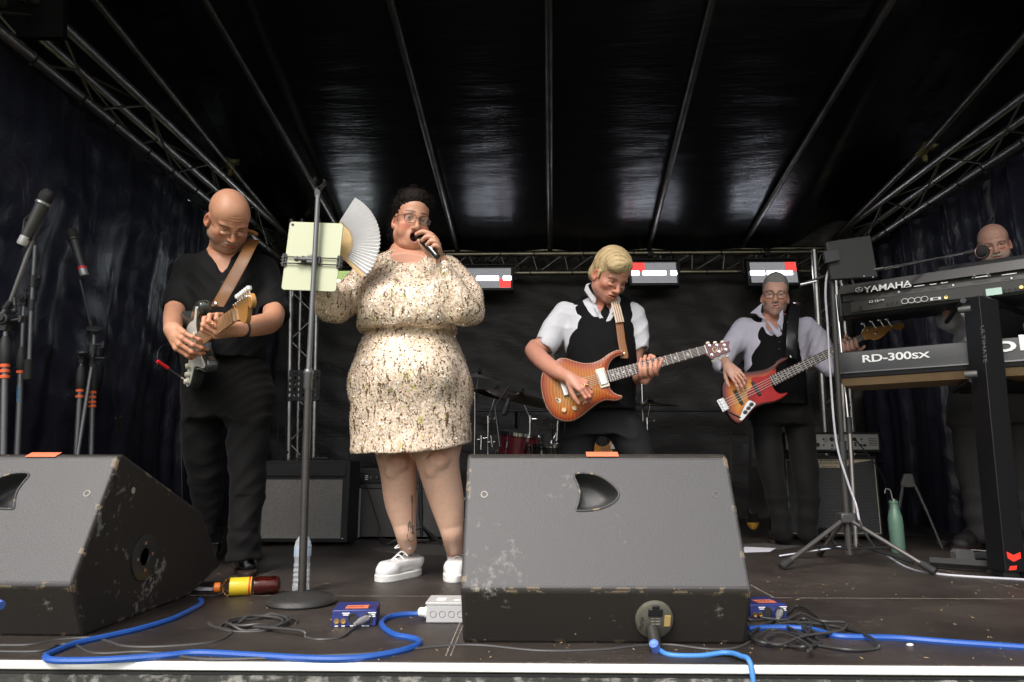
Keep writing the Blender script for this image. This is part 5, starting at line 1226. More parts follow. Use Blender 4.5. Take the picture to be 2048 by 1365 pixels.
def man_blond():
 skin = (.56, .265, .185)
 M = head_at(1236, 566, 3.28, 36, -24, 1.06, roll=6)
 neck = P(1212, 612, 3.47)
 pcs = [make_head(M, neck, skin, wd=.96, jaw=1.0, neck_r=.060, lids=.14, smile=-.5, age=1, brow=(.36, .22, .12), nose=1.12)]
 s = SDF(*bounds([P(1120, 570, 3.45), P(1290, 800, 3.5)], .1), .007)
 s.loft([sec(592, 1184, 1236, 3.48, .06), sec(606, 1165, 1250, 3.48, .08), sec(622, 1130, 1268, 3.48, .10), sec(680, 1135, 1265, 3.48, .12), sec(800, 1140, 1258, 3.48, .12)], .02)
 V, F = s.mesh(); pcs.append((V, F, skin_cols(V, np.array(skin) * (1.02, .85, .8), 4, .05)))
 sL, eL, wL = P(1120, 628, 3.48), P(1068, 702, 3.40), P(1140, 757, 3.17)
 W1 = wrist_frame(wL, P(1172, 776, 3.13) - wL, (.25, -.85, .40))
 pcs.append(arm_mesh([P(1102, 665, 3.46), P(1090, 690, 3.43), eL, P(1100, 735, 3.28), wL], [.040, .047, .046, .042, .028], W1, skin, hs=1.0, side=1, seed=2, curl=((.55, .9, .6), (.6, .95, .6), (.7, .9, .6), (.75, .9, .6)), thumb=(.45, .2, .6), spread=.08))
 sR, eR, wR = P(1270, 628, 3.46), P(1263, 752, 3.46), P(1290, 752, 3.29)
 W2 = wrist_frame(wR, P(1303, 722, 3.27) - wR, (.75, .62, -.15))
 pcs.append(arm_mesh([P(1272, 660, 3.46), P(1270, 700, 3.46), eR, wR], [.038, .044, .042, .029], None, skin, seed=3))
 h_ = SDF(*bounds([P(1270, 700, 3.3), P(1330, 770, 3.25)], .1), .0024)
 wk = P(1290, 757, 3.275); Wk = wrist_frame(wk, P(1296, 728, 3.30) - wk, (.25, .9, -.2))
 hand_pieces(h_, Wk, s=.98, side=-1, curl=((1.2, 1.35, .7),) * 4, thumb=(.9, .4, .2), spread=.1)
 for i, (bx, by) in enumerate(((1283, 752), (1292, 751), (1303, 749), (1313, 746))):
  a = P(bx, by + 4, 3.30); b_ = P(bx - 1, by + 1, 3.235); c_ = P(bx - 2, by - 12, 3.212); d = P(bx - 4 + i, by - 24, 3.222)
  h_.chain([a, b_, c_, d], [.0105, .0112, .0105, .0085], k=.006, n=3)
 h_.chain([P(1300, 745, 3.31), P(1308, 722, 3.29), P(1305, 714, 3.262)], [.016, .0125, .0105], k=.008, n=3)
 V, F = h_.mesh(); V = smooth_mesh(V, F, 1, .4); pcs.append((V, F, skin_cols(V, np.array(skin) * (1.08, 1.08, 1.08), 9)))
 o = disp_person(pcs, 'blond man in white short-sleeved shirt and black waistcoat playing the amber guitar', (P(1200, 1100, 3.5).x, 3.5, 0))
 eyes(M, o, look=(0, 1, -.5))
 s = SDF(*bounds([P(1050, 570, 3.4), P(1310, 810, 3.5)], .14), .0055)
 s.loft([sec(595, 1180, 1240, 3.49, .075), sec(606, 1158, 1256, 3.49, .095), sec(620, 1128, 1272, 3.49, .115), sec(650, 1128, 1275, 3.48, .135), sec(720, 1132, 1268, 3.47, .14), sec(815, 1135, 1262, 3.48, .14)], .02)
 s.chain([P(1130, 626, 3.48), P(1108, 655, 3.46), P(1093, 690, 3.43)], [.060, .061, .062], k=.035)
 s.chain([P(1266, 630, 3.47), P(1275, 655, 3.47), P(1276, 692, 3.46)], [.060, .058, .054], k=.04)
 for (q, r, n_) in ((P(1084, 697, 3.42), .050, P(1084, 697, 3.42) - P(1104, 655, 3.46)), (P(1276, 702, 3.46), .047, Vector((.05, 0, -1)))):
  nn = n_.normalized(); s.cone(q - nn * .01, q + nn * .2, r, r + .06, .004, '-')
 s.cone(P(1213, 648, 3.30), P(1206, 590, 3.42), .004, .050, .008, '-'); s.cone(P(1208, 592, 3.46), P(1212, 570, 3.46), .05, .07, .006, '-')
 s.warp(creases(.0036, 3.1)); cloth(s, 'shirt', M_shirtw, o)
 c1 = [(1181, 566), (1176, 578), (1183, 592), (1203, 640), (1211, 655), (1213, 640), (1200, 612), (1190, 596), (1186, 580)]
 z = lambda L: [(1150 + x / 7.583, 480 + y / 7.583) for x, y in L]
 f = lambda x, y: -.0011 * (y - 590)
 poly_prism('collar', z([(170, 670), (255, 645), (200, 690), (235, 770), (275, 830), (325, 880), (320, 940), (300, 975), (262, 940), (200, 850), (140, 760)]), 3.365, .012, M_shirtw, o, bevel=.004)
 poly_prism('placket', z([(255, 930), (305, 975), (370, 1090), (430, 1180), (462, 1245), (465, 1340), (420, 1290), (340, 1130)]), 3.335, .010, M_shirtw, o, bevel=.003)
 poly_prism('collar', z([(650, 920), (682, 990), (600, 1150), (560, 1200), (470, 1330), (462, 1245), (520, 1130), (560, 1010), (610, 960)]), 3.33, .012, M_shirtw, o, bevel=.004)
 for (x, y) in z([(280, 930), (355, 1085), (565, 1105)]):
  m = MB(); m.sphere(P(x, y, 3.325), .0045, sc=(1, .4, 1)); m.obj('button', M_cream, o)
 s = SDF(*bounds([P(1110, 570, 3.4), P(1290, 830, 3.5)], .12), .0055)
 s.loft([sec(596, 1160, 1252, 3.5, .10), sec(607, 1142, 1266, 3.5, .115), sec(622, 1134, 1272, 3.49, .13), sec(650, 1138, 1270, 3.48, .148), sec(690, 1132, 1272, 3.465, .16), sec(740, 1132, 1272, 3.46, .165), sec(800, 1134, 1270, 3.46, .165), sec(822, 1134, 1270, 3.46, .165)], .02)
 s.chain([P(1214, 674, 3.24), P(1196, 630, 3.30), P(1186, 590, 3.40)], [.004, .034, .062], k=.006, op='-'); s.chain([P(1214, 674, 3.24), P(1226, 630, 3.30), P(1226, 590, 3.40)], [.004, .026, .046], k=.006, op='-')
 s.cone(P(1216, 668, 3.28), P(1212, 600, 3.33), .012, .05, .006, '-'); s.cone(P(1208, 592, 3.46), P(1212, 570, 3.46), .065, .09, .006, '-')
 s.warp(creases(.0016, .7)); cloth(s, 'waistcoat', M_vest, o)
 s = SDF(*bounds([P(1125, 780, 3.5), G(1110, 1110), G(1360, 1110)], .14), .008)
 s.loft([sec(800, 1136, 1268, 3.48, .14), sec(830, 1130, 1272, 3.49, .145), sec(870, 1128, 1282, 3.49, .14)], .02)
 s.chain([P(1160, 850, 3.5), P(1152, 900, 3.48), P(1148, 1000, 3.52), P(1150, 1110, 3.62)], [.098, .088, .068, .055], k=.05, n=3)
 s.chain([P(1240, 845, 3.5), P(1270, 895, 3.46), P(1300, 990, 3.48), P(1318, 1112, 3.62)], [.096, .088, .068, .055], k=.05, n=3)
 s.warp(lambda x, y, z: folds3(x, y, z, .004, (26, 18, 15), 2.4)); cloth(s, 'jeans', mat('black_denim', (.013, .013, .015), .8, spec=.2, bump=[(9, .4, 'noise', .012), (700, .3)]), o)
 g = P(1150, 1110, 3.62); shoe('shoe', (g.x - .03, 3.40, 0), (g.x, 3.68, 0), M_shoeblk, MATS['shoe_sole'], o); g = P(1318, 1112, 3.62); shoe('shoe', (g.x + .05, 3.40, 0), (g.x, 3.68, 0), M_shoeblk, MATS['shoe_sole'], o)
 hm = mat('blond_hair', (.66, .50, .27), .5, var=(30, .7, (.36, .25, .13)), stretch=(1, 1, 1), bump=(90, .5, 'noise', .004), spec=.3)
 s = SDF((-.12, -.15, -.12), (.13, .13, .17), .003)
 s.ell((0, -.022, .048), [.0835, .104, .092], .02); s.ell((.028, .045, .088), [.058, .052, .034], .03, rot=(0, 12, 0)); s.ell((.05, .068, .066), [.035, .025, .022], .02)
 s.ell((0, -.075, -.02), [.066, .05, .06], .02)
 s.cone((0, .115, .012), (0, .13, .03), .048, .05, .012, '-'); s.ell((0, .10, -.03), [.10, .075, .075], .012, '-')
 for sx in (-1, 1): s.ell((sx * .085, .002, -.025), [.03, .028, .035], .006, '-'); s.cone((sx * .075, .012, .01), (sx * .074, .016, -.018), .008, .006, .006)
 V, F = s.mesh(); V = smooth_mesh(V, F, 1); n_ = np.sin(V[:, 1] * 190 + V[:, 0] * 60 + 5 * np.sin(V[:, 2] * 22) + 2 * np.sin(V[:, 0] * 40)) ; c0 = np.array((0, -.02, .03)); r = V - c0; r /= np.linalg.norm(r, axis=1)[:, None]; V = V + r * (n_ * .0016)[:, None]
 ho = mesh_obj('hair', xf(M, V), F, hm, o, smooth=180)
 from mathutils.bvhtree import BVHTree
 bv = BVHTree.FromPolygons([Vector(v) for v in V], [tuple(int(i) for i in f) for f in F]); rr = random.Random(4); m = MB()
 for i in range(620):
  u = rr.uniform(-.03, .03); p = Vector((-.045 + rr.uniform(-.03, .02), rr.uniform(-.08, .06), .13)); tgt = Vector((rr.uniform(.03, .08), rr.uniform(.02, .10), rr.uniform(.0, .07))) if i % 3 else Vector((rr.uniform(-.09, -.07), rr.uniform(-.06, .02), rr.uniform(-.01, .05)))
  pts = []
  for k in range(9):
   t = k / 8; q = p.lerp(tgt, t); q.z += .0; loc, nr, *_ = bv.find_nearest(q)
   pts.append(M @ (loc + nr * (.0012 + .0028 * math.sin(math.pi * t) * rr.random())))
  m.path(pts, [.0012 * (1 - .5 * k / 8) for k in range(9)], n=4, cap=False)
 m.obj('hair_locks', mat('blond_strand', (.72, .57, .33), .42, var=(60, .6, (.45, .32, .17)), spec=.35), ho)
 for q in ((.0, .086), (-.012, .092)): m = MB(); m.sphere(W1 @ Vector((q[0], q[1], .009)), .0062); m.obj('ring', M_gold, o)
 return o
man_blond()
def man_bass():
 skin = (.66, .38, .29)
 M = head_at(1551, 589, 4.13, 2, 6, 1.06, roll=6, tall=1.07)
 neck = P(1545, 642, 4.27)
 pcs = [make_head(M, neck, skin, wd=.95, jaw=.92, neck_r=.058, lids=.22, smile=.9, age=1, brow=(.14, .09, .06), nose=1.2, beard=((.42, .33, .28), .4, True))]
 s = SDF(*bounds([P(1470, 600, 4.3), P(1630, 820, 4.3)], .1), .008)
 s.loft([sec(628, 1520, 1568, 4.28, .06), sec(640, 1500, 1590, 4.28, .08), sec(660, 1490, 1612, 4.28, .10), sec(780, 1495, 1600, 4.28, .12)], .02)
 V, F = s.mesh(); pcs.append((V, F, skin_cols(V, np.array(skin) * (1.0, .9, .85), 4, .04)))
 wL = P(1456, 733, 4.05); W1 = wrist_frame(wL, P(1490, 768, 3.93) - wL, (-.15, -.9, .35))
 pcs.append(arm_mesh([P(1450, 725, 4.12), wL], [.034, .030], W1, skin, hs=1.02, side=1, seed=2, curl=((.2, .45, .3), (.25, .5, .3), (.3, .55, .35), (.35, .6, .4)), thumb=(.5, .1, .3), spread=.10))
 h_ = SDF(*bounds([P(1670, 660, 4.0), P(1725, 720, 4.0)], .1), .0026)
 wk = P(1690, 706, 4.08); Wk = wrist_frame(wk, P(1700, 682, 4.05) - wk, (.1, .95, -.2)); hand_pieces(h_, Wk, s=.98, side=-1, curl=((1.3, 1.3, .7),) * 4, thumb=(.9, .4, .2))
 for i, (bx, by) in enumerate(((1690, 702), (1699, 701), (1707, 698), (1715, 694))):
  h_.chain([P(bx, by + 3, 4.06), P(bx - 1, by + 1, 3.975), P(bx - 3, by - 8, 3.955), P(bx - 5, by - 16, 3.965)], [.011, .0118, .011, .009], k=.006, n=3)
 h_.chain([P(1700, 690, 4.06), P(1696, 678, 4.04), P(1692, 673, 4.0)], [.016, .013, .011], k=.008, n=3); h_.chain([P(1668, 735, 4.15), wk], [.034, .03], k=.02)
 V, F = h_.mesh(); V = smooth_mesh(V, F, 1, .4); pcs.append((V, F, skin_cols(V, np.array(skin), 9)))
 o = disp_person(pcs, 'smiling man with cropped grey hair, spectacles and black waistcoat playing the sunburst bass', (P(1560, 1090, 4.3).x, 4.3, 0))
 eyes(M, o, look=(0, 1, -.1))
 spectacles(M, o, mat('tortoise_rim', (.22, .07, .02), .25, coat=.5), wd=.0265, hh=.0215, y=.104, z=-.006, r=.0022, square=1.6, gap=.035)
 s = SDF((-.11, -.14, -.1), (.11, .12, .16), .0035)
 s.ell((0, -.019, .042), [.0765, .0985, .0880], .01); s.ell((0, .012, .066), [.058, .062, .060], .03); s.ell((0, .112, .004), [.057, .052, .066], .012, '-'); s.cone((-.1, .06, -.045), (.1, .06, -.045), .058, .058, .01, '-')
 for sx in (-1, 1): s.ell((sx * .08, .0, -.03), [.03, .03, .032], .006, '-'); s.ell((sx * .05, .095, .055), [.022, .03, .03], .01, '-')
 V, F = s.mesh(); mesh_obj('hair', xf(M, V), F, mat('grey_stubble', (.20, .19, .18), .8, var=(160, .7, (.34, .32, .30)), bump=(700, .6)), o, smooth=180)
 s = SDF(*bounds([P(1420, 600, 4.2), P(1670, 830, 4.3)], .12), .006)
 s.loft([sec(632, 1516, 1572, 4.29, .075), sec(640, 1498, 1600, 4.29, .09), sec(656, 1482, 1622, 4.29, .115), sec(700, 1488, 1616, 4.28, .13), sec(800, 1496, 1604, 4.28, .13)], .02)
 s.chain([P(1489, 656, 4.29), P(1464, 690, 4.26), P(1443, 724, 4.20), P(1447, 734, 4.12)], [.068, .064, .060, .044], k=.04, n=3)
 s.chain([P(1612, 656, 4.29), P(1637, 685, 4.28), P(1650, 722, 4.26), P(1660, 738, 4.20)], [.070, .074, .070, .052], k=.04, n=3)
 s.cone(P(1452, 740, 4.10), P(1470, 760, 4.02), .032, .05, .004, '-')
 s.chain([P(1556, 680, 4.14), P(1545, 655, 4.18), P(1543, 630, 4.24)], [.006, .034, .050], k=.008, op='-'); s.cone(P(1543, 632, 4.28), P(1545, 608, 4.28), .05, .07, .006, '-')
 s.warp(creases(.0042, 5.3)); cloth(s, 'shirt', M_shirtl, o)
 z = lambda L: [(1480 + x / 7.583, 530 + y / 7.583) for x, y in L]
 poly_prism('collar', z([(365, 565), (315, 600), (160, 730), (250, 740), (300, 790), (395, 830), (415, 850), (330, 750), (315, 700), (330, 620)]), 4.165, .012, M_shirtl, o, bevel=.004)
 poly_prism('collar', z([(655, 660), (600, 740), (600, 810), (555, 880), (600, 920), (645, 1000), (655, 850), (660, 740)]), 4.155, .012, M_shirtl, o, bevel=.004)
 poly_prism('placket', z([(400, 840), (480, 890), (540, 960), (600, 1000), (640, 1020), (640, 1060), (575, 1105), (500, 1010)]), 4.15, .01, M_shirtl, o, bevel=.004)
 s = SDF(*bounds([P(1460, 600, 4.2), P(1640, 830, 4.3)], .12), .006)
 s.loft([sec(636, 1494, 1592, 4.30, .10), sec(646, 1488, 1604, 4.30, .115), sec(662, 1490, 1606, 4.295, .13), sec(700, 1494, 1602, 4.28, .145), sec(750, 1492, 1608, 4.27, .15), sec(812, 1490, 1612, 4.27, .155)], .02)
 s.chain([P(1556, 684, 4.10), P(1546, 655, 4.16), P(1543, 626, 4.24)], [.004, .050, .075], k=.006, op='-'); s.cone(P(1543, 632, 4.28), P(1545, 600, 4.28), .068, .10, .006, '-')
 s.warp(creases(.0018, 1.7)); cloth(s, 'waistcoat', M_vest, o)
 for y in (685, 699): m = MB(); m.sphere(P(1559, y, 4.125), .0065, sc=(1, .4, 1)); m.obj('button', M_blkp, o)
 s = SDF(*bounds([P(1490, 780, 4.3), G(1560, 1090), G(1640, 1090)], .14), .008)
 s.loft([sec(795, 1500, 1616, 4.28, .13), sec(825, 1498, 1622, 4.29, .13), sec(850, 1506, 1622, 4.29, .11)], .02)
 s.chain([P(1534, 850, 4.3), P(1540, 920, 4.27), P(1548, 960, 4.26), P(1566, 1070, 4.30)], [.086, .080, .070, .056], k=.02, n=3)
 s.chain([P(1600, 850, 4.3), P(1608, 930, 4.27), P(1614, 980, 4.26), P(1614, 1070, 4.30)], [.084, .080, .070, .056], k=.02, n=3)
 s.warp(lambda x, y, z: folds3(x, y, z, .004, (26, 18, 15), 2.4) + .003 * np.sin(z * 60 + 4 * x) * (z < .3)); cloth(s, 'trousers', M_blktrs, o)
 shoe('shoe', G(1548, 1090), G(1570, 1062), M_shoeblk, MATS['shoe_sole'], o, wd=.05); shoe('shoe', G(1660, 1088), G(1610, 1064), M_shoeblk, MATS['shoe_sole'], o, wd=.05)
man_bass()
def man_keys():
 skin = (.60, .34, .26)
 Y = 4.05; M = head_at(1990, 491, Y - .1, 4, -4, 1.02, roll=-3)
 neck = P(2000, 560, Y + .08)
 pcs = [make_head(M, neck, skin, wd=1.0, jaw=1.0, fat=.2, neck_r=.066, lids=.28, age=1, smile=-.6, brow=(.20, .14, .10), nose=1.1, beard=((.46, .41, .36), .75, True))]
 for (sx, ex, wx) in ((1925, 1905, 1890), (2075, 2100, 2070)): pcs.append(arm_mesh([P(sx, 610, Y + .1), P(ex, 645, Y), P(wx, 596, Y - .35)], [.05, .042, .03], wrist_frame(P(wx, 596, Y - .35), (0, -1, -.1), (0, -.1, 1)), skin, side=1 if sx < 2000 else -1, curl=(.35,) * 4, h=.0035))
 s = SDF(*bounds([P(1930, 560, Y), P(2080, 760, Y + .1)], .1), .009); s.loft([sec(560, 1960, 2040, Y + .1, .07), sec(600, 1925, 2075, Y + .1, .11), sec(760, 1930, 2070, Y + .1, .13)], .02); V, F = s.mesh(); pcs.append((V, F, skin_cols(V, skin, 2)))
 o = disp_person(pcs, 'bald man with grey moustache standing behind the two keyboards', (P(1990, 1100, 4.2).x, 4.2, 0))
 eyes(M, o, look=(.0, 1, -.05))
 s = SDF(*bounds([P(1880, 560, Y - .3), P(2110, 790, Y + .1)], .15), .008)
 s.loft([sec(566, 1962, 2040, Y + .1, .09), sec(585, 1930, 2070, Y + .1, .12), sec(610, 1915, 2085, Y + .1, .14), sec(790, 1915, 2085, Y + .1, .17)], .02)
 s.chain([P(1935, 610, Y + .1), P(1915, 645, Y + .05), P(1895, 640, Y - .14)], [.075, .075, .06], k=.04); s.chain([P(2068, 610, Y + .1), P(2095, 650, Y), P(2070, 655, Y - .15)], [.075, .07, .055], k=.04)
 s.warp(creases(.004, .9)); cloth(s, 'shirt', M_shirtw, o)
 s = SDF(*bounds([P(1915, 570, Y), P(2090, 790, Y + .1)], .15), .008); s.loft([sec(572, 1950, 2050, Y + .1, .11), sec(590, 1938, 2062, Y + .1, .14), sec(610, 1930, 2070, Y + .1, .16), sec(792, 1908, 2090, Y + .1, .185)], .02); s.cone(P(1995, 600, Y - .1), P(1995, 550, Y - .05), .01, .06, .01, '-'); cloth(s, 'waistcoat', M_vest, o)
 s = SDF(*bounds([P(1905, 720, 4.1), P(2090, 800, 4.2), G(1935, 1090), G(2060, 1100)], .16), .009)
 s.loft([sec(750, 1905, 2085, Y + .1, .15), sec(850, 1902, 2085, Y + .12, .16)], .02)
 s.chain([P(1950, 820, Y + .12), P(1948, 900, Y + .12), P(1954, 980, Y + .15), P(1965, 1065, Y + .2)], [.115, .105, .085, .075], k=.05, n=3); s.chain([P(2045, 820, Y + .12), P(2050, 900, Y + .12), P(2050, 980, Y + .15), P(2050, 1060, Y + .2)], [.115, .105, .085, .075], k=.05, n=3)
 s.warp(lambda x, y, z: folds3(x, y, z, .006, (20, 16, 12), 1.4) + .005 * np.sin(z * 55 + 5 * x) * (z < .35)); cloth(s, 'jeans', mat('charcoal_denim', (.06, .057, .056), .8, spec=.2, bump=[(9, .5, 'noise', .012), (500, .4)]), o)
 shoe('shoe', G(1915, 1108), G(1975, 1078), mat('dark_suede', (.02, .018, .017), .7, bump=(80, .4)), MATS['shoe_sole'], o, wd=.055, sole=.028); shoe('shoe', G(2040, 1115), G(2055, 1080), MATS['dark_suede'], MATS['shoe_sole'], o, wd=.055, sole=.028)
man_keys()
def wedge_extra(sc):
 def f(m, n, L, b, tc):
  def node(t, **k):
   q = n.new('ShaderNode' + t)
   for a, c in k.items(): setattr(q, a, c)
   return q
  nz = node('TexNoise'); nz.inputs['Scale'].default_value = 34; nz.inputs['Detail'].default_value = 10; nz.inputs['Roughness'].default_value = .72; L.new(tc.outputs['Object'], nz.inputs['Vector'])
  big = node('TexNoise'); big.inputs['Scale'].default_value = 4.5; big.inputs['Detail'].default_value = 2; L.new(tc.outputs['Object'], big.inputs['Vector'])
  ad = node('Math', operation='MULTIPLY'); L.new(nz.outputs['Fac'], ad.inputs[0]); L.new(big.outputs['Fac'], ad.inputs[1])
  r = node('MapRange'); r.inputs[1].default_value = sc[0]; r.inputs[2].default_value = sc[1]; r.inputs[4].default_value = sc[2]; L.new(ad.outputs[0], r.inputs[0])
  mx = node('Mix', data_type='RGBA'); mx.inputs[6].default_value = (*sc[3], 1); mx.inputs[7].default_value = (.30, .29, .27, 1); L.new(r.outputs[0], mx.inputs[0])
  v = node('TexVoronoi'); v.inputs['Scale'].default_value = 17; L.new(tc.outputs['Object'], v.inputs['Vector'])
  n2 = node('TexNoise'); n2.inputs['Scale'].default_value = 60; n2.inputs['Detail'].default_value = 3; L.new(tc.outputs['Object'], n2.inputs['Vector'])
  a2 = node('Math', operation='MULTIPLY_ADD'); L.new(n2.outputs['Fac'], a2.inputs[0]); a2.inputs[1].default_value = .22; L.new(v.outputs['Distance'], a2.inputs[2])
  lt = node('Math', operation='LESS_THAN'); lt.inputs[1].default_value = sc[4]; L.new(a2.outputs[0], lt.inputs[0])
  ge = node('NewGeometry'); bv = node('Bevel'); bv.inputs['Radius'].default_value = .02; bv.samples = 4
  dt = node('VectorMath', operation='DOT_PRODUCT'); L.new(bv.outputs[0], dt.inputs[0]); L.new(ge.outputs['True Normal'], dt.inputs[1])
  e1 = node('Math', operation='LESS_THAN'); e1.inputs[1].default_value = .97; L.new(dt.outputs['Value'], e1.inputs[0])
  n3 = node('TexNoise'); n3.inputs['Scale'].default_value = 24; n3.inputs['Detail'].default_value = 4; L.new(tc.outputs['Object'], n3.inputs['Vector'])
  e2 = node('Math', operation='GREATER_THAN'); e2.inputs[1].default_value = .585; L.new(n3.outputs['Fac'], e2.inputs[0])
  e3 = node('Math', operation='MULTIPLY'); L.new(e1.outputs[0], e3.inputs[0]); L.new(e2.outputs[0], e3.inputs[1])
  mm = node('Math', operation='MAXIMUM'); L.new(lt.outputs[0], mm.inputs[0]); L.new(e3.outputs[0], mm.inputs[1])
  m3 = node('Mix', data_type='RGBA'); L.new(mm.outputs[0], m3.inputs[0]); L.new(mx.outputs[2], m3.inputs[6]); m3.inputs[7].default_value = (.34, .25, .15, 1)
  L.new(m3.outputs[2], b.inputs['Base Color'])
  f2 = node('TexNoise'); f2.inputs['Scale'].default_value = 330; f2.inputs['Detail'].default_value = 2; L.new(tc.outputs['Object'], f2.inputs['Vector'])
  bp = node('Bump'); bp.inputs['Strength'].default_value = .7; bp.inputs['Distance'].default_value = .0015; L.new(f2.outputs['Fac'], bp.inputs['Height']); L.new(bp.outputs[0], b.inputs['Normal'])
 return f
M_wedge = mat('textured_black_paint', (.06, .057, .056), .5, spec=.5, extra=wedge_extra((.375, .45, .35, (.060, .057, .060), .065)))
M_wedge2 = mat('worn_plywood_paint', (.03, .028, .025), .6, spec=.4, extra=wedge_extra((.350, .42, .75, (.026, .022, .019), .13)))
M_hole = mat('dark_recess', (.012, .012, .013), .6)
def wedge(lab, x0, x1, y0, holex, mirror, group, side_disc=None):
 """x0..x1 = left and right at floor; y0 = depth of the lower front edge. local frame at the lower front left"""
 prof = [(0, 0), (-.085, .155), (.075, .505), (.100, .515), (.66, .30), (.86, .075), (.60, 0)]
 t = thing('stage_monitor', lab, 'speaker', ((x0 + x1) / 2, y0 + .3, 0), group=group)
 W_ = x1 - x0
 V = []; F = []; mi = []
 m = MB(); a = [Vector((x0, y0 + p[0], p[1])) for p in prof]; b = [Vector((x1, y0 + p[0], p[1])) for p in prof]; N = len(prof)
 m.add(a + b, [tuple(range(N))[::-1], tuple(range(N, 2 * N))] + [(i, (i + 1) % N, N + (i + 1) % N, N + i) for i in range(N) if i != 1])
 A, B = Vector((x0, y0 + prof[1][0], prof[1][1])), Vector((x0, y0 + prof[2][0], prof[2][1])); Ln = (B - A).length; up = (B - A) / Ln; rt = Vector((1, 0, 0)); nrm = rt.cross(up)
 hole = [(-.060, .052), (-.048, .062), (.0, .058), (.040, .035), (.066, .0), (.045, -.030), (.0, -.048), (-.052, -.052), (-.058, -.046), (-.052, -.03), (-.046, .0), (-.052, .03)]
 if mirror: hole = [(-u, v) for u, v in hole][::-1]
 hole = outline(hole, 3); cx, cz = holex, Ln * .70
 H = [A + rt * (cx + u) + up * (cz + v) for u, v in hole]; n = len(H)
 cor = [A, A + rt * W_, B + rt * W_, B]
 k0 = len(m.v); m.add(cor + H, [])
 import mathutils
 tess = mathutils.geometry.tessellate_polygon([[Vector(((p - A).dot(rt), (p - A).dot(up), 0)) for p in cor], [Vector(((p - A).dot(rt), (p - A).dot(up), 0)) for p in H]])
 m.f += [tuple(k0 + i for i in tr) for tr in tess]; m.m += [0] * len(tess)
 o = MB(); o.v, o.f, o.m = m.v, m.f, m.m
 mats = []
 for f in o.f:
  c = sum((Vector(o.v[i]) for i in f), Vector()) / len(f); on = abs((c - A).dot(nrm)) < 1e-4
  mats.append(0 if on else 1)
 bm = bmesh.new()
 for v in o.v: bm.verts.new(v)
 bm.verts.ensure_lookup_table()
 for f, q in zip(o.f, mats):
  try: ff = bm.faces.new([bm.verts[i] for i in f]); ff.material_index = q
  except ValueError: pass
 bmesh.ops.remove_doubles(bm, verts=bm.verts, dist=1e-5); bmesh.ops.recalc_face_normals(bm, faces=bm.faces); bm.verts.index_update()
 V = [v.co.copy() for v in bm.verts]; F = [tuple(v.index for v in f.verts) for f in bm.faces]; mi = [f.material_index for f in bm.faces]; bm.free()
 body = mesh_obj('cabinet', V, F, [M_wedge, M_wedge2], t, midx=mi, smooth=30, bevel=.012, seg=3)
 m = MB(); rings = []
 for k in range(7):
  q = k / 6; s_ = 1 - .55 * q ** 2.2; rings.append([A + rt * (cx + u * s_ - .012 * q) + up * (cz + v * s_ + .014 * q) - nrm * (.075 * math.sin(q * math.pi / 2)) + nrm * .001 for u, v in hole])
 vs = sum(rings, []); m.add(vs, [(k * n + i, k * n + (i + 1) % n, (k + 1) * n + (i + 1) % n, (k + 1) * n + i) for k in range(6) for i in range(n)] + [tuple(6 * n + i for i in range(n))])
 m.obj('hand_hole', mat('recess_paint', (.045, .044, .046), .42, bump=(330, .5, 'noise', .0015)), t, smooth=60)
 m = MB(); rim = [h + nrm * .001 for h in H]; m.path(rim, .003, n=8, closed=True); m.obj('hole_rim', M_wedge, t)
 for u in (.055, W_ - .055):
  c = A + rt * u + up * (Ln * .69); m = MB(); m.lathe([(.0105, -.002), (.0105, .0015), (.007, .0015), (.006, -.001), (0, -.001)], c, nrm, n=16); m.obj('screw', mat('dull_screw', (.12, .11, .10), .4, .8), t)
 T0, T1 = Vector((x0, y0 + prof[2][0], prof[2][1])), Vector((x0, y0 + prof[3][0], prof[3][1])); d = (T1 - T0)
 tx = W_ * .46 if not mirror else W_ * .62
 m = MB(); pts = []
 q0 = T0 + rt * tx - up * .001 + nrm * .002; q1 = T0 + rt * tx + Vector((0, 0, .0025)) + d * .2; q2 = T0 + rt * tx + d * 1.1 + Vector((0, 0, .003))
 w_ = rt * .095; m.add([q0, q0 + w_, q1 + w_, q1, q2 + w_, q2], [(0, 1, 2, 3), (3, 2, 4, 5)]); m.obj('tape_label', M_orange, t, smooth=0)
 if side_disc:
  c = Vector((x1 + .0, y0 + side_disc[0], side_disc[1])); m = MB(); m.lathe([(.074, 0), (.074, .004), (.06, .006), (.028, .004), (.022, -.018), (0, -.02)], c, (1, 0, 0), n=32); dd = m.obj('side_socket', mat('socket_plastic', (.02, .02, .02), .35), t)
  for k in range(4):
   a_ = k * math.pi / 2 + .1; p = c + Vector((.005, math.cos(a_) * .043, math.sin(a_) * .043)); m = MB(); m.lathe([(.006, 0), (.005, .002), (0, .002)], p, (1, 0, 0), n=10); m.obj('screw', mat('rusty_screw', (.28, .14, .08), .6), dd)
  m = MB(); m.lathe([(.011, 0), (.006, .0015), (.005, -.002), (0, -.002)], Vector((x1 + .001, y0 + .17, .40)), (1, 0, 0), n=12); m.obj('screw', mat('chalky_screw', (.4, .36, .3), .6), t)
 return t, A, rt, up, nrm, W_, Ln
ga, gb_ = G(925, 1288), G(1492, 1290)
y_w = (ga.y + gb_.y) / 2
wr_ = wedge('worn black wedge monitor in the middle with a socket plate and blue plug', ga.x, gb_.x, y_w, .375, False, 'wedge monitors along the stage edge')
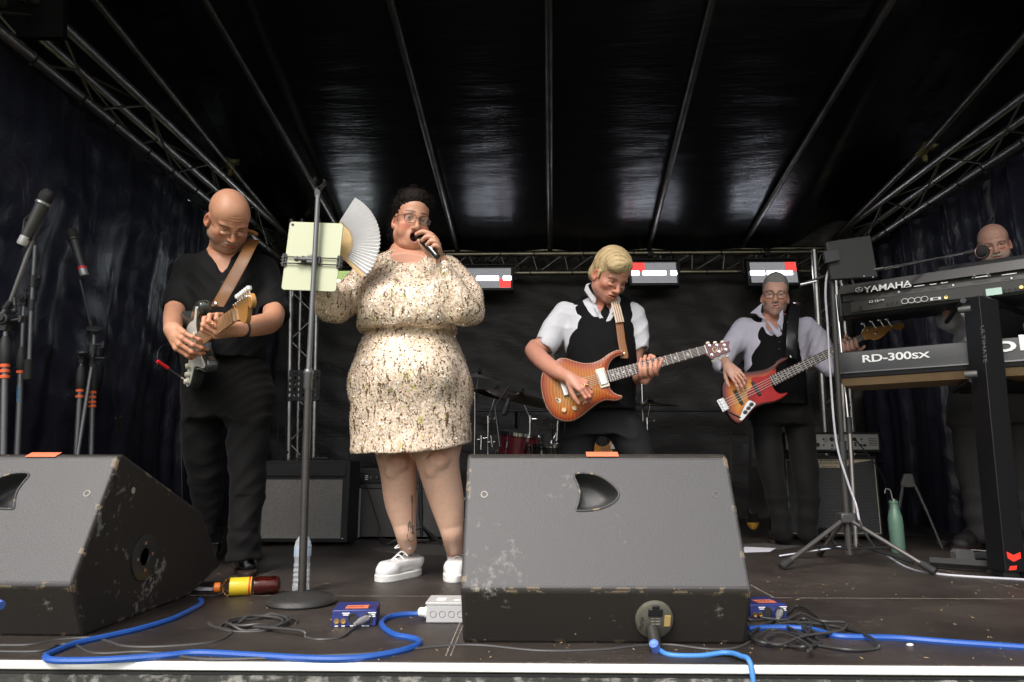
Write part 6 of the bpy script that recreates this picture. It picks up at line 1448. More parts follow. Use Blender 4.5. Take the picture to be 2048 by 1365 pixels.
def socket_plate():
 t = wr_[0]; x0 = ga.x; A0 = Vector((0, y_w, 0)); B0 = Vector((0, y_w - .085, .155)); up = (B0 - A0).normalized(); n_ = Vector((1, 0, 0)).cross(up)
 c = P(1308, 1238, y_w - .045); c = A0 + up * ((c - A0).dot(up)) + Vector((c.x, 0, 0)) + n_ * .001
 rt = Vector((1, 0, 0)); Mx = Matrix((rt, up, n_)).transposed()
 m = MB(); vs = []; N = 40
 for (k, z) in ((1, 0), (1, .010), (.93, .013)): vs += [c + rt * (.050 * k * math.cos(2 * math.pi * i / N)) + up * (.058 * k * math.sin(2 * math.pi * i / N)) + n_ * z for i in range(N)]
 m.add(vs, [(j * N + i, j * N + (i + 1) % N, (j + 1) * N + (i + 1) % N, (j + 1) * N + i) for j in (0, 1) for i in range(N)] + [tuple(2 * N + i for i in range(N))])
 pl = m.obj('socket_plate', mat('khaki_plastic', (.12, .115, .09), .5, var=(30, .5, (.07, .066, .05))), t, smooth=50)
 m = MB(); m.box(c + up * .030 + n_ * .014, (.038, .024, .006), Mx); m.box(c + up * .046 + n_ * .014, (.018, .014, .006), Mx); m.obj('socket', M_hole, pl, bevel=.002)
 m = MB(); m.box(c + rt * .033 + up * .003 + n_ * .0135, (.016, .034, .002), Mx); m.obj('yellow_label', mat('faded_yellow', (.55, .38, .14), .7), pl)
 for k in range(6): m = MB(); m.box(c + rt * (-.004 + .010 * (k > 2)) + up * (.010 - .009 * (k % 3)) + n_ * .0135, (.012 if k < 3 else .016, .002, .0012), Mx); m.obj('print_line', mat('pale_print', (.3, .29, .26), .7), pl)
 text('lettering', 'Martin', mat('plate_letters', (.03, .03, .03), .6), c - rt * .030 - up * .028 + n_ * .0138, up, -rt, .017, pl)
 s0 = c - up * .022 + n_ * .014 - rt * .006; s1 = s0 + n_ * .055 - Vector((0, 0, .014))
 m = MB(); m.tube(s0, s1, .0165, .0155, n=18); m.obj('connector', mat('connector_black', (.03, .028, .026), .4), pl)
 return s1, n_
s1, nz_ = socket_plate()
M_blue = mat('blue_cable', (.018, .085, .36), .42, bump=(80, .1)); M_blue2 = mat('light_blue_cable', (.06, .22, .55), .45)
M_bluerib = mat('blue_sleeve', (.09, .17, .55), .5, bump=(300, .4))
def cable(name, pts, r, m, lab, n=8, cat='cable', group=None, res=8):
 mb = MB(); mb.path(catmull(pts, res), r, n=n); return tag(mb.obj(name, m), lab, cat, group)
g0 = P(1308, 1282, 1.905)
t = thing('speaker_cable', 'light blue cable plugged into the middle wedge and hanging over the white stage edge', 'cable', G(1330, 1300))
m = MB(); m.tube(s1, s1 + (P(1306, 1284, s1.y - .02) - s1) * .8, .0125, .012, n=16); m.obj('sleeve', M_bluerib, t)
m = MB(); q = s1 + (P(1306, 1284, s1.y - .02) - s1) * .8; m.path(catmull([q, G(1315, 1296, .012), G(1338, 1310, .007), G(1400, 1312, .007), G(1450, 1306, .012), P(1480, 1312, 1.815), P(1502, 1332, 1.775), Vector((P(1506, 1340, 1.765).x, 1.762, -.12))], 7), .0065, n=10); m.obj('lead', M_blue2, t)
gl = G(170, 1275); W2_ = gb_.x - ga.x
wl_ = wedge('worn black wedge monitor at the left edge showing its chipped side', gl.x - W2_, gl.x, gl.y, W2_ - .315, True, 'wedge monitors along the stage edge', side_disc=(.27, .185))
cable('speaker_plug', [P(-10, 1205, 1.86), P(2, 1212, 1.85)], .012, M_bluerib, 'blue plug at the left picture edge in front of the left wedge', cat='plug')
K = [(0, 1291), (60, 1290), (120, 1280), (180, 1276), (215, 1283), (250, 1293), (320, 1294), (420, 1286), (455, 1273)]
cable('audio_cable', [G(*p, .004) for p in K] + [G(462, 1262, .004), G(430, 1255, .004), G(416, 1246, .005)], .0042, mat('cable_grey', (.045, .043, .043), .45), 'dark grey cable running from the left wedge to the coiled cable', group=None)
coil = []
cc = G(515, 1252)
for k in range(46):
 a = k * .52; r_ = .115 - .0012 * k; coil.append(cc + Vector((math.cos(a) * r_ * (1 + .05 * math.sin(a * 1.7)), math.sin(a) * r_ * .95, .005 + .0022 * (k % 7) * (k > 10))))
coil += [G(600, 1262, .02), G(612, 1275, .006), G(640, 1280, .005), G(680, 1276, .005), G(700, 1262, .008), P(712, 1250, G(700, 1255).y - .02)]
cable('coiled_cable', coil, .0042, MATS['cable_grey'], 'coiled dark cable on the floor plugged into the blue box beside the round base', res=5)
K = [(-30, 1303), (60, 1304), (95, 1300), (118, 1290), (150, 1291), (190, 1307), (280, 1304), (330, 1308), (400, 1318), (500, 1318), (640, 1312), (760, 1306), (880, 1293), (960, 1291), (1080, 1302), (1200, 1300), (1280, 1292), (1340, 1290), (1420, 1299), (1480, 1294), (1530, 1264), (1560, 1245), (1585, 1236)]
cable('audio_cable', [G(x, y, .005 + (.012 if 0 else 0)) for x, y in K], .0040, MATS['cable_grey'], 'long thin dark cable lying along the stage edge in front of both wedges')
K = [(400, 1200), (404, 1206), (390, 1216), (345, 1238), (280, 1258), (220, 1272), (150, 1288), (110, 1303), (92, 1312), (100, 1320), (140, 1322), (220, 1320), (330, 1312), (400, 1306), (520, 1312), (640, 1318), (720, 1316), (790, 1305), (832, 1292), (838, 1282), (820, 1276), (790, 1270), (768, 1256), (764, 1244), (780, 1234), (815, 1229), (848, 1228)]
cable('power_cable', [G(x, y, .009) for x, y in K], .0085, M_blue, 'thick blue power cable looping from behind the left wedge to the grey junction box')
K = [(1497, 1258), (1530, 1256), (1580, 1256), (1625, 1260), (1670, 1272), (1720, 1275), (1800, 1277), (1900, 1285), (2060, 1296)]
cable('power_cable', [G(x, y, .009) for x, y in K], .0085, M_blue, 'thick blue power cable running to the right from behind the middle wedge')
rr = random.Random(12)
K = [(1565, 1232), (1540, 1228), (1505, 1232), (1500, 1240), (1540, 1238), (1575, 1226), (1590, 1214), (1612, 1216), (1640, 1238), (1658, 1262), (1640, 1268), (1600, 1250), (1560, 1240), (1530, 1250), (1500, 1270), (1520, 1284), (1570, 1292), (1610, 1294), (1640, 1284), (1612, 1262), (1596, 1240), (1620, 1242), (1612, 1270), (1560, 1262), (1540, 1258), (1570, 1246), (1640, 1248), (1690, 1258), (1730, 1270), (1756, 1288), (1750, 1298), (1700, 1300), (1640, 1292), (1628, 1286), (1590, 1262), (1545, 1240)]
cable('tangled_cable', [G(x, y, .006 + .012 * rr.random()) for x, y in K], .0044, mat('cable_charcoal', (.03, .03, .03), .45), 'tangled black cable piled on the blue cable right of the middle wedge', res=7)
K = [(1520, 1235), (1570, 1240), (1600, 1228), (1640, 1242), (1690, 1246), (1680, 1262), (1610, 1272), (1560, 1290), (1530, 1280), (1560, 1266), (1600, 1280), (1622, 1296), (1616, 1302)]
cable('tangled_cable', [G(x, y, .012 + .012 * rr.random()) for x, y in K], .0038, MATS['cable_grey'], 'second thinner grey cable loops lying on top of the tangled black cable', res=7)
M_di = mat('blue_enamel', (.022, .032, .16), .4, bump=(200, .1))
def di_box(lab, px0, px1, pyb, grp, lead=True):
 a, b = G(px0, pyb), G(px1, pyb - 2); L_ = (b - a).length; d = (b - a).normalized(); n_ = Vector((-d.y, d.x, 0)); h_ = .048; dp = .125
 t = thing('di_box', lab, 'audio box', (a + b) / 2, group=grp); Mx = Matrix((d, n_, Vector((0, 0, 1)))).transposed(); c = (a + b) / 2
 m = MB(); m.box(c + n_ * dp / 2 + Vector((0, 0, h_ / 2 + .003)), (L_, dp, h_), Mx); m.obj('case', M_di, t, bevel=.003)
 f = lambda u, z: a + d * (u * L_) + Vector((0, 0, z)) - n_ * .001
 for u in (.11, .26):
  m = MB(); m.lathe([(.008, 0), (.008, .004), (.0045, .004), (.004, -.004), (0, -.004)], f(u, .020), -n_, n=16); m.obj('jack_socket', mat('brass_jack', (.75, .5, .2), .3, 1), t)
  m = MB(); m.box(f(u, .006) - n_ * .0004, (.010, .001, .003), Mx); m.obj('print', M_white, t)
 m = MB(); m.lathe([(.015, 0), (.015, .003), (.012, .003), (.011, -.003), (0, -.003)], f(.47, .027), -n_, n=20); m.obj('xlr_socket', M_blkp, t)
 m = MB(); m.lathe([(.015, 0), (.015, .003), (.012, .003), (.011, -.003), (0, -.003)], f(.80, .027), -n_, n=20); m.obj('xlr_socket', M_blkp, t)
 for (u, z, w_) in ((.31, .042, .022), (.31, .037, .016), (.90, .042, .024), (.90, .037, .018), (.90, .032, .02), (.47, .006, .014), (.76, .005, .022)): m = MB(); m.box(f(u, z) - n_ * .0004, (w_, .001, .003), Mx); m.obj('print', M_white, t)
 m = MB(); m.box(c + n_ * (dp * .30) + d * .005 + Vector((0, 0, h_ + .0046)), (L_ * .52, .045, .001), Mx); tp = m.obj('tape_label', M_orange, t)
 mk = mat('marker_ink', (.12, .02, .03), .7)
 text('lettering', 'VOX GTR', mk, c + n_ * (dp * .22) - d * (L_ * .22) + Vector((0, 0, h_ + .0054)), d, n_, .026, tp, thick=.0002)
 if lead:
  s_ = f(.80, .027); e = s_ - n_ * .05 - d * .035 - Vector((0, 0, .008)); m = MB(); m.lathe([(.0095, 0), (.0105, .004), (.0105, .034), (.007, .045), (.0055, .056)], s_ - n_ * .002, (e - s_), n=16); m.obj('xlr_plug', mat('silver_plug', (.62, .60, .60), .3, .7), t)
 return t
di_box('blue direct box with orange tape beside the round stand base', 663, 752, 1257, 'blue direct boxes on the floor')
di_box('blue direct box half hidden behind the middle wedge under tangled cables', 1502, 1575, 1244, 'blue direct boxes on the floor')
t = thing('junction_box', 'grey plastic junction box with white cable gland left of the middle wedge', 'junction box', G(900, 1248)); a = G(852, 1248); b = G(945, 1251)
m = MB(); c = (a + b) / 2; c.y += .06; m.box(c + Vector((0, 0, .030)), ((b - a).x, .115, .054)); bx = m.obj('case', mat('grey_plastic', (.42, .42, .43), .45), t, bevel=.004)
m = MB(); m.box(c + Vector((0, 0, .060)), ((b - a).x + .004, .119, .008)); m.obj('lid', mat('grey_lid', (.50, .50, .50), .45), t, bevel=.002)
for k in range(4): m = MB(); q = Vector((a.x + .022 + .028 * k, c.y - .0585, .030)); m.path([q + Vector((math.cos(i * .393) * .0095, 0, math.sin(i * .393) * .0095)) for i in range(16)], .0008, n=5, closed=True); m.obj('knockout', mat('grey_mark', (.25, .25, .26), .5), t)
m = MB(); m.lathe([(.008, -.008), (.013, -.004), (.014, .0), (.014, .012), (.017, .014), (.017, .02)], Vector((a.x - .022, c.y - .02, .028)), (1, 0, 0), n=18); m.obj('cable_gland', M_white, t)
for k, (x, w_) in enumerate(((-.03, .03), (-.03, .03), (.02, .02), (.045, .012))): m = MB(); m.box(c + Vector((x, -.02 + .028 * (k % 2), .0645)), (w_, .012, .001)); m.obj('tape_scrap', M_white, t)
def stand_center():
 Y0 = G(597, 1212).y + .02; base = Vector((G(594, 1220).x, Y0, 0)); base.x = G(594, 1215).x
 t = thing('microphone_stand', 'straight microphone stand on a round base with empty clip, holding the tablet', 'stand', base)
 m = MB(); m.lathe([(.001, .046), (.018, .046), (.030, .042), (.058, .040), (.062, .037), (.100, .031), (.117, .018), (.119, .010), (.113, .002), (.001, .001)], base, (0, 0, 1), n=48); m.obj('round_base', mat('hammered_black', (.030, .029, .028), .42, bump=(260, .5, 'vor', .002)), t)
 top = P(636, 392, Y0 + .03); mid = P(617, 745, Y0 + .02); lo = base + Vector((0, 0, .045))
 m = MB(); m.tube(lo, mid, .0145, .0135, n=20); m.obj('lower_tube', mat('stand_black', (.030, .026, .024), .35, bump=(30, .1), var=(20, .6, (.055, .05, .045))), t)
 d = (top - mid).normalized(); m = MB(); m.lathe([(.014, -.065), (.0165, -.06), (.0165, -.01), (.0185, -.005), (.0185, .005), (.013, .012)], mid, d, n=20); m.obj('grip_collar', M_grey, t)
 m = MB(); m.tube(mid, top, .0100, n=18); m.obj('upper_tube', M_grey, t)
 m = MB(); m.box(top + Vector((0, 0, .010)), (.020, .018, .036)); m.tube(top + Vector((-.013, 0, .012)), top + Vector((.013, 0, .012)), .006, n=10)
 c = top + Vector((.006, 0, .050)); ring = [c + Vector((math.cos(a) * .021, -.004 + .01 * math.sin(a * 2), math.sin(a) * .021)) for a in [R(-235 + 290 * k / 16) for k in range(17)]]
 m.path(ring, .0065, n=8, flat=(.8, 1.9), up=Vector((0, 1, 0))); m.obj('clip', M_blkp, t, smooth=60)
 return Y0, base
Y0, sbase = stand_center()
def tablet():
 Y = Y0 + .055; cs = [P(573, 443, Y), P(680, 448, Y), P(678, 584, Y), P(572, 581, Y)]; c = sum(cs, Vector()) / 4
 x = ((cs[1] - cs[0]) + (cs[2] - cs[3])).normalized(); z = Vector((0, -1, .05)).normalized(); y = z.cross(x).normalized(); wd = (cs[1] - cs[0]).length; ht = (cs[0] - cs[3]).length
 t = thing('tablet', 'pale yellow-green tablet seen from the back, clamped to the straight stand', 'tablet', c)
 r_ = .012; pts = []
 for (sx, sy, a0) in ((1, 1, 0), (-1, 1, 90), (-1, -1, 180), (1, -1, 270)):
  for k in range(6): a = R(a0 + 18 * k); pts.append(c + x * (sx * (wd / 2 - r_) + r_ * math.cos(a)) + y * (sy * (ht / 2 - r_) + r_ * math.sin(a)))
 m = MB(); m.prism([p - z * .0035 for p in pts], z * .007); m.obj('shell', mat('pale_yellow_shell', (.47, .49, .33), .38, bump=(300, .05)), t, bevel=.001)
 m = MB(); q = c - x * (wd / 2 - .013) + y * (ht / 2 - .013); m.lathe([(.0055, .0), (.0055, .0045), (.0035, .005), (0, .005)], q, z, n=20); m.obj('camera_lens', M_hole, t)
 m = MB(); q = c + y * .002; m.box(q + z * .0038 - x*.004, (.012, .014, .001), Matrix((x, y, z)).transposed()); m.obj('emblem', mat('emblem_grey', (.30, .31, .16), .3), t)
 h_ = thing('tablet_clamp', 'black spring clamp gripping the pale tablet by both sides', 'clamp', c - y * .02)
 Mx = Matrix((x, y, z)).transposed(); k = c - y * .022
 m = MB(); bt = [(-.036, .018), (-.018, .013), (.018, .013), (.036, .018), (.038, 0), (.036, -.018), (.018, -.013), (-.018, -.013), (-.036, -.018), (-.038, 0)]
 m.prism([k + x * a + y * b + z * .010 for a, b in bt], z * .010); m.obj('back_plate', M_blkp, h_, bevel=.002)
 for s_ in (-.013, .013): m = MB(); m.tube(k + y * s_ - x * (wd / 2 + .004) + z * .012, k + y * s_ + x * (wd / 2 + .004) + z * .012, .0026, n=8); m.obj('rod', M_blkp, h_)
 for s_ in (-1, 1):
  m = MB(); e = k + x * s_ * (wd / 2 + .004); m.box(e + z * .010, (.006, .052, .006), Mx); m.box(e - x * s_ * .009 + z * .008, (.006, .046, .004), Mx); m.box(e + x * s_ * .003, (.004, .05, .022), Mx)
  for q in (-.024, .024): m.box(e - x * s_ * .004 + y * q + z * .008, (.012, .005, .005), Mx)
  for q in (-.013, 0, .013): m.box(e + x * s_ * .007 + y * q + z * .004, (.006, .005, .012), Mx)
  m.obj('jaw', M_blkp, h_, bevel=.0008)
 m = MB(); m.box(k + z * .024 + x * .004, (.030, .028, .018), Mx); m.tube(k + z * .028 - x * .045, k + z * .028 + x * .02, .0075, n=12); m.lathe([(.009, 0), (.011, .004), (.011, .012), (.008, .015)], k + z * .028 - x * .045, -x, n=12); m.obj('knob', mat('knob_grey', (.09, .09, .095), .4), h_, bevel=.0008)
tablet()
def fan():
 Y = 2.62; c = P(654, 484, Y); t = thing('folding_fan', 'white pleated paper folding fan with bamboo ribs opened beside the tablet', 'fan', c)
 rad = (P(757, 503, Y) - c).length; a0, a1 = R(-43), R(60); N = 24; mb = MB()
 bam = mat('bamboo', (.62, .42, .18), .5, var=(60, .5, (.48, .30, .12)))
 dirv = lambda a: Vector((math.cos(a), 0, math.sin(a)))
 vs, fs = [], []; nr = 5
 for i in range(2 * N + 1):
  a = a0 + (a1 - a0) * i / (2 * N); zz = .0075 * (1 if i % 2 else -1)
  for k in range(nr): q = .46 + .54 * k / (nr - 1); vs.append(c + dirv(a) * rad * (q + (.012 if (k == nr - 1 and i % 2) else 0)) + Vector((0, zz * (.45 + .55 * q) - .0, 0)))
 for i in range(2 * N):
  for k in range(nr - 1): fs.append((i * nr + k, i * nr + k + 1, (i + 1) * nr + k + 1, (i + 1) * nr + k))
 mesh_obj('paper', vs, fs, mat('fan_paper', (.80, .79, .80), .8), t, smooth=0)
 for i in range(N + 1):
  a = a0 + (a1 - a0) * i / N; m = MB(); e = c + dirv(a) * rad * .5; s_ = dirv(a + math.pi / 2); y_ = Vector((0, .0006 * (i - N / 2), 0)); w0, w1 = .003, .0036
  m.prism([c - s_ * w0 * .6 + y_, e - s_ * w1 + y_, e + s_ * w1 + y_, c + s_ * w0 * .6 + y_], (0, .0010, 0)); m.obj('rib', bam, t, smooth=0)
 for a in (a0,):
  m = MB(); e = c + dirv(a) * rad * 1.0; s_ = dirv(a + math.pi / 2); m.prism([c - s_ * .006 + Vector((0, -.009, 0)), e - s_ * .0075 + Vector((0, -.009, 0)), e + s_ * .0075 + Vector((0, -.009, 0)), c + s_ * .006 + Vector((0, -.009, 0))], (0, .0025, 0)); m.obj('guard_stick', bam, t, bevel=.0005)
fan()
M_pet = mat('clear_plastic', (.85, .88, .92), .1, 0, trans=.72, ior=1.25, bump=[(90, .4, 'noise', .003)])
def water():
 b = G(601, 1188); t = thing('water_bottle', 'clear ribbed plastic water bottle standing behind the round stand base', 'bottle', b); s_ = (P(601, 1060, b.y).z - 0) / .25
 pr = [(.0, .0), (.030, .0), (.034, .006), (.034, .03)] + [(.034 - .0035 * (k % 2), .035 + .0095 * k) for k in range(10)] + [(.031, .135), (.033, .145), (.034, .165), (.034, .185), (.030, .205), (.020, .222), (.013, .232), (.013, .242)]
 m = MB(); m.lathe([(r_ * s_, z * s_) for r_, z in pr], b, n=32); m.obj('bottle_body', M_pet, t)
 m = MB(); m.lathe([(.034 * s_ + .0005, .148 * s_), (.034 * s_ + .0005, .188 * s_)], b, n=32); m.obj('label', mat('pale_label', (.62, .70, .78), .5, alpha=.55, var=(22, .8, (.25, .42, .62))), t)
 m = MB(); m.lathe([(.0145 * s_, .236 * s_), (.0145 * s_, .25 * s_), (.0, .25 * s_)], b, n=20); m.obj('cap', M_white, t)
water()
def juice():
 a, b = G(427, 1196), G(552, 1190); a.z = b.z = .036; d = (b - a).normalized(); L_ = (b - a).length; t = thing('drink_bottle', 'plastic drink bottle lying on its side with orange cap and yellow label', 'bottle', (a + b) / 2); k = L_ / .235; r_ = .033
 m = MB(); m.lathe([(.012, .02), (.013, .028), (.024, .036), (r_, .048), (.031, .055), (.031, .130), (.032, .148), (r_, .155), (.034, .175), (.031, .19), (.034, .205), (.030, .226), (.012, .232), (0, .228)], a, d, n=28); m.obj('bottle_body', mat('drink_plastic', (.85, .6, .55), .05, trans=1, ior=1.2, bump=(60, .4)), t)
 m = MB(); m.lathe([(.0275, .140), (.030, .16), (.028, .19), (.030, .205), (.026, .222), (0, .224)], a, d, n=24); m.obj('red_drink', mat('red_drink', (.07, .008, .006), .15), t)
 m = MB(); m.lathe([(.0, .0), (.0165, .0), (.0175, .004), (.0175, .020), (.015, .022)], a, d, n=24); m.obj('cap', mat('orange_cap', (.85, .20, .02), .4, bump=(200, .2)), t)
 m = MB(); m.lathe([(.0318, .054), (.0324, .056), (.0324, .128), (.0318, .130)], a, d, n=28); lb = m.obj('label', mat('yellow_label_film', (.85, .62, .03), .35), t)
 m = MB(); m.lathe([(.0327, .120), (.0327, .127)], a, d, n=28); m.obj('label_band', mat('red_band', (.7, .05, .03), .4), lb)
juice()
def flask():
 b = G(1797, 1106, 0); t = thing('water_bottle', 'sage green metal flask with black lid beside the tripod stand', 'bottle', b); s_ = P(1790, 1002, b.y).z / .265
 m = MB(); m.lathe([(r_ * s_, z * s_) for r_, z in [(0, 0), (.033, .0), (.036, .005), (.036, .16), (.034, .185), (.026, .215), (.021, .23), (.0205, .25), (.0235, .252), (.0235, .262), (.020, .265)]], b, n=32); m.obj('flask_body', mat('sage_enamel', (.11, .20, .15), .3, coat=.4), t)
 m = MB(); m.lathe([(.019 * s_, .262 * s_), (.019 * s_, .275 * s_), (0, .276 * s_)], b, n=24); m.obj('lid', M_chrome, t)
 m = MB(); c = b + Vector((0, 0, .275 * s_)); m.path(catmull([c + Vector((-.005, 0, 0)), c + Vector((-.012, 0, .045)), c + Vector((-.035, 0, .055)), c + Vector((-.045, 0, .03))], 6), .003, n=8); m.obj('carry_loop', mat('loop_grey', (.2, .2, .2), .4), t)
flask()
def beer():
 b = G(1508, 1076); t = thing('beer_glass', 'stemmed glass of pale beer on the floor by the bassist', 'glass', b); h_ = P(1508, 1018, b.y).z
 pr = [(.0, .0), (.030, .001), (.028, .004), (.006, .01), (.005, .03), (.010, .042), (.030, .065), (.034, .085), (.030, .12), (.027, .16)]
 m = MB(); m.lathe([(r_ * h_ / .16, z * h_ / .16) for r_, z in pr], b, n=24); m.obj('glass', mat('thin_glass', (1, 1, 1), .02, trans=1, ior=1.12), t)
 m = MB(); m.lathe([(r_ * h_ / .16, z * h_ / .16) for r_, z in [(0, .046), (.012, .048), (.028, .067), (.0315, .085), (0, .086)]], b, n=20); m.obj('beer', mat('beer', (.55, .30, .05), .1), t)
beer()
for (pts, lab, nm) in (([(1490, 1094), (1552, 1097), (1540, 1104), (1478, 1106)], 'white sheet of paper on the floor behind the middle wedge', 'paper_sheet'), ([(1900, 1080), (1952, 1081), (1945, 1091), (1912, 1088)], 'white paper lying on the floor by the keyboard player\'s foot', 'paper_sheet'), ([(386, 1181), (398, 1174), (428, 1176), (424, 1182)], 'corner of white paper beside the orange bottle cap', 'paper_sheet')):
 m = MB(); m.prism([G(x, y, .006) for x, y in pts], (0, 0, .0006)); tag(m.obj(nm, mat('paper', (.72, .70, .78), .7)), lab, 'paper')
m = MB(); m.prism([G(x, y, .004) for x, y in [(745, 1102), (800, 1092), (1010, 1090), (1060, 1108), (900, 1112), (790, 1108)]], (0, 0, .006)); tag(m.obj('floor_mat', mat('grey_carpet', (.05, .045, .043), .95, bump=(300, .9), var=(120, .7, (.09, .08, .075)))), 'small grey carpet offcut on the floor behind the singer', 'mat')
m = MB(); m.prism([G(x, y, .004) for x, y in [(1470, 1090), (1560, 1085), (1600, 1094), (1560, 1100), (1480, 1098)]], (0, 0, .001)); tag(m.obj('floor_mat', MATS['grey_carpet']), 'grey carpet offcut on the floor by the bassist\'s shoes', 'mat')
m = MB(); rr = random.Random(8)
for i in range(260):
 x, y = rr.uniform(420, 2040), rr.choice((rr.uniform(1150, 1320), rr.uniform(1120, 1200))); c = G(x, y, .0045); a = rr.uniform(0, 3.14); L_ = rr.choice((.003, .004, .006, .012, .018)) * rr.uniform(.6, 1.2); w_ = rr.uniform(.0008, .0025); d = Vector((math.cos(a), math.sin(a), 0)); s_ = Vector((-d.y, d.x, 0))
 m.add([c - d * L_ / 2, c + s_ * w_, c + d * L_ / 2 + Vector((0, 0, .002)), c - s_ * w_], [(0, 1, 2, 3)])
o = m.obj('floor_debris', mat('straw_chip', (.42, .30, .16), .8), smooth=0); tag(o, 'wood chips and straw crumbs scattered over the stage floor', 'debris', kind='stuff')
m = MB(); c = G(1820, 1290, .006); m.sphere(c, .008, sc=(1.2, .6, .5)); tag(m.obj('pebble', M_white), 'small white chip on the floor below the right blue cable', 'chip')
def led_extra(col):
 def f(m, n, L, b, tc):
  mp = n.new('ShaderNodeMapping'); mp.inputs['Scale'].default_value = (120, 1, 120); L.new(tc.outputs['Object'], mp.inputs[0])
  fr = n.new('ShaderNodeVectorMath'); fr.operation = 'FRACTION'; L.new(mp.outputs[0], fr.inputs[0])
  sb = n.new('ShaderNodeVectorMath'); sb.operation = 'SUBTRACT'; sb.inputs[1].default_value = (.5, .5, .5); L.new(fr.outputs[0], sb.inputs[0])
  ml = n.new('ShaderNodeVectorMath'); ml.operation = 'MULTIPLY'; ml.inputs[1].default_value = (1, 0, 1); L.new(sb.outputs[0], ml.inputs[0])
  ln = n.new('ShaderNodeVectorMath'); ln.operation = 'LENGTH'; L.new(ml.outputs[0], ln.inputs[0])
  lt = n.new('ShaderNodeMath'); lt.operation = 'LESS_THAN'; lt.inputs[1].default_value = .36; L.new(ln.outputs['Value'], lt.inputs[0])
  st = n.new('ShaderNodeMath'); st.operation = 'MULTIPLY'; st.inputs[1].default_value = col[1]; L.new(lt.outputs[0], st.inputs[0])
  b.inputs['Emission Color'].default_value = (*col[0], 1); L.new(st.outputs[0], b.inputs['Emission Strength'])
 return f
M_led = {k: mat('led_' + k, (.03, .03, .03), .4, extra=led_extra(c)) for k, c in {'grey': ((.9, .9, .95), .42), 'red': ((1, .08, .07), 1.6), 'green': ((.75, 1, .35), .9)}.items()}
M_strobe = mat('strobe_white', (.9, .9, .9), .4, emit=((.80, .86, 1), 14))
def led_panel(lab, px0, px1, py0, py1, bars, redx, redy, green=False):
 Y = BK - .17; a, b = P(px0, py1, Y), P(px1, py0, Y); c = (a + b) / 2; wd, ht = b.x - a.x, b.z - a.z
 t = thing('light_panel', lab, 'stage light', c, rot=(R(-8), 0, 0), group='light panels on the back truss')
 m = MB(); m.box((0, .05, 0), (wd + .05, .09, ht + .05)); m.obj('housing', M_blkp, t, world=False, bevel=.006)
 f = lambda u, v: ((u - .5) * wd, (.5 - v) * ht)
 def rect(nm, u0, u1, v0, v1, mm, dy):
  x0, z0 = f(u0, v1); x1, z1 = f(u1, v0); m = MB(); m.box(((x0 + x1) / 2, -.001 - dy, (z0 + z1) / 2), (x1 - x0, .006, z1 - z0)); m.obj(nm, mm, t, world=False, smooth=0)
 rect('pixel_field', 0, 1, 0, 1, M_led['green' if green else 'grey'], 0)
 if redx: rect('red_pixels', *redx, *redy, M_led['red'], .0025)
 for (u0, u1) in bars: rect('strobe_bar', u0, u1, .43, .62, M_strobe, .005)
 m = MB(); m.box((0, .06, ht / 2 + .06), (wd + .09, .03, .012)); m.box((-wd / 2 - .04, .06, ht / 4 + .03), (.012, .03, ht / 2 + .06)); m.box((wd / 2 + .04, .06, ht / 4 + .03), (.012, .03, ht / 2 + .06)); m.tube((0, .06, ht / 2 + .06), (0, .09, ht / 2 + .13), .012); m.box((0, .10, ht / 2 + .13), (.05, .05, .05)); m.obj('yoke', M_blk, t, world=False)
led_panel('light panel glowing green-white half hidden behind the pale tablet', 640, 728, 541, 588, [(.0, .5), (.55, .95)], None, None, True)
led_panel('light panel with red lower right corner beside the sequinned sleeve', 926, 1022, 536, 577, [(.0, .20), (.28, .74), (.84, 1)], (.76, 1), (.55, 1))
led_panel('light panel with red upper left corner beside the blond hair', 1264, 1352, 525, 567, [(.0, .16), (.25, .76), (.87, 1)], (0, .30), (0, .46))
led_panel('light panel with red upper right corner above the bassist\'s head', 1502, 1592, 524, 567, [(.0, .30), (.36, .9)], (.76, 1), (0, .46))
def grille(name, c, wd, ht, m, parent, Mx=None): mb = MB(); mb.box(c, (wd, .008, ht), Mx); return mb.obj(name, m, parent, smooth=0)
def cloth_extra(sx, sz, c0, c1, thr=.5):
 def f(m, n, L, b, tc):
  w1 = n.new('ShaderNodeTexBrick'); mp = n.new('ShaderNodeMapping'); mp.inputs['Scale'].default_value = (sx, 1, sz); mp.inputs['Rotation'].default_value = (R(90), 0, 0); L.new(tc.outputs['Object'], mp.inputs[0]); L.new(mp.outputs[0], w1.inputs['Vector'])
  w1.inputs['Color1'].default_value = (*c0, 1); w1.inputs['Color2'].default_value = (*[q * .8 for q in c0], 1); w1.inputs['Mortar'].default_value = (*c1, 1); w1.inputs['Scale'].default_value = 1; w1.inputs['Mortar Size'].default_value = .09; w1.inputs['Brick Width'].default_value = 1; w1.inputs['Row Height'].default_value = .55
  L.new(w1.outputs['Color'], b.inputs['Base Color'])
 return f
M_silvercloth = mat('silver_grille_cloth', (.3, .3, .3), .5, 0, extra=cloth_extra(95, 95, (.48, .45, .42), (.015, .015, .015)))
M_blackcloth = mat('black_grille_cloth', (.1, .1, .1), .6, 0, extra=cloth_extra(120, 120, (.14, .13, .125), (.02, .02, .02)))
M_weave = mat('woven_grille', (.1, .1, .1), .5, 0, extra=cloth_extra(38, 60, (.085, .085, .09), (.008, .008, .008)))
M_tolex = mat('black_tolex', (.014, .014, .014), .55, bump=(500, .4, 'vor', .001))
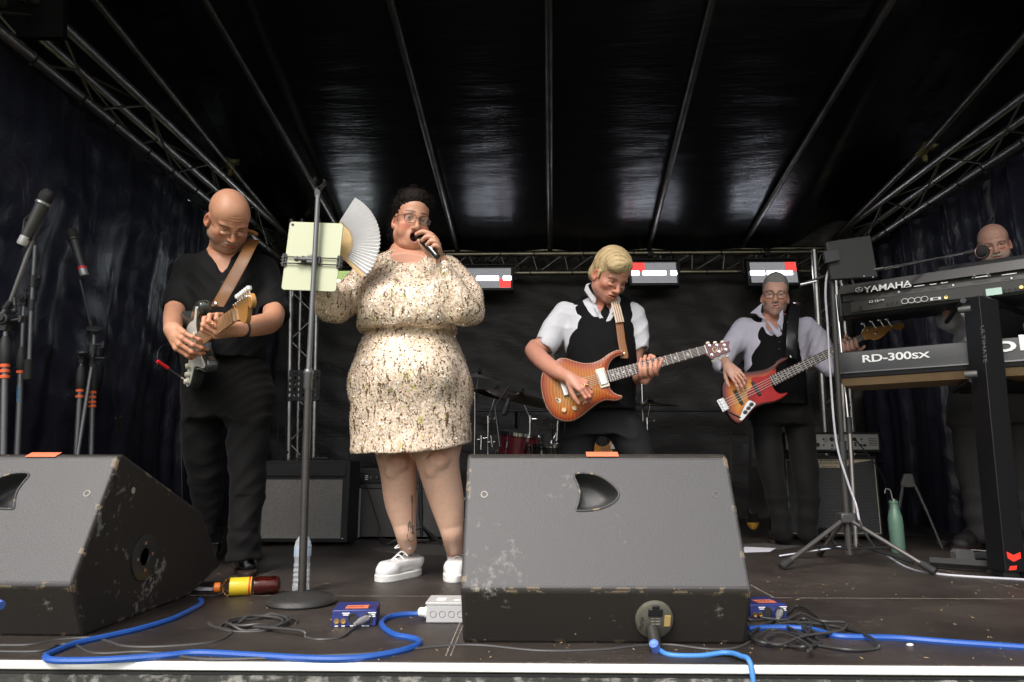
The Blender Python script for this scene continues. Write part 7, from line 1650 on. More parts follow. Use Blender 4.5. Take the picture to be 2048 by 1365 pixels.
def amp1():
 Y = G(600, 1093).y; a, b = P(526, 1090, Y), P(694, 1093, Y); top = P(600, 921, Y).z; x0, x1 = a.x - .05, b.x; c = (x0 + x1) / 2; wd = x1 - x0
 t = thing('guitar_amplifier', 'large black combo amplifier with silver cloth behind the bald guitarist and water bottle', 'amplifier', (c, Y, 0), group='combo amplifiers on the floor')
 m = MB(); m.box((c, Y + .13, top / 2 + .01), (wd, .26, top - .02)); m.obj('cabinet', M_tolex, t, bevel=.008)
 grille('grille', (c - .004, Y - .003, top * .43), wd - .075, top * .68, M_silvercloth, t)
 m = MB(); m.box((c, Y - .002, top * .885), (wd - .05, .012, top * .15)); m.obj('control_strip', M_blkp, t, bevel=.004)
 m = MB(); q = Vector((c + .005, Y - .010, top * .89)); m.path([q + Vector((x, 0, z)) for x, z in ((-.016, -.012), (-.004, .012), (.0, -.006), (.010, .012), (.016, .012))], .002, n=6); m.obj('emblem', M_chrome, t)
 for x in (x0 + .03, x1 - .03):
  for z in (.045, top - .05): m = MB(); m.sphere((x, Y - .003, z), .006, sc=(1, .5, 1)); m.obj('screw', M_chrome, t)
 m = MB(); m.tube((c - .1, Y + .12, top + .012), (c + .1, Y + .12, top + .012), .008); m.obj('handle', M_blkp, t)
 m = MB()
 for k in range(12): m.tube((x0 + .12 + k * .028, Y + .03, top), (x0 + .12 + k * .028, Y + .03, top + .014), .008, n=10)
 m.obj('knobs', M_blkp, t)
 return Y, top
amp1()
def amp2():
 Y = G(780, 1081).y + .05; x0, x1 = P(708, 1075, Y).x, P(903, 1075, Y).x; top = P(780, 937, Y).z; c = (x0 + x1) / 2; wd = x1 - x0; z0 = .02
 t = thing('guitar_amplifier', 'black combo amplifier with white side strips and a row of knobs behind the singer\'s legs', 'amplifier', (c, Y, 0), group='combo amplifiers on the floor')
 m = MB(); m.box((c, Y + .12, (top + z0) / 2), (wd, .24, top - z0)); m.obj('cabinet', M_tolex, t, bevel=.006)
 for s_ in (-1, 1): m = MB(); m.box((c + s_ * (wd / 2 - .024), Y - .004, top * .37), (.026, .008, top * .68)); m.obj('side_strip', mat('white_vinyl', (.5, .5, .5), .5), t)
 grille('grille', (c, Y - .002, top * .37), wd - .085, top * .66, M_blackcloth, t)
 m = MB(); m.box((c, Y - .003, top * .87), (wd - .05, .010, top * .14)); cp = m.obj('control_panel', mat('panel_black', (.02, .02, .02), .3), t)
 for k in range(7):
  m = MB(); m.lathe([(.011, 0), (.010, .010), (0, .010)], (x0 + .10 + k * .038, Y - .008, top * .86), (0, -1, 0), n=14); kn = m.obj('knob', M_blkp, cp)
  m = MB(); m.box((x0 + .10 + k * .038, Y - .0185, top * .86 + .004), (.002, .001, .008)); m.obj('knob_mark', M_white, kn)
 for k in range(3): m = MB(); m.box((x0 + .07, Y - .0085, top * .84 + .012 * k), (.02, .001, .004)); m.obj('print', M_white, cp)
 m = MB(); m.box((c, Y - .004, top * .745), (wd - .05, .008, .022)); m.obj('trim', mat('trim_grey', (.06, .06, .06), .4), t)
 cable('instrument_cable', [(x0 + .06, Y - .02, top * .8), (x0 + .08, Y - .03, top * .72), (x0 + .12, Y - .035, top * .5), (x0 + .17, Y - .04, top * .2), (x0 + .20, Y - .06, .01), (x0 + .5, Y - .1, .008), (x0 + .9, Y - .05, .008)], .003, MATS['cable_black'], 'thin black lead hanging down the front of the small amplifier behind the singer')
amp2()
def bass_rig():
 Y = 4.62; x0, x1 = P(1572, 1060, Y).x, P(1768, 1060, Y).x; top = P(1700, 911, Y).z; c = (x0 + x1) / 2; wd = x1 - x0
 t = thing('bass_cabinet', 'bass speaker cabinet with woven grille and white piping behind the bassist', 'amplifier', (c, Y, 0))
 m = MB(); m.box((c, Y + .16, top / 2 + .01), (wd, .32, top - .02)); m.obj('cabinet', M_tolex, t, bevel=.012)
 grille('grille', (c, Y - .004, top * .51), wd - .055, top - .075, M_weave, t)
 m = MB(); zz0, zz1 = .045, top - .03; xx0, xx1 = x0 + .026, x1 - .026
 m.path([(xx0, Y - .010, zz0), (xx1, Y - .010, zz0), (xx1, Y - .010, zz1), (xx0, Y - .010, zz1)], .0035, n=6, closed=True); m.obj('piping', mat('cream_piping', (.50, .45, .35), .6), t)
 q0 = P(1632, 924, Y - .02); q1 = P(1708, 936, Y - .02); m = MB(); m.prism([P(x, y, Y - .012) for x, y in [(1630, 922), (1660, 923), (1710, 921), (1742, 921), (1700, 928), (1690, 936), (1635, 936), (1636, 930)]], (0, -.004, 0)); bd = m.obj('name_badge', mat('badge_cream', (.50, .42, .30), .4), t)
 text('lettering', 'Ashdown', mat('badge_ink', (.03, .025, .02), .5), P(1637, 929, Y - .017), (1, 0, 0), (0, 0, 1), .030, bd, font_sx=1.25, shear=.3)
 text('lettering', 'engineering', MATS['badge_ink'], P(1643, 935, Y - .017), (1, 0, 0), (0, 0, 1), .016, bd, font_sx=1.3, shear=.3)
 for x in (x0 + .05, x1 - .05): m = MB(); m.lathe([(.0, 0), (.018, 0), (.018, .02)], (x, Y + .05, 0.0), (0, 0, 1), n=12); m.obj('foot', M_rub, t)
 h0, h1 = P(1628, 908, Y).x, P(1765, 908, Y).x; z0, z1 = P(1700, 905, Y).z, P(1700, 864, Y).z
 t2 = thing('bass_amp_head', 'silver fronted bass amplifier head with knobs standing on the bass cabinet', 'amplifier', ((h0 + h1) / 2, Y, top))
 hx = h0 - .20; m = MB(); m.box(((hx + h1) / 2, Y + .15, (z0 + z1) / 2), (h1 - hx, .28, z1 - z0)); m.obj('case', M_tolex, t2, bevel=.006)
 m = MB(); m.box(((hx + h1) / 2, Y + .004, (z0 + z1) / 2), (h1 - hx - .04, .014, (z1 - z0) * .74)); fp = m.obj('front_panel', mat('brushed_panel', (.42, .42, .42), .4, .3), t2, bevel=.001)
 zc = (z0 + z1) / 2
 for (px, dz, r_) in ((1634, -.018, .013), (1663, .018, .014), (1663, -.022, .006), (1646, -.02, .005), (1646, .018, .005), (1708, .018, .012), (1709, -.008, .006), (1709, -.022, .006), (1720, -.022, .009), (1728, -.022, .009), (1722, .018, .005), (1690, .0, .006)):
  m = MB(); m.lathe([(r_, 0), (r_ * .9, .012), (0, .012)], (P(px, 885, Y).x, Y - .003, zc + dz), (0, -1, 0), n=14); m.obj('knob', M_blkp, fp)
 for k in range(5): m = MB(); m.box((P(1745, 885, Y).x, Y - .004, zc - .022 + .011 * k), (.055, .002, .0035)); m.obj('vent_slot', M_hole, fp)
 for px in (1650, 1654, 1672, 1676): m = MB(); m.box((P(px, 885, Y).x, Y - .004, zc + .012), (.0025, .002, .03)); m.obj('scale_mark', M_hole, fp)
 cable('instrument_cable', [(P(1708, 880, Y).x, Y - .01, zc + .018), P(1716, 886, Y - .05), P(1732, 905, Y - .08), P(1755, 935, Y - .08), P(1770, 965, Y - .05), P(1776, 1000, Y), P(1780, 1060, Y)], .004, MATS['cable_black'], 'black lead plugged into the silver bass amplifier head')
bass_rig()
M_cym = mat('dark_cymbal', (.10, .07, .04), .35, 1, bump=(30, .2))
M_darkred = mat('wine_lacquer', (.075, .008, .013), .15, coat=.8)
def cymbal(lab, px, py, Y, rad, tilt=0, rx=0):
 c = P(px, py, Y); n_ = Vector((math.sin(R(tilt)), -math.sin(R(rx)), math.cos(R(tilt)) * math.cos(R(rx)))).normalized(); t = thing('cymbal', lab, 'cymbal', c, group='cymbals of the drum kit')
 m = MB(); m.lathe([(.006, .024), (.018, .022), (.030, .010), (.05, .004), (rad * .6, -.006), (rad, -.016), (rad, -.018), (rad * .6, -.008), (.05, .002), (.028, .008), (.006, .022)], c, n_, n=48); m.obj('plate', M_cym, t)
 m = MB(); m.lathe([(.016, .026), (.016, .036), (.007, .040), (.010, .055), (0, .056)], c, n_, n=14); m.obj('felt_and_nut', M_blkp, t)
 return c
def cstand(lab, c, px_foot, Yf, knee=None):
 f = G(px_foot, 1000); f = Vector((P(px_foot, 900, Yf).x, Yf, 0)); c = Vector(c); t = thing('cymbal_stand', lab, 'stand', f, group='stands of the drum kit')
 up = Vector((f.x, f.y, .45)); el = knee or Vector((f.x, f.y, max(.8, c.z - .15)))
 m = MB(); m.tube(up, el, .010); m.tube(el, c - Vector((0, 0, .005)), .007); m.tube(Vector((f.x, f.y, .08)), up, .0125); m.obj('tube', M_chrome, t)
 for q in (up, el): m = MB(); m.tube(q - Vector((0, 0, .03)), q + Vector((0, 0, .02)), .017, n=14); m.tube(q, q + Vector((.045, -.01, 0)), .005, n=8); m.sphere(q + Vector((.05, -.01, 0)), .010, sc=(.5, 1, 1.2)); m.obj('clamp', M_chrome, t)
 for a in (90, 210, 330): m = MB(); e = f + Vector((math.cos(R(a)) * .26, math.sin(R(a)) * .26, .01)); m.tube(f + Vector((0, 0, .33)), e, .006, n=8); m.sphere(e, .014, sc=(1, 1, .8)); m.obj('leg', M_chrome, t)
c1 = cymbal('small dark cymbal highest at the left of the drum kit beside the sequinned skirt', 958, 750, 5.1, .19, 8, 8); cstand('chrome cymbal stand closest to the sequinned skirt', c1, 949, 5.15)
c2 = cymbal('dark cymbal under the small one at the left of the drum kit', 992, 786, 5.0, .165, 14, 14); cstand('second chrome stand from the sequinned skirt', c2, 976, 5.05, P(976, 838, 5.05))
c3 = cymbal('widest dark cymbal in front of the drum kit left of the amber guitar', 1042, 792, 4.7, .24, 14, 14); cstand('chrome stand under the widest cymbal left of the amber guitar', c3, 1060, 4.8)
c4 = cymbal('dark cymbal seen edge on behind the blond guitarist\'s fretting hand', 1296, 712, 5.2, .25, 3, 3); cstand('chrome stand rising under the amber guitar neck', c4, 1288, 5.2)
c5 = cymbal('low dark cymbal right of the blond guitarist\'s hip', 1300, 806, 5.0, .20, 2, 4); cstand('short chrome stand right of the blond guitarist\'s thigh', c5, 1296, 5.05)
def drum(lab, c, ax, r_, ln, mt, name='drum', grp='drums of the kit', stand=True):
 c = Vector(c); ax = Vector(ax).normalized(); t = thing(name, lab, 'drum', (c.x, c.y, 0), group=grp)
 m = MB(); m.lathe([(r_, -ln / 2), (r_, ln / 2)], c, ax, n=40); m.obj('shell', mt, t)
 for s_ in (-1, 1):
  m = MB(); m.lathe([(r_ * .97, s_ * (ln / 2 + .004)), (0, s_ * (ln / 2 + .004))], c, ax, n=40); m.obj('drumhead', mat('drumhead', (.45, .45, .45), .5), t)
  m = MB(); m.lathe([(r_ - .002, s_ * (ln / 2 - .012)), (r_ + .010, s_ * (ln / 2 - .012)), (r_ + .010, s_ * (ln / 2 + .010)), (r_ - .002, s_ * (ln / 2 + .010))], c, ax, n=40); m.obj('hoop', M_chrome, t)
 x, y, _ = frame_of(ax)
 for k in range(8):
  a = k * math.pi / 4 + .2; p = c + (x * math.cos(a) + y * math.sin(a)) * (r_ + .012); m = MB(); m.tube(p - ax * (ln / 2), p + ax * (ln / 2), .0035, n=6); m.tube(p - ax * .02, p + ax * .02, .010, n=8); m.obj('lug', M_chrome, t)
 if stand:
  for k in range(3): a = k * 2.1 + .5; m = MB(); e = Vector((c.x + math.cos(a) * r_ * .9, c.y + math.sin(a) * r_ * .9, 0.005)); m.tube((e.x, e.y, c.z), e, .006, n=8); m.obj('leg', M_chrome, t)
 return t
drum('wine red drum with chrome hoop behind the middle wedge left of the blond guitarist', P(1040, 889, 4.7), (.12, -.12, 1), .15, .15, M_darkred)
drum('snare drum with chrome hoop at the foot of the blond guitarist', P(1112, 904, 4.55), (0, -.1, 1), .17, .10, mat('black_lacquer', (.01, .01, .01), .15, coat=.8))
def kick():
 c = P(1120, 985, 5.3); c.z = .28; t = drum('large black bass drum lying behind the snare drum', c, (0, -1, .03), .28, .42, MATS['black_lacquer'], stand=False)
kick()
m = MB(); t = thing('clip_microphone', 'small black microphone on a stand leaning over the drums left of the amber guitar', 'microphone', P(1010, 900, 4.5))
m.tube(P(1000, 895, 4.4), P(990, 815, 4.5), .009); m.obj('pole', M_blk, t); m = MB(); m.tube(P(990, 815, 4.5), P(1018, 772, 4.5), .006); m.obj('boom', M_blk, t); m = MB(); m.lathe([(.0, 0), (.022, .01), (.024, .05), (.016, .06), (.014, .12)], P(1006, 832, 4.45), (.35, 0, 1), n=16); m.obj('capsule', M_blkp, t)
t = thing('drum_hardware', 'chrome pedal and clamp cluster low beside the sequinned hem', 'stand', P(965, 905, 4.9))
m = MB(); m.tube(P(962, 900, 4.9), P(963, 872, 4.9), .014); m.tube(P(955, 880, 4.9), P(975, 876, 4.9), .007); m.tube(P(985, 895, 4.9), P(982, 872, 4.9), .012); m.tube(P(975, 885, 4.9), P(994, 884, 4.9), .006); m.sphere(P(958, 872, 4.9), .018, sc=(1, 1, .5)); m.obj('clamp', M_chrome, t)
t = thing('snare_stand', 'chrome clamp and rods rising behind the amber guitar\'s lower bout', 'stand', P(1113, 890, 4.6)); m = MB(); m.tube(P(1113, 900, 4.6), P(1116, 842, 4.6), .010); m.box(P(1104, 853, 4.6), (.022, .02, .036)); m.box(P(1126, 852, 4.6), (.022, .02, .05)); m.tube(P(1100, 888, 4.6), P(1116, 862, 4.6), .006); m.tube(P(1130, 888, 4.6), P(1116, 862, 4.6), .006); m.obj('clamp', M_chrome, t)
m = MB(); m.tube(P(1252, 806, 4.9), P(1272, 797, 4.9), .006, .004, n=10); tag(m.obj('drumstick', M_maple), 'light wooden drumstick resting on the low cymbal', 'drumstick')
def acoustic():
 Y = 4.25; o = P(1206, 900, Y); M = gframe(o, o + Vector((-.12, .02, 1)), (0, -1, .15)); t = thing('acoustic_guitar', 'honey coloured acoustic guitar standing on the floor behind the blond guitarist\'s legs', 'guitar', o)
 pts = [(-.26, 0), (-.25, .10), (-.20, .17), (-.12, .195), (-.04, .17), (.03, .125), (.09, .125), (.17, .14), (.22, .11), (.24, .04), (.24, -.04), (.22, -.11), (.17, -.14), (.09, -.125), (.03, -.125), (-.04, -.17), (-.12, -.195), (-.20, -.17), (-.25, -.10)]
 V, F, d = body_solid(outline(pts, 4), .09, .006, h=.005); C = ramp(-d, [(0, (.10, .03, .01)), (.006, (.12, .04, .012)), (.02, (.42, .15, .025)), (.1, (.58, .26, .06))]); mesh_obj('body', xf(M, V), F, mat('honey_top', (.5, .2, .05), .2, coat=.6, attr='Col'), t, smooth=180, cols=C)
 m = MB(); m.lathe([(0, 0), (.052, 0)], M @ Vector((.07, 0, .0462)), M.to_3x3() @ Vector((0, 0, 1)), n=28); m.obj('sound_hole', M_hole, t, smooth=0)
 m = MB(); gbox(m, M, (-.10, 0, .05), (.03, .15, .01)); m.obj('bridge', M_rose, t); flat_part(M, outline([(.03, -.05), (.03, -.08), (-.05, -.13), (-.10, -.12), (-.06, -.06), (0, -.05)], 3), .0465, .001, 'scratch_plate', M_hole, t)
 neck(t, M, .20, .60, .056, .044, .048, 14, 0, .55, M_maple, M_rose, bx=-.1)
 flat_part(M, [(.60, -.022), (.62, -.035), (.78, -.038), (.79, 0), (.78, .038), (.62, .035), (.60, .022)], .04, .015, 'headstock', M_rose, t)
 m = MB(); m.box(P(1234, 893, Y - .1), (.075, .01, .03)); m.obj('side_label', MATS['fan_paper'], t)
acoustic()
def music_stand():
 Y = 4.9; t = thing('music_stand', 'black perforated music stand in front of the left truss tower', 'music stand', G(612, 1060)); c = P(608, 778, Y); wd = P(640, 778, Y).x - P(577, 778, Y).x; ht = P(608, 745, Y).z - P(608, 812, Y).z
 def holes(m, n, L, b, tc):
  mp = n.new('ShaderNodeMapping'); mp.inputs['Scale'].default_value = (31, 1, 24); L.new(tc.outputs['Object'], mp.inputs[0]); fr = n.new('ShaderNodeVectorMath'); fr.operation = 'FRACTION'; L.new(mp.outputs[0], fr.inputs[0]); sb = n.new('ShaderNodeVectorMath'); sb.operation = 'SUBTRACT'; sb.inputs[1].default_value = (.5, .5, .5); L.new(fr.outputs[0], sb.inputs[0]); ml = n.new('ShaderNodeVectorMath'); ml.operation = 'MULTIPLY'; ml.inputs[1].default_value = (1, 0, 1); L.new(sb.outputs[0], ml.inputs[0]); ln = n.new('ShaderNodeVectorMath'); ln.operation = 'LENGTH'; L.new(ml.outputs[0], ln.inputs[0]); gt = n.new('ShaderNodeMath'); gt.operation = 'GREATER_THAN'; gt.inputs[1].default_value = .30; L.new(ln.outputs['Value'], gt.inputs[0]); L.new(gt.outputs[0], b.inputs['Alpha'])
 pm = mat('perforated_black', (.012, .012, .012), .45, extra=holes)
 m = MB(); m.box(c + Vector((0, 0, ht * .12)), (wd, .003, ht * .76)); m.obj('desk', pm, t, smooth=0)
 m = MB(); m.box(c + Vector((0, 0, -ht * .30)), (wd, .004, ht * .10)); m.box(c + Vector((0, -.02, -ht * .36)), (wd, .05, .004)); m.box(c + Vector((0, 0, ht * .52)), (wd, .004, .02)); m.obj('ledge', M_blk, t)
 f = G(612, 1060); f = Vector((c.x, Y + .03, 0)); m = MB(); m.tube(f + Vector((0, 0, .15)), c + Vector((0, .03, 0)), .010); m.obj('pole', M_blk, t)
 for a in (30, 150, 270): m = MB(); m.tube(f + Vector((0, 0, .18)), f + Vector((math.cos(R(a)) * .25, math.sin(R(a)) * .25, .01)), .008, n=8); m.obj('leg', M_blk, t)
music_stand()
for (px, lab) in ((554, 'thin black upright stand rod left of the truss tower behind the amplifier'), (570, 'second thin black upright rod close to the left truss tower'), (697, 'thin black upright rod right of the large amplifier')):
 m = MB(); b = G(px, 1060); m.tube(b, P(px + 2, 830 if px != 697 else 815, b.y), .006, n=8); m.tube(b + Vector((-.1, 0, .01)), b + Vector((.1, 0, .01)), .006, n=8); m.box(P(px + 2, 905, b.y), (.03, .02, .02)); tag(m.obj('stand_rod', M_blk), lab, 'stand')
t = thing('microphone_stand', 'short black tripod stand between the singer\'s legs', 'stand', G(843, 1090)); b = G(843, 1090)
m = MB(); m.tube(b + Vector((0, 0, .05)), P(840, 905, b.y), .010); m.tube(P(841, 985, b.y), P(842, 1040, b.y), .015); m.obj('pole', M_blk, t)
for a in (80, 200, 320): m = MB(); e = b + Vector((math.cos(R(a)) * .2, math.sin(R(a)) * .2, .012)); m.tube(b + Vector((0, 0, .11)), e, .008, n=8); m.sphere(e, .016, sc=(1.3, 1, .7)); m.obj('leg', M_blk, t)
cable('audio_cable', [G(x, y, .006) for x, y in ((760, 1085), (800, 1092), (850, 1084), (830, 1096), (790, 1088), (860, 1092), (905, 1085))], .004, MATS['cable_black'], 'black cables tangled on the floor behind the singer\'s trainers')
M_grip = mat('grip_rubber', (.022, .022, .022), .6, bump=(200, .3)); M_bandO = mat('orange_band', (.85, .14, .04), .55)
def stand_pole(lab, foot, Yf, up, Yu, bands, grip, extra_top=None, r0=.0115, writing=False):
 a, b = P(*foot, Yf), P(*up, Yu); d = (b - a).normalized(); base = a - d * (a.z / d.z) if abs(d.z) > .1 else a
 t = thing('microphone_stand', lab, 'stand', (base.x, base.y, 0), group='microphone stands at the left edge'); at = lambda py: a + (b - a) * ((foot[1] - py) / (foot[1] - up[1]))
 g0, g1 = at(grip[1]), at(grip[0]); m = MB(); m.tube(base + d * .1, g0, r0, n=16); m.obj('lower_tube', M_grey, t); m = MB(); m.lathe([(r0, -.01), (.0175, 0), (.0195, (g1 - g0).length * .6), (.014, (g1 - g0).length), (.010, (g1 - g0).length + .01)], g0, d, n=18); m.obj('grip', M_grip, t); m = MB(); m.tube(g1, b, .008, n=14); m.obj('upper_tube', M_grey, t)
 for y in bands: p = at(y); m = MB(); m.tube(p - d * .0058, p + d * .0058, .0185 if y < grip[1] else r0 + .0045, n=18); m.obj('orange_band', M_bandO, t)
 bb = Vector((base.x, base.y, 0))
 for q in (20, 140, 260): m = MB(); e = bb + Vector((math.cos(R(q)) * .24, math.sin(R(q)) * .24, .012)); m.tube(bb + Vector((0, 0, .10)), e, .009, n=8); m.sphere(e, .016, sc=(1.2, 1.2, .8)); m.obj('leg', M_blk, t)
 if writing: text('lettering', 'gearing', mat('blue_print', (.05, .25, .55), .5), at(812) + Vector((.006, -.012, 0)), -d * -1, Vector((-1, 0, 0)), .022, t)
 return t, at, d, b
def boom(t, pts, r_, mt=None, name='boom'): m = MB(); m.path([P(*p) for p in pts], r_, n=12); return m.obj(name, mt or M_grey, t)
def clampj(t, p, s_=1.0):
 m = MB(); p = Vector(p); m.tube(p + Vector((0, -.020 * s_, 0)), p + Vector((0, .020 * s_, 0)), .019 * s_, n=18); m.tube(p + Vector((0, -.028 * s_, 0)), p + Vector((0, -.02 * s_, 0)), .011 * s_, n=12); m.box(p - Vector((0, 0, .022 * s_)), (.022 * s_, .026 * s_, .036 * s_)); m.tube(p + Vector((.01, 0, -.005)), p + Vector((.048 * s_, 0, .002)), .006, n=8); m.box(p + Vector((.052 * s_, 0, .002)), (.012, .018, .026)); m.obj('clutch', M_blkp, t, bevel=.002)
YS = 2.45
t, at, d, b = stand_pole('microphone stand at the far left edge whose boom holds the silver-collared microphone', (2, 1180), YS, (11, 655), YS, (737, 748, 760), (680, 730))
clampj(t, P(12, 640, YS), 1.1); boom(t, [(2, 632, YS), (20, 607, YS), (66, 480, YS)], .009); m = MB(); m.tube(P(10, 618, YS), P(22, 603, YS), .012, n=12); m.obj('boom_collar', M_blkp, t); m = MB(); m.tube(P(28, 596, YS), P(30, 612, YS), .007, n=8); m.sphere(P(29, 622, YS), .010); m.obj('wing_nut', M_blkp, t)
m = MB(); m.tube(P(66, 482, YS), P(73, 458, YS), .010, n=12); m.path([P(60, 480, YS - .02), P(46, 468, YS - .01), P(50, 440, YS - .01), P(62, 430, YS - .02)], .006, n=8); m.obj('mic_clip', M_blkp, t)
mic(P(100, 380, YS - .02), P(38, 500, YS - .02), 'grey microphone with silver collar tilted up at the top of the leftmost stand', body=mat('mic_grey', (.05, .05, .05), .4, bump=(300, .1)), ring=mat('mic_silver', (.45, .45, .45), .3, .8), cap=mat('mic_cap_white', (.6, .6, .62), .35, .4), L=.235)
t, at, d, b = stand_pole('microphone stand with blue and white lettering, second from the left edge', (25, 1120), 2.75, (48, 600), 2.75, (752,), (705, 745), writing=True)
clampj(t, P(50, 598, 2.75), .8); m = MB(); m.sphere(P(52, 580, 2.75), .010); m.tube(P(50, 598, 2.75), P(52, 580, 2.75), .006, n=8); m.obj('wing_nut', M_blkp, t)
boom(t, [(70, 492, 2.72), (66, 560, 2.72), (62, 620, 2.72), (58, 730, 2.72)], .0085); m = MB(); m.tube(P(64, 600, 2.72), P(62, 622, 2.72), .013, n=12); m.obj('boom_joint', M_blkp, t); m = MB(); m.tube(P(66, 552, 2.72), P(65, 575, 2.72), .014, n=12); m.tube(P(66, 560, 2.72), P(78, 555, 2.72), .006, n=8); m.sphere(P(80, 555, 2.72), .011, sc=(.6, 1, 1)); m.obj('boom_collar', M_blkp, t); m = MB(); m.tube(P(57, 720, 2.72), P(55, 760, 2.72), .0155, .0165, n=16); m.obj('counterweight', M_rub, t)
t, at, d, b = stand_pole('microphone stand with two orange bands and thick grip, left of the doubled pair', (140, 1150), 2.95, (163, 722), 2.95, (785, 797), (737, 778))
clampj(t, P(166, 712, 2.95), .9); m = MB(); m.lathe([(.022, 0), (.026, .006), (.022, .014), (0, .016)], P(166, 708, 2.93), (0, -.3, 1), n=18); m.obj('knob', M_blkp, t)
t, at, d, b = stand_pole('microphone stand with four orange bands and a lozenge shaped empty clip', (176, 1140), 3.0, (188, 670), 3.0, (791, 801, 811, 819), (735, 785))
m = MB(); m.lathe([(.030, 0), (.036, .006), (.034, .014), (.020, .018), (0, .018)], P(190, 662, 2.99), (.2, -.4, 1), n=20); m.obj('clip_disc', M_blkp, t); m = MB(); m.tube(P(186, 690, 3.0), P(182, 735, 3.0), .018, n=12); m.tube(P(188, 690, 3.0), P(205, 690, 3.0), .006, n=8); m.box(P(207, 690, 3.0), (.012, .014, .03)); m.tube(P(182, 718, 3.0), P(210, 717, 3.0), .006, n=8); m.obj('clutch', M_blkp, t)
boom(t, [(183, 735, 2.97), (168, 830, 2.95), (154, 918, 2.93), (146, 1000, 2.9)], .0085, name='rear_leg')
boom(t, [(210, 720, 3.0), (225, 790, 3.1), (240, 850, 3.2)], .006, M_blk, 'spare_boom'); m = MB(); m.tube(P(236, 835, 3.2), P(241, 858, 3.25), .015, n=12); m.obj('counterweight', M_rub, t)
t = thing('microphone_boom', 'black boom arm holding the red-ringed black microphone', 'stand', P(182, 700, 3.05)); m = MB(); m.path([P(160, 560, 3.0), P(172, 610, 3.02), P(186, 672, 3.05)], .0075, n=10); m.obj('boom', M_blk, t)
mic(P(142, 458, 2.98), P(172, 562, 2.98), 'black microphone with red ring near its tail in front of the left curtain', ring=M_blkp, cap=mat('mic_cap_silver', (.35, .35, .36), .35, .5), L=.245)
m = MB(); p0, p1 = P(142, 458, 2.98), P(172, 562, 2.98); dd = (p1 - p0).normalized(); m.tube(p0 + dd * .20, p0 + dd * .212, .0195, n=18); tag(m.obj('colour_ring', mat('red_ring', (.6, .02, .03), .4)), 'red ring clipped on the black microphone at left', 'ring')
KY0 = P(1683, 575, 3.05)
def kb_frame(a, b):
 a, b = Vector(a), Vector(b); x = (b - a); x.z = 0; x.normalize(); z = Vector((0, 0, 1)); y = z.cross(x); return Matrix.Translation(a) @ Matrix((x, y, z)).transposed().to_4x4() @ Matrix.Scale(1.15, 4)
def at_z(px, py, z):
 d = ray(px, py); t = (z - CAMZ) / d.z; return Vector((d.x * t, d.y * t, z))
def prof_x(M, pts, x0, x1): return [M @ Vector((x0, y, z)) for y, z in pts], M.to_3x3() @ Vector((x1 - x0, 0, 0))
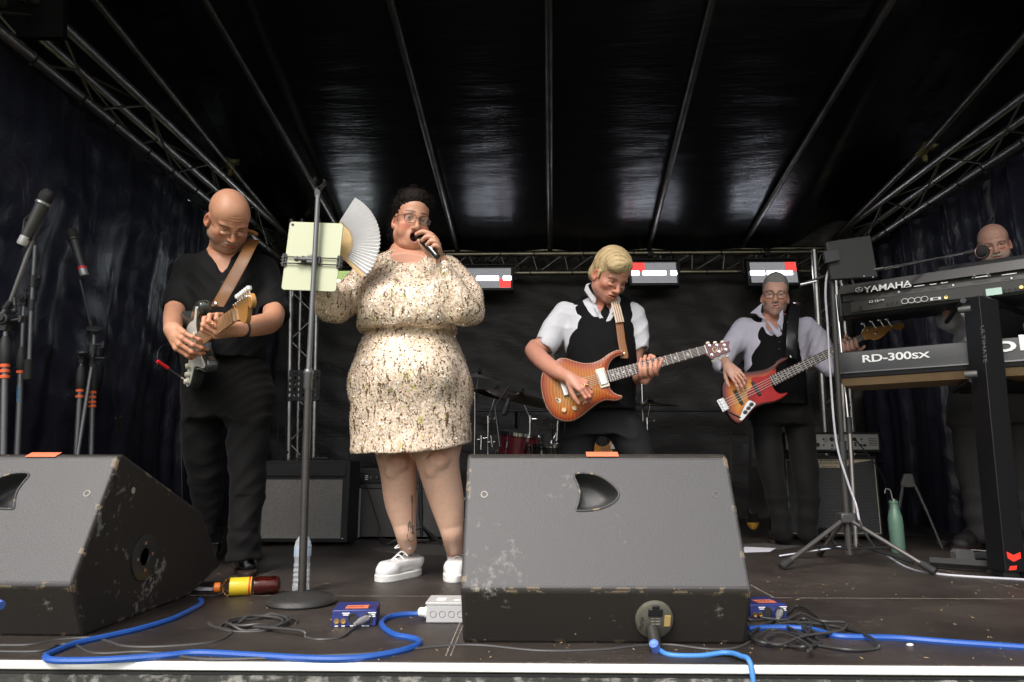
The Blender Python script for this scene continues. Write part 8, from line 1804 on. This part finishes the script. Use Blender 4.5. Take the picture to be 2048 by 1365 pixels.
def upper_keys():
 zt = 1.435; a, b = at_z(1680, 577, zt), at_z(2048, 523, zt); M = kb_frame(a, b); t = thing('keyboard', 'upper black keyboard with white maker\'s name and a row of sockets on its back', 'keyboard', a, group='keyboards on the column stand'); Ln = 1.42
 X = M.to_3x3() @ Vector((1, 0, 0)); tilt = -.10
 pr = [(0, 0), (.30, .035), (.34, .0), (.34, -.09), (.06, -.145), (.01, -.135), (-.002, -.075), (.016, -.068), (.012, -.03), (-.012, -.022)]
 m = MB(); p, e = prof_x(M, pr, 0, Ln); m.prism(p, e); m.obj('case', mat('keyboard_black', (.02, .02, .021), .42, bump=(200, .1)), t, bevel=.004)
 m = MB(); p, e = prof_x(M, [(-.018, -.034), (-.004, .010), (.004, .010), (-.010, -.034)], .0, Ln); m.prism(p, e); strip_ = m.obj('top_band', mat('band_black', (.028, .027, .028), .38), t)
 f = lambda px, py, d=0: (lambda q: q)(at_plane(M, px, py, -.0125 + d)); pw = at_plane(M, 1715, 584, -.018)
 up = (M.to_3x3() @ Vector((0, .42, 1))).normalized()
 lg = mat('white_print', (.75, .75, .75), .5)
 text('lettering', 'YAMAHA', lg, at_plane(M, 1728, 586, -.024), X, up, .054, strip_, thick=.001, off=.0012, font_sx=1.0)
 c = at_plane(M, 1718, 580, -.022); m = MB(); y_ = up; ring = [c + X * math.cos(i * .349) * .0155 + y_ * math.sin(i * .349) * .0145 for i in range(18)]; m.path(ring, .0016, n=5, closed=True)
 for k in range(3): a_ = k * 2.094 + 1.57; m.path([c + (X * math.cos(a_) + y_ * math.sin(a_)) * -.004, c + (X * math.cos(a_) + y_ * math.sin(a_)) * .0145], .0012, n=5); m.path([c + (X * math.cos(a_ + .3) + y_ * math.sin(a_ + .3)) * .006, c + (X * math.cos(a_ + .3) + y_ * math.sin(a_ + .3)) * .011], .0009, n=5)
 m.obj('emblem', lg, strip_)
 m = MB(); p, e = prof_x(M, [(-.004, -.074), (.012, -.036), (.016, -.036), (.0, -.080)], .05, Ln); m.prism([q + Vector((0, -.004, 0)) for q in p], e); m.obj('socket_panel', mat('panel_grey', (.060, .058, .057), .5), t)
 m = MB(); p, e = prof_x(M, [(-.004, -.124), (-.012, -.078), (-.006, -.078), (.004, -.124)], .04, Ln); m.prism([q + Vector((0, -.005, 0)) for q in p], e); pn = m.obj('rear_panel', MATS['panel_grey'], t)
 z7 = lambda x, y: (1640 + x / 3.25, 420 + y / 3.25)
 sock = lambda x, y: at_plane(M, *z7(x, y), -.0225); nY = -(M.to_3x3() @ Vector((0, 1, 0))); up2 = Vector((0, 0, 1))
 for (x, y) in ((552, 595), (594, 590), (637, 586), (680, 580)):
  c = sock(x, y); m = MB(); m.lathe([(.0125, 0), (.0125, .003), (.0100, .003), (.0095, .001), (0, .001)], c, nY, n=22); k_ = m.obj('midi_socket', M_hole, pn); m = MB(); m.path([c + nY * .003 + X * math.cos(i * .314) * .0132 + up2 * math.sin(i * .314) * .0132 for i in range(20)], .0016, n=5, closed=True); m.obj('socket_ring', lg, k_)
 for (x, y) in ((438, 612), (470, 608), (502, 604), (1196, 526), (1233, 521), (1270, 517), (262, 632), (266, 650)): m = MB(); m.lathe([(.006, 0), (.006, .003), (.003, .003), (0, .0005)], sock(x, y), nY, n=14); m.obj('jack_socket', M_hole, pn)
 Mx = Matrix((X, -nY, up2)).transposed()
 for (x, y, w_, h_, mm) in ((332, 597, .016, .012, lg), (368, 593, .014, .012, lg), (401, 587, .018, .006, lg), (752, 578, .040, .013, lg), (1130, 532, .055, .034, mat('pale_tape', (.45, .62, .55), .7))):
  m = MB(); m.box(sock(x, y), (w_, .003, h_), Mx); k_ = m.obj('port', mm, pn);
  if mm is lg: m = MB(); m.box(sock(x, y) + nY * .002, (w_ * .5, .002, h_ * .55), Mx); m.obj('port_hole', M_hole, k_)
 c = sock(820, 570); m = MB(); m.lathe([(.008, 0), (.008, .004), (.003, .004), (0, .002)], c, nY, n=14); m.obj('coax_socket', M_gold, pn); c = sock(1310, 508); m = MB(); m.lathe([(.009, 0), (.008, .02), (0, .02)], c, nY, n=14); m.obj('jack_plug', M_gold, pn)
 for (x, y) in ((512, 534), (866, 490), (1245, 445)): m = MB(); m.box(at_plane(M, *z7(x, y), -.021), (.006, .003, .009), Mx); m.obj('screw', lg, t)
 for (x, y, n_) in ((1005, 442, 1), (1092, 432, 1)):
  c = at_plane(M, *z7(x, y), -.021); m = MB(); m.path([c + X * -.010, c + X * .010, c + up2 * .014], .0012, n=5, closed=True); m.obj('warning_mark', lg, t)
 for (x, y, w_) in ((1048, 435, .045), (560, 503, .04), (645, 494, .04), (735, 484, .025), (808, 474, .025), (1230, 418, .05)): m = MB(); m.box(at_plane(M, *z7(x, y), -.021), (w_, .002, .0035), Mx); m.obj('print', lg, t)
 m = MB(); m.prism([M @ Vector((-.012, y, z)) for y, z in [(-.004, -.004), (.30, .036), (.38, .0), (.40, -.06), (.34, -.10), (.06, -.150), (.0, -.138)]], M.to_3x3() @ Vector((.014, 0, 0))); m.obj('end_cheek', mat('cheek_black', (.018, .018, .02), .35), t, bevel=.004)
 m = MB()
 for k in range(52): m.box(M @ Vector((.10 + k * .0235, .44, -.03)), (.0222, .15, .02), M.to_3x3())
 m.obj('keys', M_white, t, smooth=0)
 m = MB(); m.box(M @ Vector((Ln / 2, .40, -.07)), (Ln, .24, .04), M.to_3x3()); m.obj('key_bed', M_blkp, t)
 return M
def at_plane(M, px, py, y):
 """pixel -> the plane local y = const of frame M"""
 Mi = M.inverted(); o = Mi @ Vector((0, 0, CAMZ)); d = Mi.to_3x3() @ ray(px, py); t = (y - o.y) / d.y; return M @ (o + d * t)
MK = upper_keys()
def lower_keys():
 zt = 1.056; a, b = at_z(1676, 706, zt), at_z(1938, 683, zt); M = kb_frame(a, b); t = thing('keyboard', 'lower black stage piano with white lettering on its back and a wooden underside', 'keyboard', a, group='keyboards on the column stand'); Ln = 1.45; X = M.to_3x3() @ Vector((1, 0, 0))
 m = MB(); p, e = prof_x(M, [(0, 0), (.26, .02), (.34, -.02), (.34, -.12), (0, -.118), (-.014, -.095)], 0, Ln); m.prism(p, e); m.obj('case', mat('case_black', (.024, .025, .027), .42, bump=(300, .15)), t, bevel=.004)
 m = MB(); p, e = prof_x(M, [(.004, -.119), (.34, -.121), (.34, -.145), (.03, -.150)], .003, Ln); m.prism(p, e); m.obj('wooden_underside', mat('raw_board', (.30, .20, .11), .7, var=(18, .6, (.20, .13, .07))), t)
 lp = mat('grey_print', (.60, .60, .60), .5); up = (M.to_3x3() @ Vector((0, -.148, 1)) * 0 + M.to_3x3() @ Vector((0, .147, 1))).normalized()
 z7 = lambda x, y: (1640 + x / 3.25, 420 + y / 3.25)
 f = lambda x, y: at_plane(M, *z7(x, y), -.0115)
 text('lettering', 'RD-300', lp, f(272, 993), X, up, .054, t, thick=.001, off=.001, font_sx=1.35, sp=.95); text('lettering', 'SX', lp, f(598, 968), X, up, .041, t, thick=.001, off=.001, font_sx=1.55)
 text('lettering', 'Roland', lp, f(955, 940), X, up, .104, t, thick=.001, off=.0015, font_sx=1.62)
 m = MB(); p, e = prof_x(M, [(-.010, -.084), (-.016, -.098), (-.012, -.100), (-.006, -.086)], .0, Ln); m.prism(p, e); m.obj('edge_trim', mat('trim_dark', (.035, .036, .04), .4), t)
 m = MB(); m.prism([M @ Vector((-.022, y, z)) for y, z in [(-.006, -.02), (.06, .0), (.34, .0), (.40, -.06), (.40, -.13), (.0, -.125), (-.016, -.10)]], M.to_3x3() @ Vector((.022, 0, 0))); m.obj('end_cheek', MATS['cheek_black'], t, bevel=.004)
 m = MB()
 for k in range(52): m.box(M @ Vector((.10 + k * .0235, .44, -.05)), (.0222, .15, .02), M.to_3x3())
 m.obj('keys', M_white, t, smooth=0); m = MB(); m.box(M @ Vector((Ln / 2, .40, -.10)), (Ln, .24, .05), M.to_3x3()); m.obj('key_bed', M_blkp, t)
 return M
ML = lower_keys()
def column_stand():
 X = MK.to_3x3() @ Vector((1, 0, 0)); N_ = -(MK.to_3x3() @ Vector((0, 1, 0))); f = G(1995, 1140); t = thing('keyboard_stand', 'tall black column keyboard stand with red arrow markings at its foot', 'stand', f)
 mb = mat('stand_gloss_black', (.006, .006, .007), .3); lo = [G(1968, 1136), G(2052, 1146)];
 c0 = Vector((f.x, f.y, 0)); tp = at_plane(MK, 1968, 596, -.20); c1 = Vector((tp.x, tp.y, P(1968, 592, tp.y).z)); c0 = G(2034, 1162) ; c0.z = .03
 d = (c1 - c0).normalized(); m = MB(); w_ = .068
 side = (X - d * X.dot(d)).normalized(); fr = side.cross(d).normalized(); fr = fr if fr.y < 0 else -fr
 sec_ = lambda c: [c - side * w_ - fr * .02, c + fr * .045, c + side * w_ - fr * .02, c + side * w_ * .9 - fr * .13, c - side * w_ * .9 - fr * .13]
 a_, b_ = sec_(c0 + Vector((0, .06, 0))), sec_(c1 + Vector((0, .03, 0))); b_[0] += Vector((0, 0, -.02)); b_[2] += Vector((0, 0, -.02))
 m.add(a_ + b_, [tuple(range(5)), tuple(range(9, 4, -1))] + [(i, (i + 1) % 5, 5 + (i + 1) % 5, 5 + i) for i in range(5)]); m.obj('column', mb, t, smooth=0, bevel=.003)
 nl = ((a_[0] - a_[1]).cross(d)).normalized(); nl = nl if nl.y < 0 else -nl
 q = P(1954, 660, c1.y - .02)
 pl_o = b_[0];
 def onface(px, py):
  dd = ray(px, py); t_ = (pl_o - Vector((0, 0, CAMZ))).dot(nl) / dd.dot(nl); return Vector((0, 0, CAMZ)) + dd * t_
 e0, e1 = onface(1962, 652), onface(1969, 735); dr = (e1 - e0).normalized(); text('lettering', 'ULTIMATE', mat('dim_print', (.16, .16, .17), .5), e0 + nl * .002, dr, dr.cross(nl) * -1, .030, t, thick=.001, font_sx=1.25)
 for (px, py) in ((1931, 619), (1944, 749)):
  m = MB(); c = P(px, py, c1.y + .02); m.lathe([(.0, -.03), (.014, -.028), (.016, 0), (.016, .02), (.0, .02)], c, side, n=16); m.obj('knob', mat('knob_dark', (.08, .08, .08), .4), t)
 for (Mq, zz) in ((MK, -.165), (ML, -.165)):
  for s_ in (-.16, .10): base = c1 if Mq is MK else c0 + (c1 - c0) * .64; q = base + side * s_ * .3; q.z = (Mq @ Vector((0, 0, zz))).z; m = MB(); m.tube(q + Vector((0, .06, 0)), q - N_ * .5 + side * s_, .013, n=10); m.obj('support_arm', mb, t)
 y0 = [at_z(1860, 1124, .035), at_z(2008, 1134, .035)]; m = MB(); m.tube((y0[0]), (y0[1]), .022, n=4); m.obj('base_bar', mat('bar_dark', (.03, .03, .03), .35), t, smooth=0)
 m = MB(); k = G(2026, 1156); m.box(k + Vector((.0, .06, .02)), (.075, .12, .045)); m.obj('rubber_foot', mat('foot_grey', (.06, .06, .06), .6), t, bevel=.004)
 rd = mat('signal_red', (.85, .035, .02), .4)
 Yc = G(2026, 1156).y - .22; m = MB(); m.prism([P(x, y, Yc + .02) for x, y in [(2014, 1104), (2028, 1111), (2041, 1105), (2042, 1117), (2028, 1124), (2016, 1117)]], (0, .004, 0)); m.obj('red_chevron', rd, t, smooth=0); m = MB(); m.prism([P(x, y, Yc + .01) for x, y in [(2021, 1133), (2034, 1132), (2033, 1140), (2019, 1141)]], (0, .004, 0)); m.obj('red_marker', rd, t, smooth=0)
 m = MB(); m.tube(G(2045, 1148, .02), G(2045, 1148, .02) + Vector((.5, -.1, 0)), .02, n=8); m.obj('base_bar', MATS['bar_dark'], t)
column_stand()
t = thing('sustain_pedal', 'grey and black foot pedal on the floor by the keyboard player\'s shoe', 'pedal', G(1932, 1124)); c = G(1932, 1124)
m = MB(); m.prism([c + Vector((-.045, 0, .0)), c + Vector((.05, 0, 0)), c + Vector((.045, 0, .055)), c + Vector((-.03, 0, .06)), c + Vector((-.045, 0, .045))], (0, .05, 0)); m.obj('heel_block', mat('pedal_grey', (.09, .09, .09), .5), t, bevel=.002); m = MB(); m.box(c + Vector((.11, .03, .03)), (.12, .05, .03)); m.obj('pedal_plate', M_blkp, t, bevel=.004)
cable('pedal_lead', [c + Vector((.05, .03, .055)), c + Vector((.12, .0, .05)), c + Vector((.2, 0, .03)), G(2020, 1130, .03)], .003, mat('lead_grey', (.2, .2, .2), .5), 'thin grey lead from the foot pedal to the keyboard stand')
t = thing('laptop', 'black laptop seen from behind on the upper keyboard below the bald keyboard player\'s chin', 'laptop', at_plane(MK, 1960, 540, .2)); a, b = at_plane(MK, 1879, 534, .13), at_plane(MK, 2050, 509, .13); c_, d_ = at_plane(MK, 1876, 558, .08), at_plane(MK, 2052, 530, .08)
m = MB(); m.prism([a, b + (b - a) * .3, d_ + (d_ - c_) * .3, c_], (-.004, .02, 0)); m.obj('lid', M_blkp, t, bevel=.004)
m = MB(); m.box((c_ + d_) / 2 + Vector((.06, .18, -.01)), ((b - a).length * 1.2, .24, .02), MK.to_3x3()); m.obj('base', M_blkp, t)
t = thing('microphone_boom', 'chrome boom arm reaching to the round microphone at the keyboard player\'s mouth', 'stand', P(1768, 537, 3.3)); m = MB(); m.tube(P(1768, 537, 3.35), P(1936, 505, 3.42), .0075, .006, n=12); m.obj('boom', M_chrome, t); m = MB(); m.tube(P(1930, 507, 3.42), P(1950, 504, 3.42), .013, n=12); m.obj('holder', M_blkp, t); m = MB(); m.tube(P(1768, 537, 3.35), P(1690, 552, 3.42), .010, n=10); m.obj('pole', M_blk, t)
mc = P(1963, 505, 3.40); t = thing('microphone', 'round black microphone in front of the keyboard player\'s moustache', 'microphone', mc); m = MB(); dr = (Vector((0, 0, CAMZ)) - mc).normalized() + Vector((-.1, 0, 0)); m.lathe([(0, -.05), (.028, -.045), (.034, -.02), (.034, .0), (.036, .004), (.032, .012), (.030, .010)], mc, dr, n=24); m.obj('body', M_blkp, t); m = MB(); m.lathe([(.030, .0), (.024, .012), (.012, .018), (0, .020)], mc, dr, n=20); m.obj('grille', MATS['mic_grille'], t); m = MB(); m.path([mc + dr.normalized() * .012 + Vector((math.cos(i * .5) * .031, 0, math.sin(i * .5) * .031)) for i in range(13)], .0018, n=5, closed=True); m.obj('ring', mat('ring_rose', (.25, .12, .12), .3, .6), t)
def tripod():
 hub = Vector(G(1693, 1112)); hub = Vector((hub.x, hub.y, 0)); Yh = 3.5; hub = Vector((P(1693, 1040, Yh).x, Yh, 0)); t = thing('tripod_stand', 'black tripod stand with spread legs right of the bassist carrying the dark square panel', 'stand', hub)
 top = P(1664, 560, 3.42); m = MB(); m.tube(hub + Vector((0, 0, .05)), P(1684, 895, Yh), .0165, n=18); m.obj('lower_tube', M_grey if 0 else mat('tripod_grey', (.055, .052, .05), .32, .3), t); m = MB(); m.tube(P(1684, 895, Yh), top, .0125, n=18); m.obj('upper_tube', MATS['tripod_grey'], t)
 m = MB(); q = P(1684, 900, Yh); m.tube(q - Vector((0, 0, .05)), q + Vector((0, 0, .04)), .022, n=18); m.tube(q, q + Vector((-.05, 0, .0)), .007, n=8); m.obj('height_collar', M_blkp, t)
 m = MB(); h_ = P(1692, 1036, Yh); m.box(h_, (.075, .07, .05)); m.obj('leg_bracket', mat('bracket_grey', (.07, .07, .07), .4, .4), t, bevel=.008)
 for (px, py, n2) in ((1565, 1133, 0), (1866, 1142, 1), (1686, 1122, 2)):
  e = G(px, py, .02) if n2 < 2 else Vector((hub.x - .02, Yh + .3, .02)); s_ = h_ + (e - h_).normalized() * .03; m = MB(); m.tube(s_, e, .0105, n=12); lg = m.obj('leg', mat('tripod_leg', (.16, .15, .145), .3, .6), t); dd = (e - s_).normalized(); m = MB(); m.tube(e - dd * .055, e + dd * .01, .0165, n=14); m.obj('rubber_foot', M_rub, lg)
  m = MB(); bq = s_ + (e - s_) * .55; m.tube(hub + Vector((0, 0, .075)), bq, .006, n=6); m.obj('brace', M_blk, t)
 m = MB(); c = P(1664, 548, 3.42); m.tube(c + Vector((0, -.03, 0)), c + Vector((0, .03, 0)), .020, n=16); m.box(c + Vector((.03, 0, -.01)), (.05, .03, .03)); m.tube(c, P(1600, 570, 3.44), .007, n=10); m.tube(P(1672, 548, 3.42), P(1672, 520, 3.42), .017, n=12); m.box(P(1668, 510, 3.42), (.06, .04, .04)); m.box(P(1688, 555, 3.41), (.02, .02, .06)); m.obj('head_clamp', M_blkp, t, bevel=.003)
 m = MB(); m.tube(P(1600, 570, 3.44), P(1632, 563, 3.43), .0085, n=10); m.obj('side_bar', M_chrome, t)
 m = MB(); m.sphere(P(1690, 553, 3.40), .010); m.obj('blue_light', mat('blue_knob', (.03, .12, .4), .3), t)
 t2 = thing('display_panel', 'dark square panel tilted on top of the tripod stand left of the boom arm', 'panel', P(1710, 520, 3.38)); m = MB(); m.prism([P(x, y, 3.36) for x, y in [(1652, 484), (1742, 470), (1757, 555), (1662, 560)]], (0, .025, 0)); m.obj('shell', mat('panel_shell', (.012, .012, .012), .6, bump=(200, .3)), t2, bevel=.006); m = MB(); m.prism([P(x, y, 3.34) for x, y in [(1648, 503), (1676, 500), (1680, 520), (1652, 526)]], (0, .02, 0)); m.obj('bracket', M_blkp, t2); m = MB(); m.sphere(P(1746, 555, 3.34), .003); m.sphere(P(1728, 553, 3.34), .003); m.obj('rivets', M_white, t2)
 a, b = P(1672, 590, 3.75), P(1710, 1050, 3.75); f = Vector((P(1711, 1080, 3.75).x, 3.75, 0)); t3 = thing('microphone_stand', 'thin chrome stand standing just behind the black tripod stand', 'stand', f); m = MB(); m.tube(a, P(1700, 880, 3.75), .0075, n=14); m.obj('upper_tube', M_chrome, t3); m = MB(); m.tube(P(1699, 860, 3.75), f + Vector((0, 0, .06)), .012, n=14); m.obj('lower_tube', mat('satin_steel', (.40, .38, .36), .35, .9), t3); m = MB(); m.tube(P(1697, 835, 3.75), P(1699, 868, 3.75), .016, n=14); m.obj('grip_collar', M_blkp, t3)
 for q, L_ in ((185, .42), (300, .3), (45, .3)): m = MB(); e = f + Vector((math.cos(R(q)) * L_, math.sin(R(q)) * L_, .015)); m.tube(f + Vector((0, 0, .07)), e, .008, n=8); m.obj('leg', M_chrome if q == 185 else M_blk, t3)
tripod()
mw = mat('grey_white_cable', (.42, .42, .46), .45)
cable('signal_cable', [P(1672, 546, 3.40), P(1662, 540, 3.40), P(1654, 550, 3.40), P(1651, 590, 3.41), P(1655, 650, 3.43), P(1660, 740, 3.46), P(1672, 880, 3.47), P(1694, 960, 3.46), P(1712, 1010, 3.44), P(1722, 1050, 3.42), G(1748, 1093, .01), G(1780, 1116, .006), G(1820, 1138, .006), G(1880, 1149, .006), G(1960, 1155, .006), G(2070, 1161, .006)], .0055, mw, 'pale grey cable running down the tripod stand and along the floor to the right', n=10)
cable('signal_cable', [P(1672, 546, 3.40), P(1684, 541, 3.40), P(1698, 548, 3.41), P(1708, 570, 3.45)], .0045, mw, 'short pale cable looping over the tripod head clamp')
t = thing('instrument_stand', 'empty A-shaped folding instrument stand behind the green flask', 'stand', G(1830, 1082)); Y = 4.15
m = MB(); m.prism([P(x, y, Y) for x, y in [(1810, 948), (1825, 948), (1832, 972), (1826, 975), (1812, 975), (1803, 972)]], (0, .02, 0)); m.obj('hinge_cap', mat('hinge_grey', (.09, .085, .08), .5), t, bevel=.003)
for (a, b) in (((1806, 972), (1788, 1075)), ((1830, 972), (1884, 1090))): m = MB(); p, q = P(*a, Y), P(*b, Y - .05); m.tube(p, p + (q - p) * .45, .009, n=8); m.tube(p + (q - p) * .45, Vector((q.x, q.y, .01)), .007, n=8); m.obj('leg', mat('stand_leg_grey', (.06, .06, .06), .35, .4), t)
m = MB(); m.lathe([(0, 0), (.03, 0), (.034, .02), (.02, .035), (0, .035)], G(1884, 1092), (0, 0, 1), n=16); m.obj('foot', M_rub, t)
m = MB(); c = P(1930, 1000, 5.6)
for k in range(5): m.path([c + Vector((math.cos(a) * (.20 + .012 * k), .02 * k, math.sin(a) * (.26 + .01 * k))) for a in [i * .262 for i in range(24)]], .011, n=8, closed=True)
tag(m.obj('hanging_cable', mat('navy_cable', (.012, .014, .03), .45)), 'coil of thick dark cable hanging behind the keyboard player', 'cable')
cable('audio_cable', [G(x, y, .005) for x, y in ((1772, 1072), (1810, 1078), (1850, 1072), (1800, 1066), (1870, 1082), (1920, 1090), (1890, 1076))], .004, MATS['cable_black'], 'black cables on the floor around the A-shaped stand')
cable('wall_cable', [P(1463, 812, 5.9), P(1462, 900, 5.9), P(1466, 1010, 5.9), G(1470, 1040)], .004, mw if 0 else MATS['cable_grey'], 'thin dark cable hanging down behind the bassist\'s left elbow')
t = thing('hanging_cloth', 'square black cloth corner hanging in the top left of the stage', 'cloth', P(40, 20, 2.9)); m = MB(); m.prism([P(x, y, 2.8) for x, y in [(-60, -60), (127, -60), (126, 74), (-60, 74)]], (0, .03, 0)); m.obj('cloth', mat('black_cloth', (.003, .003, .003), .95, spec=.1), t)
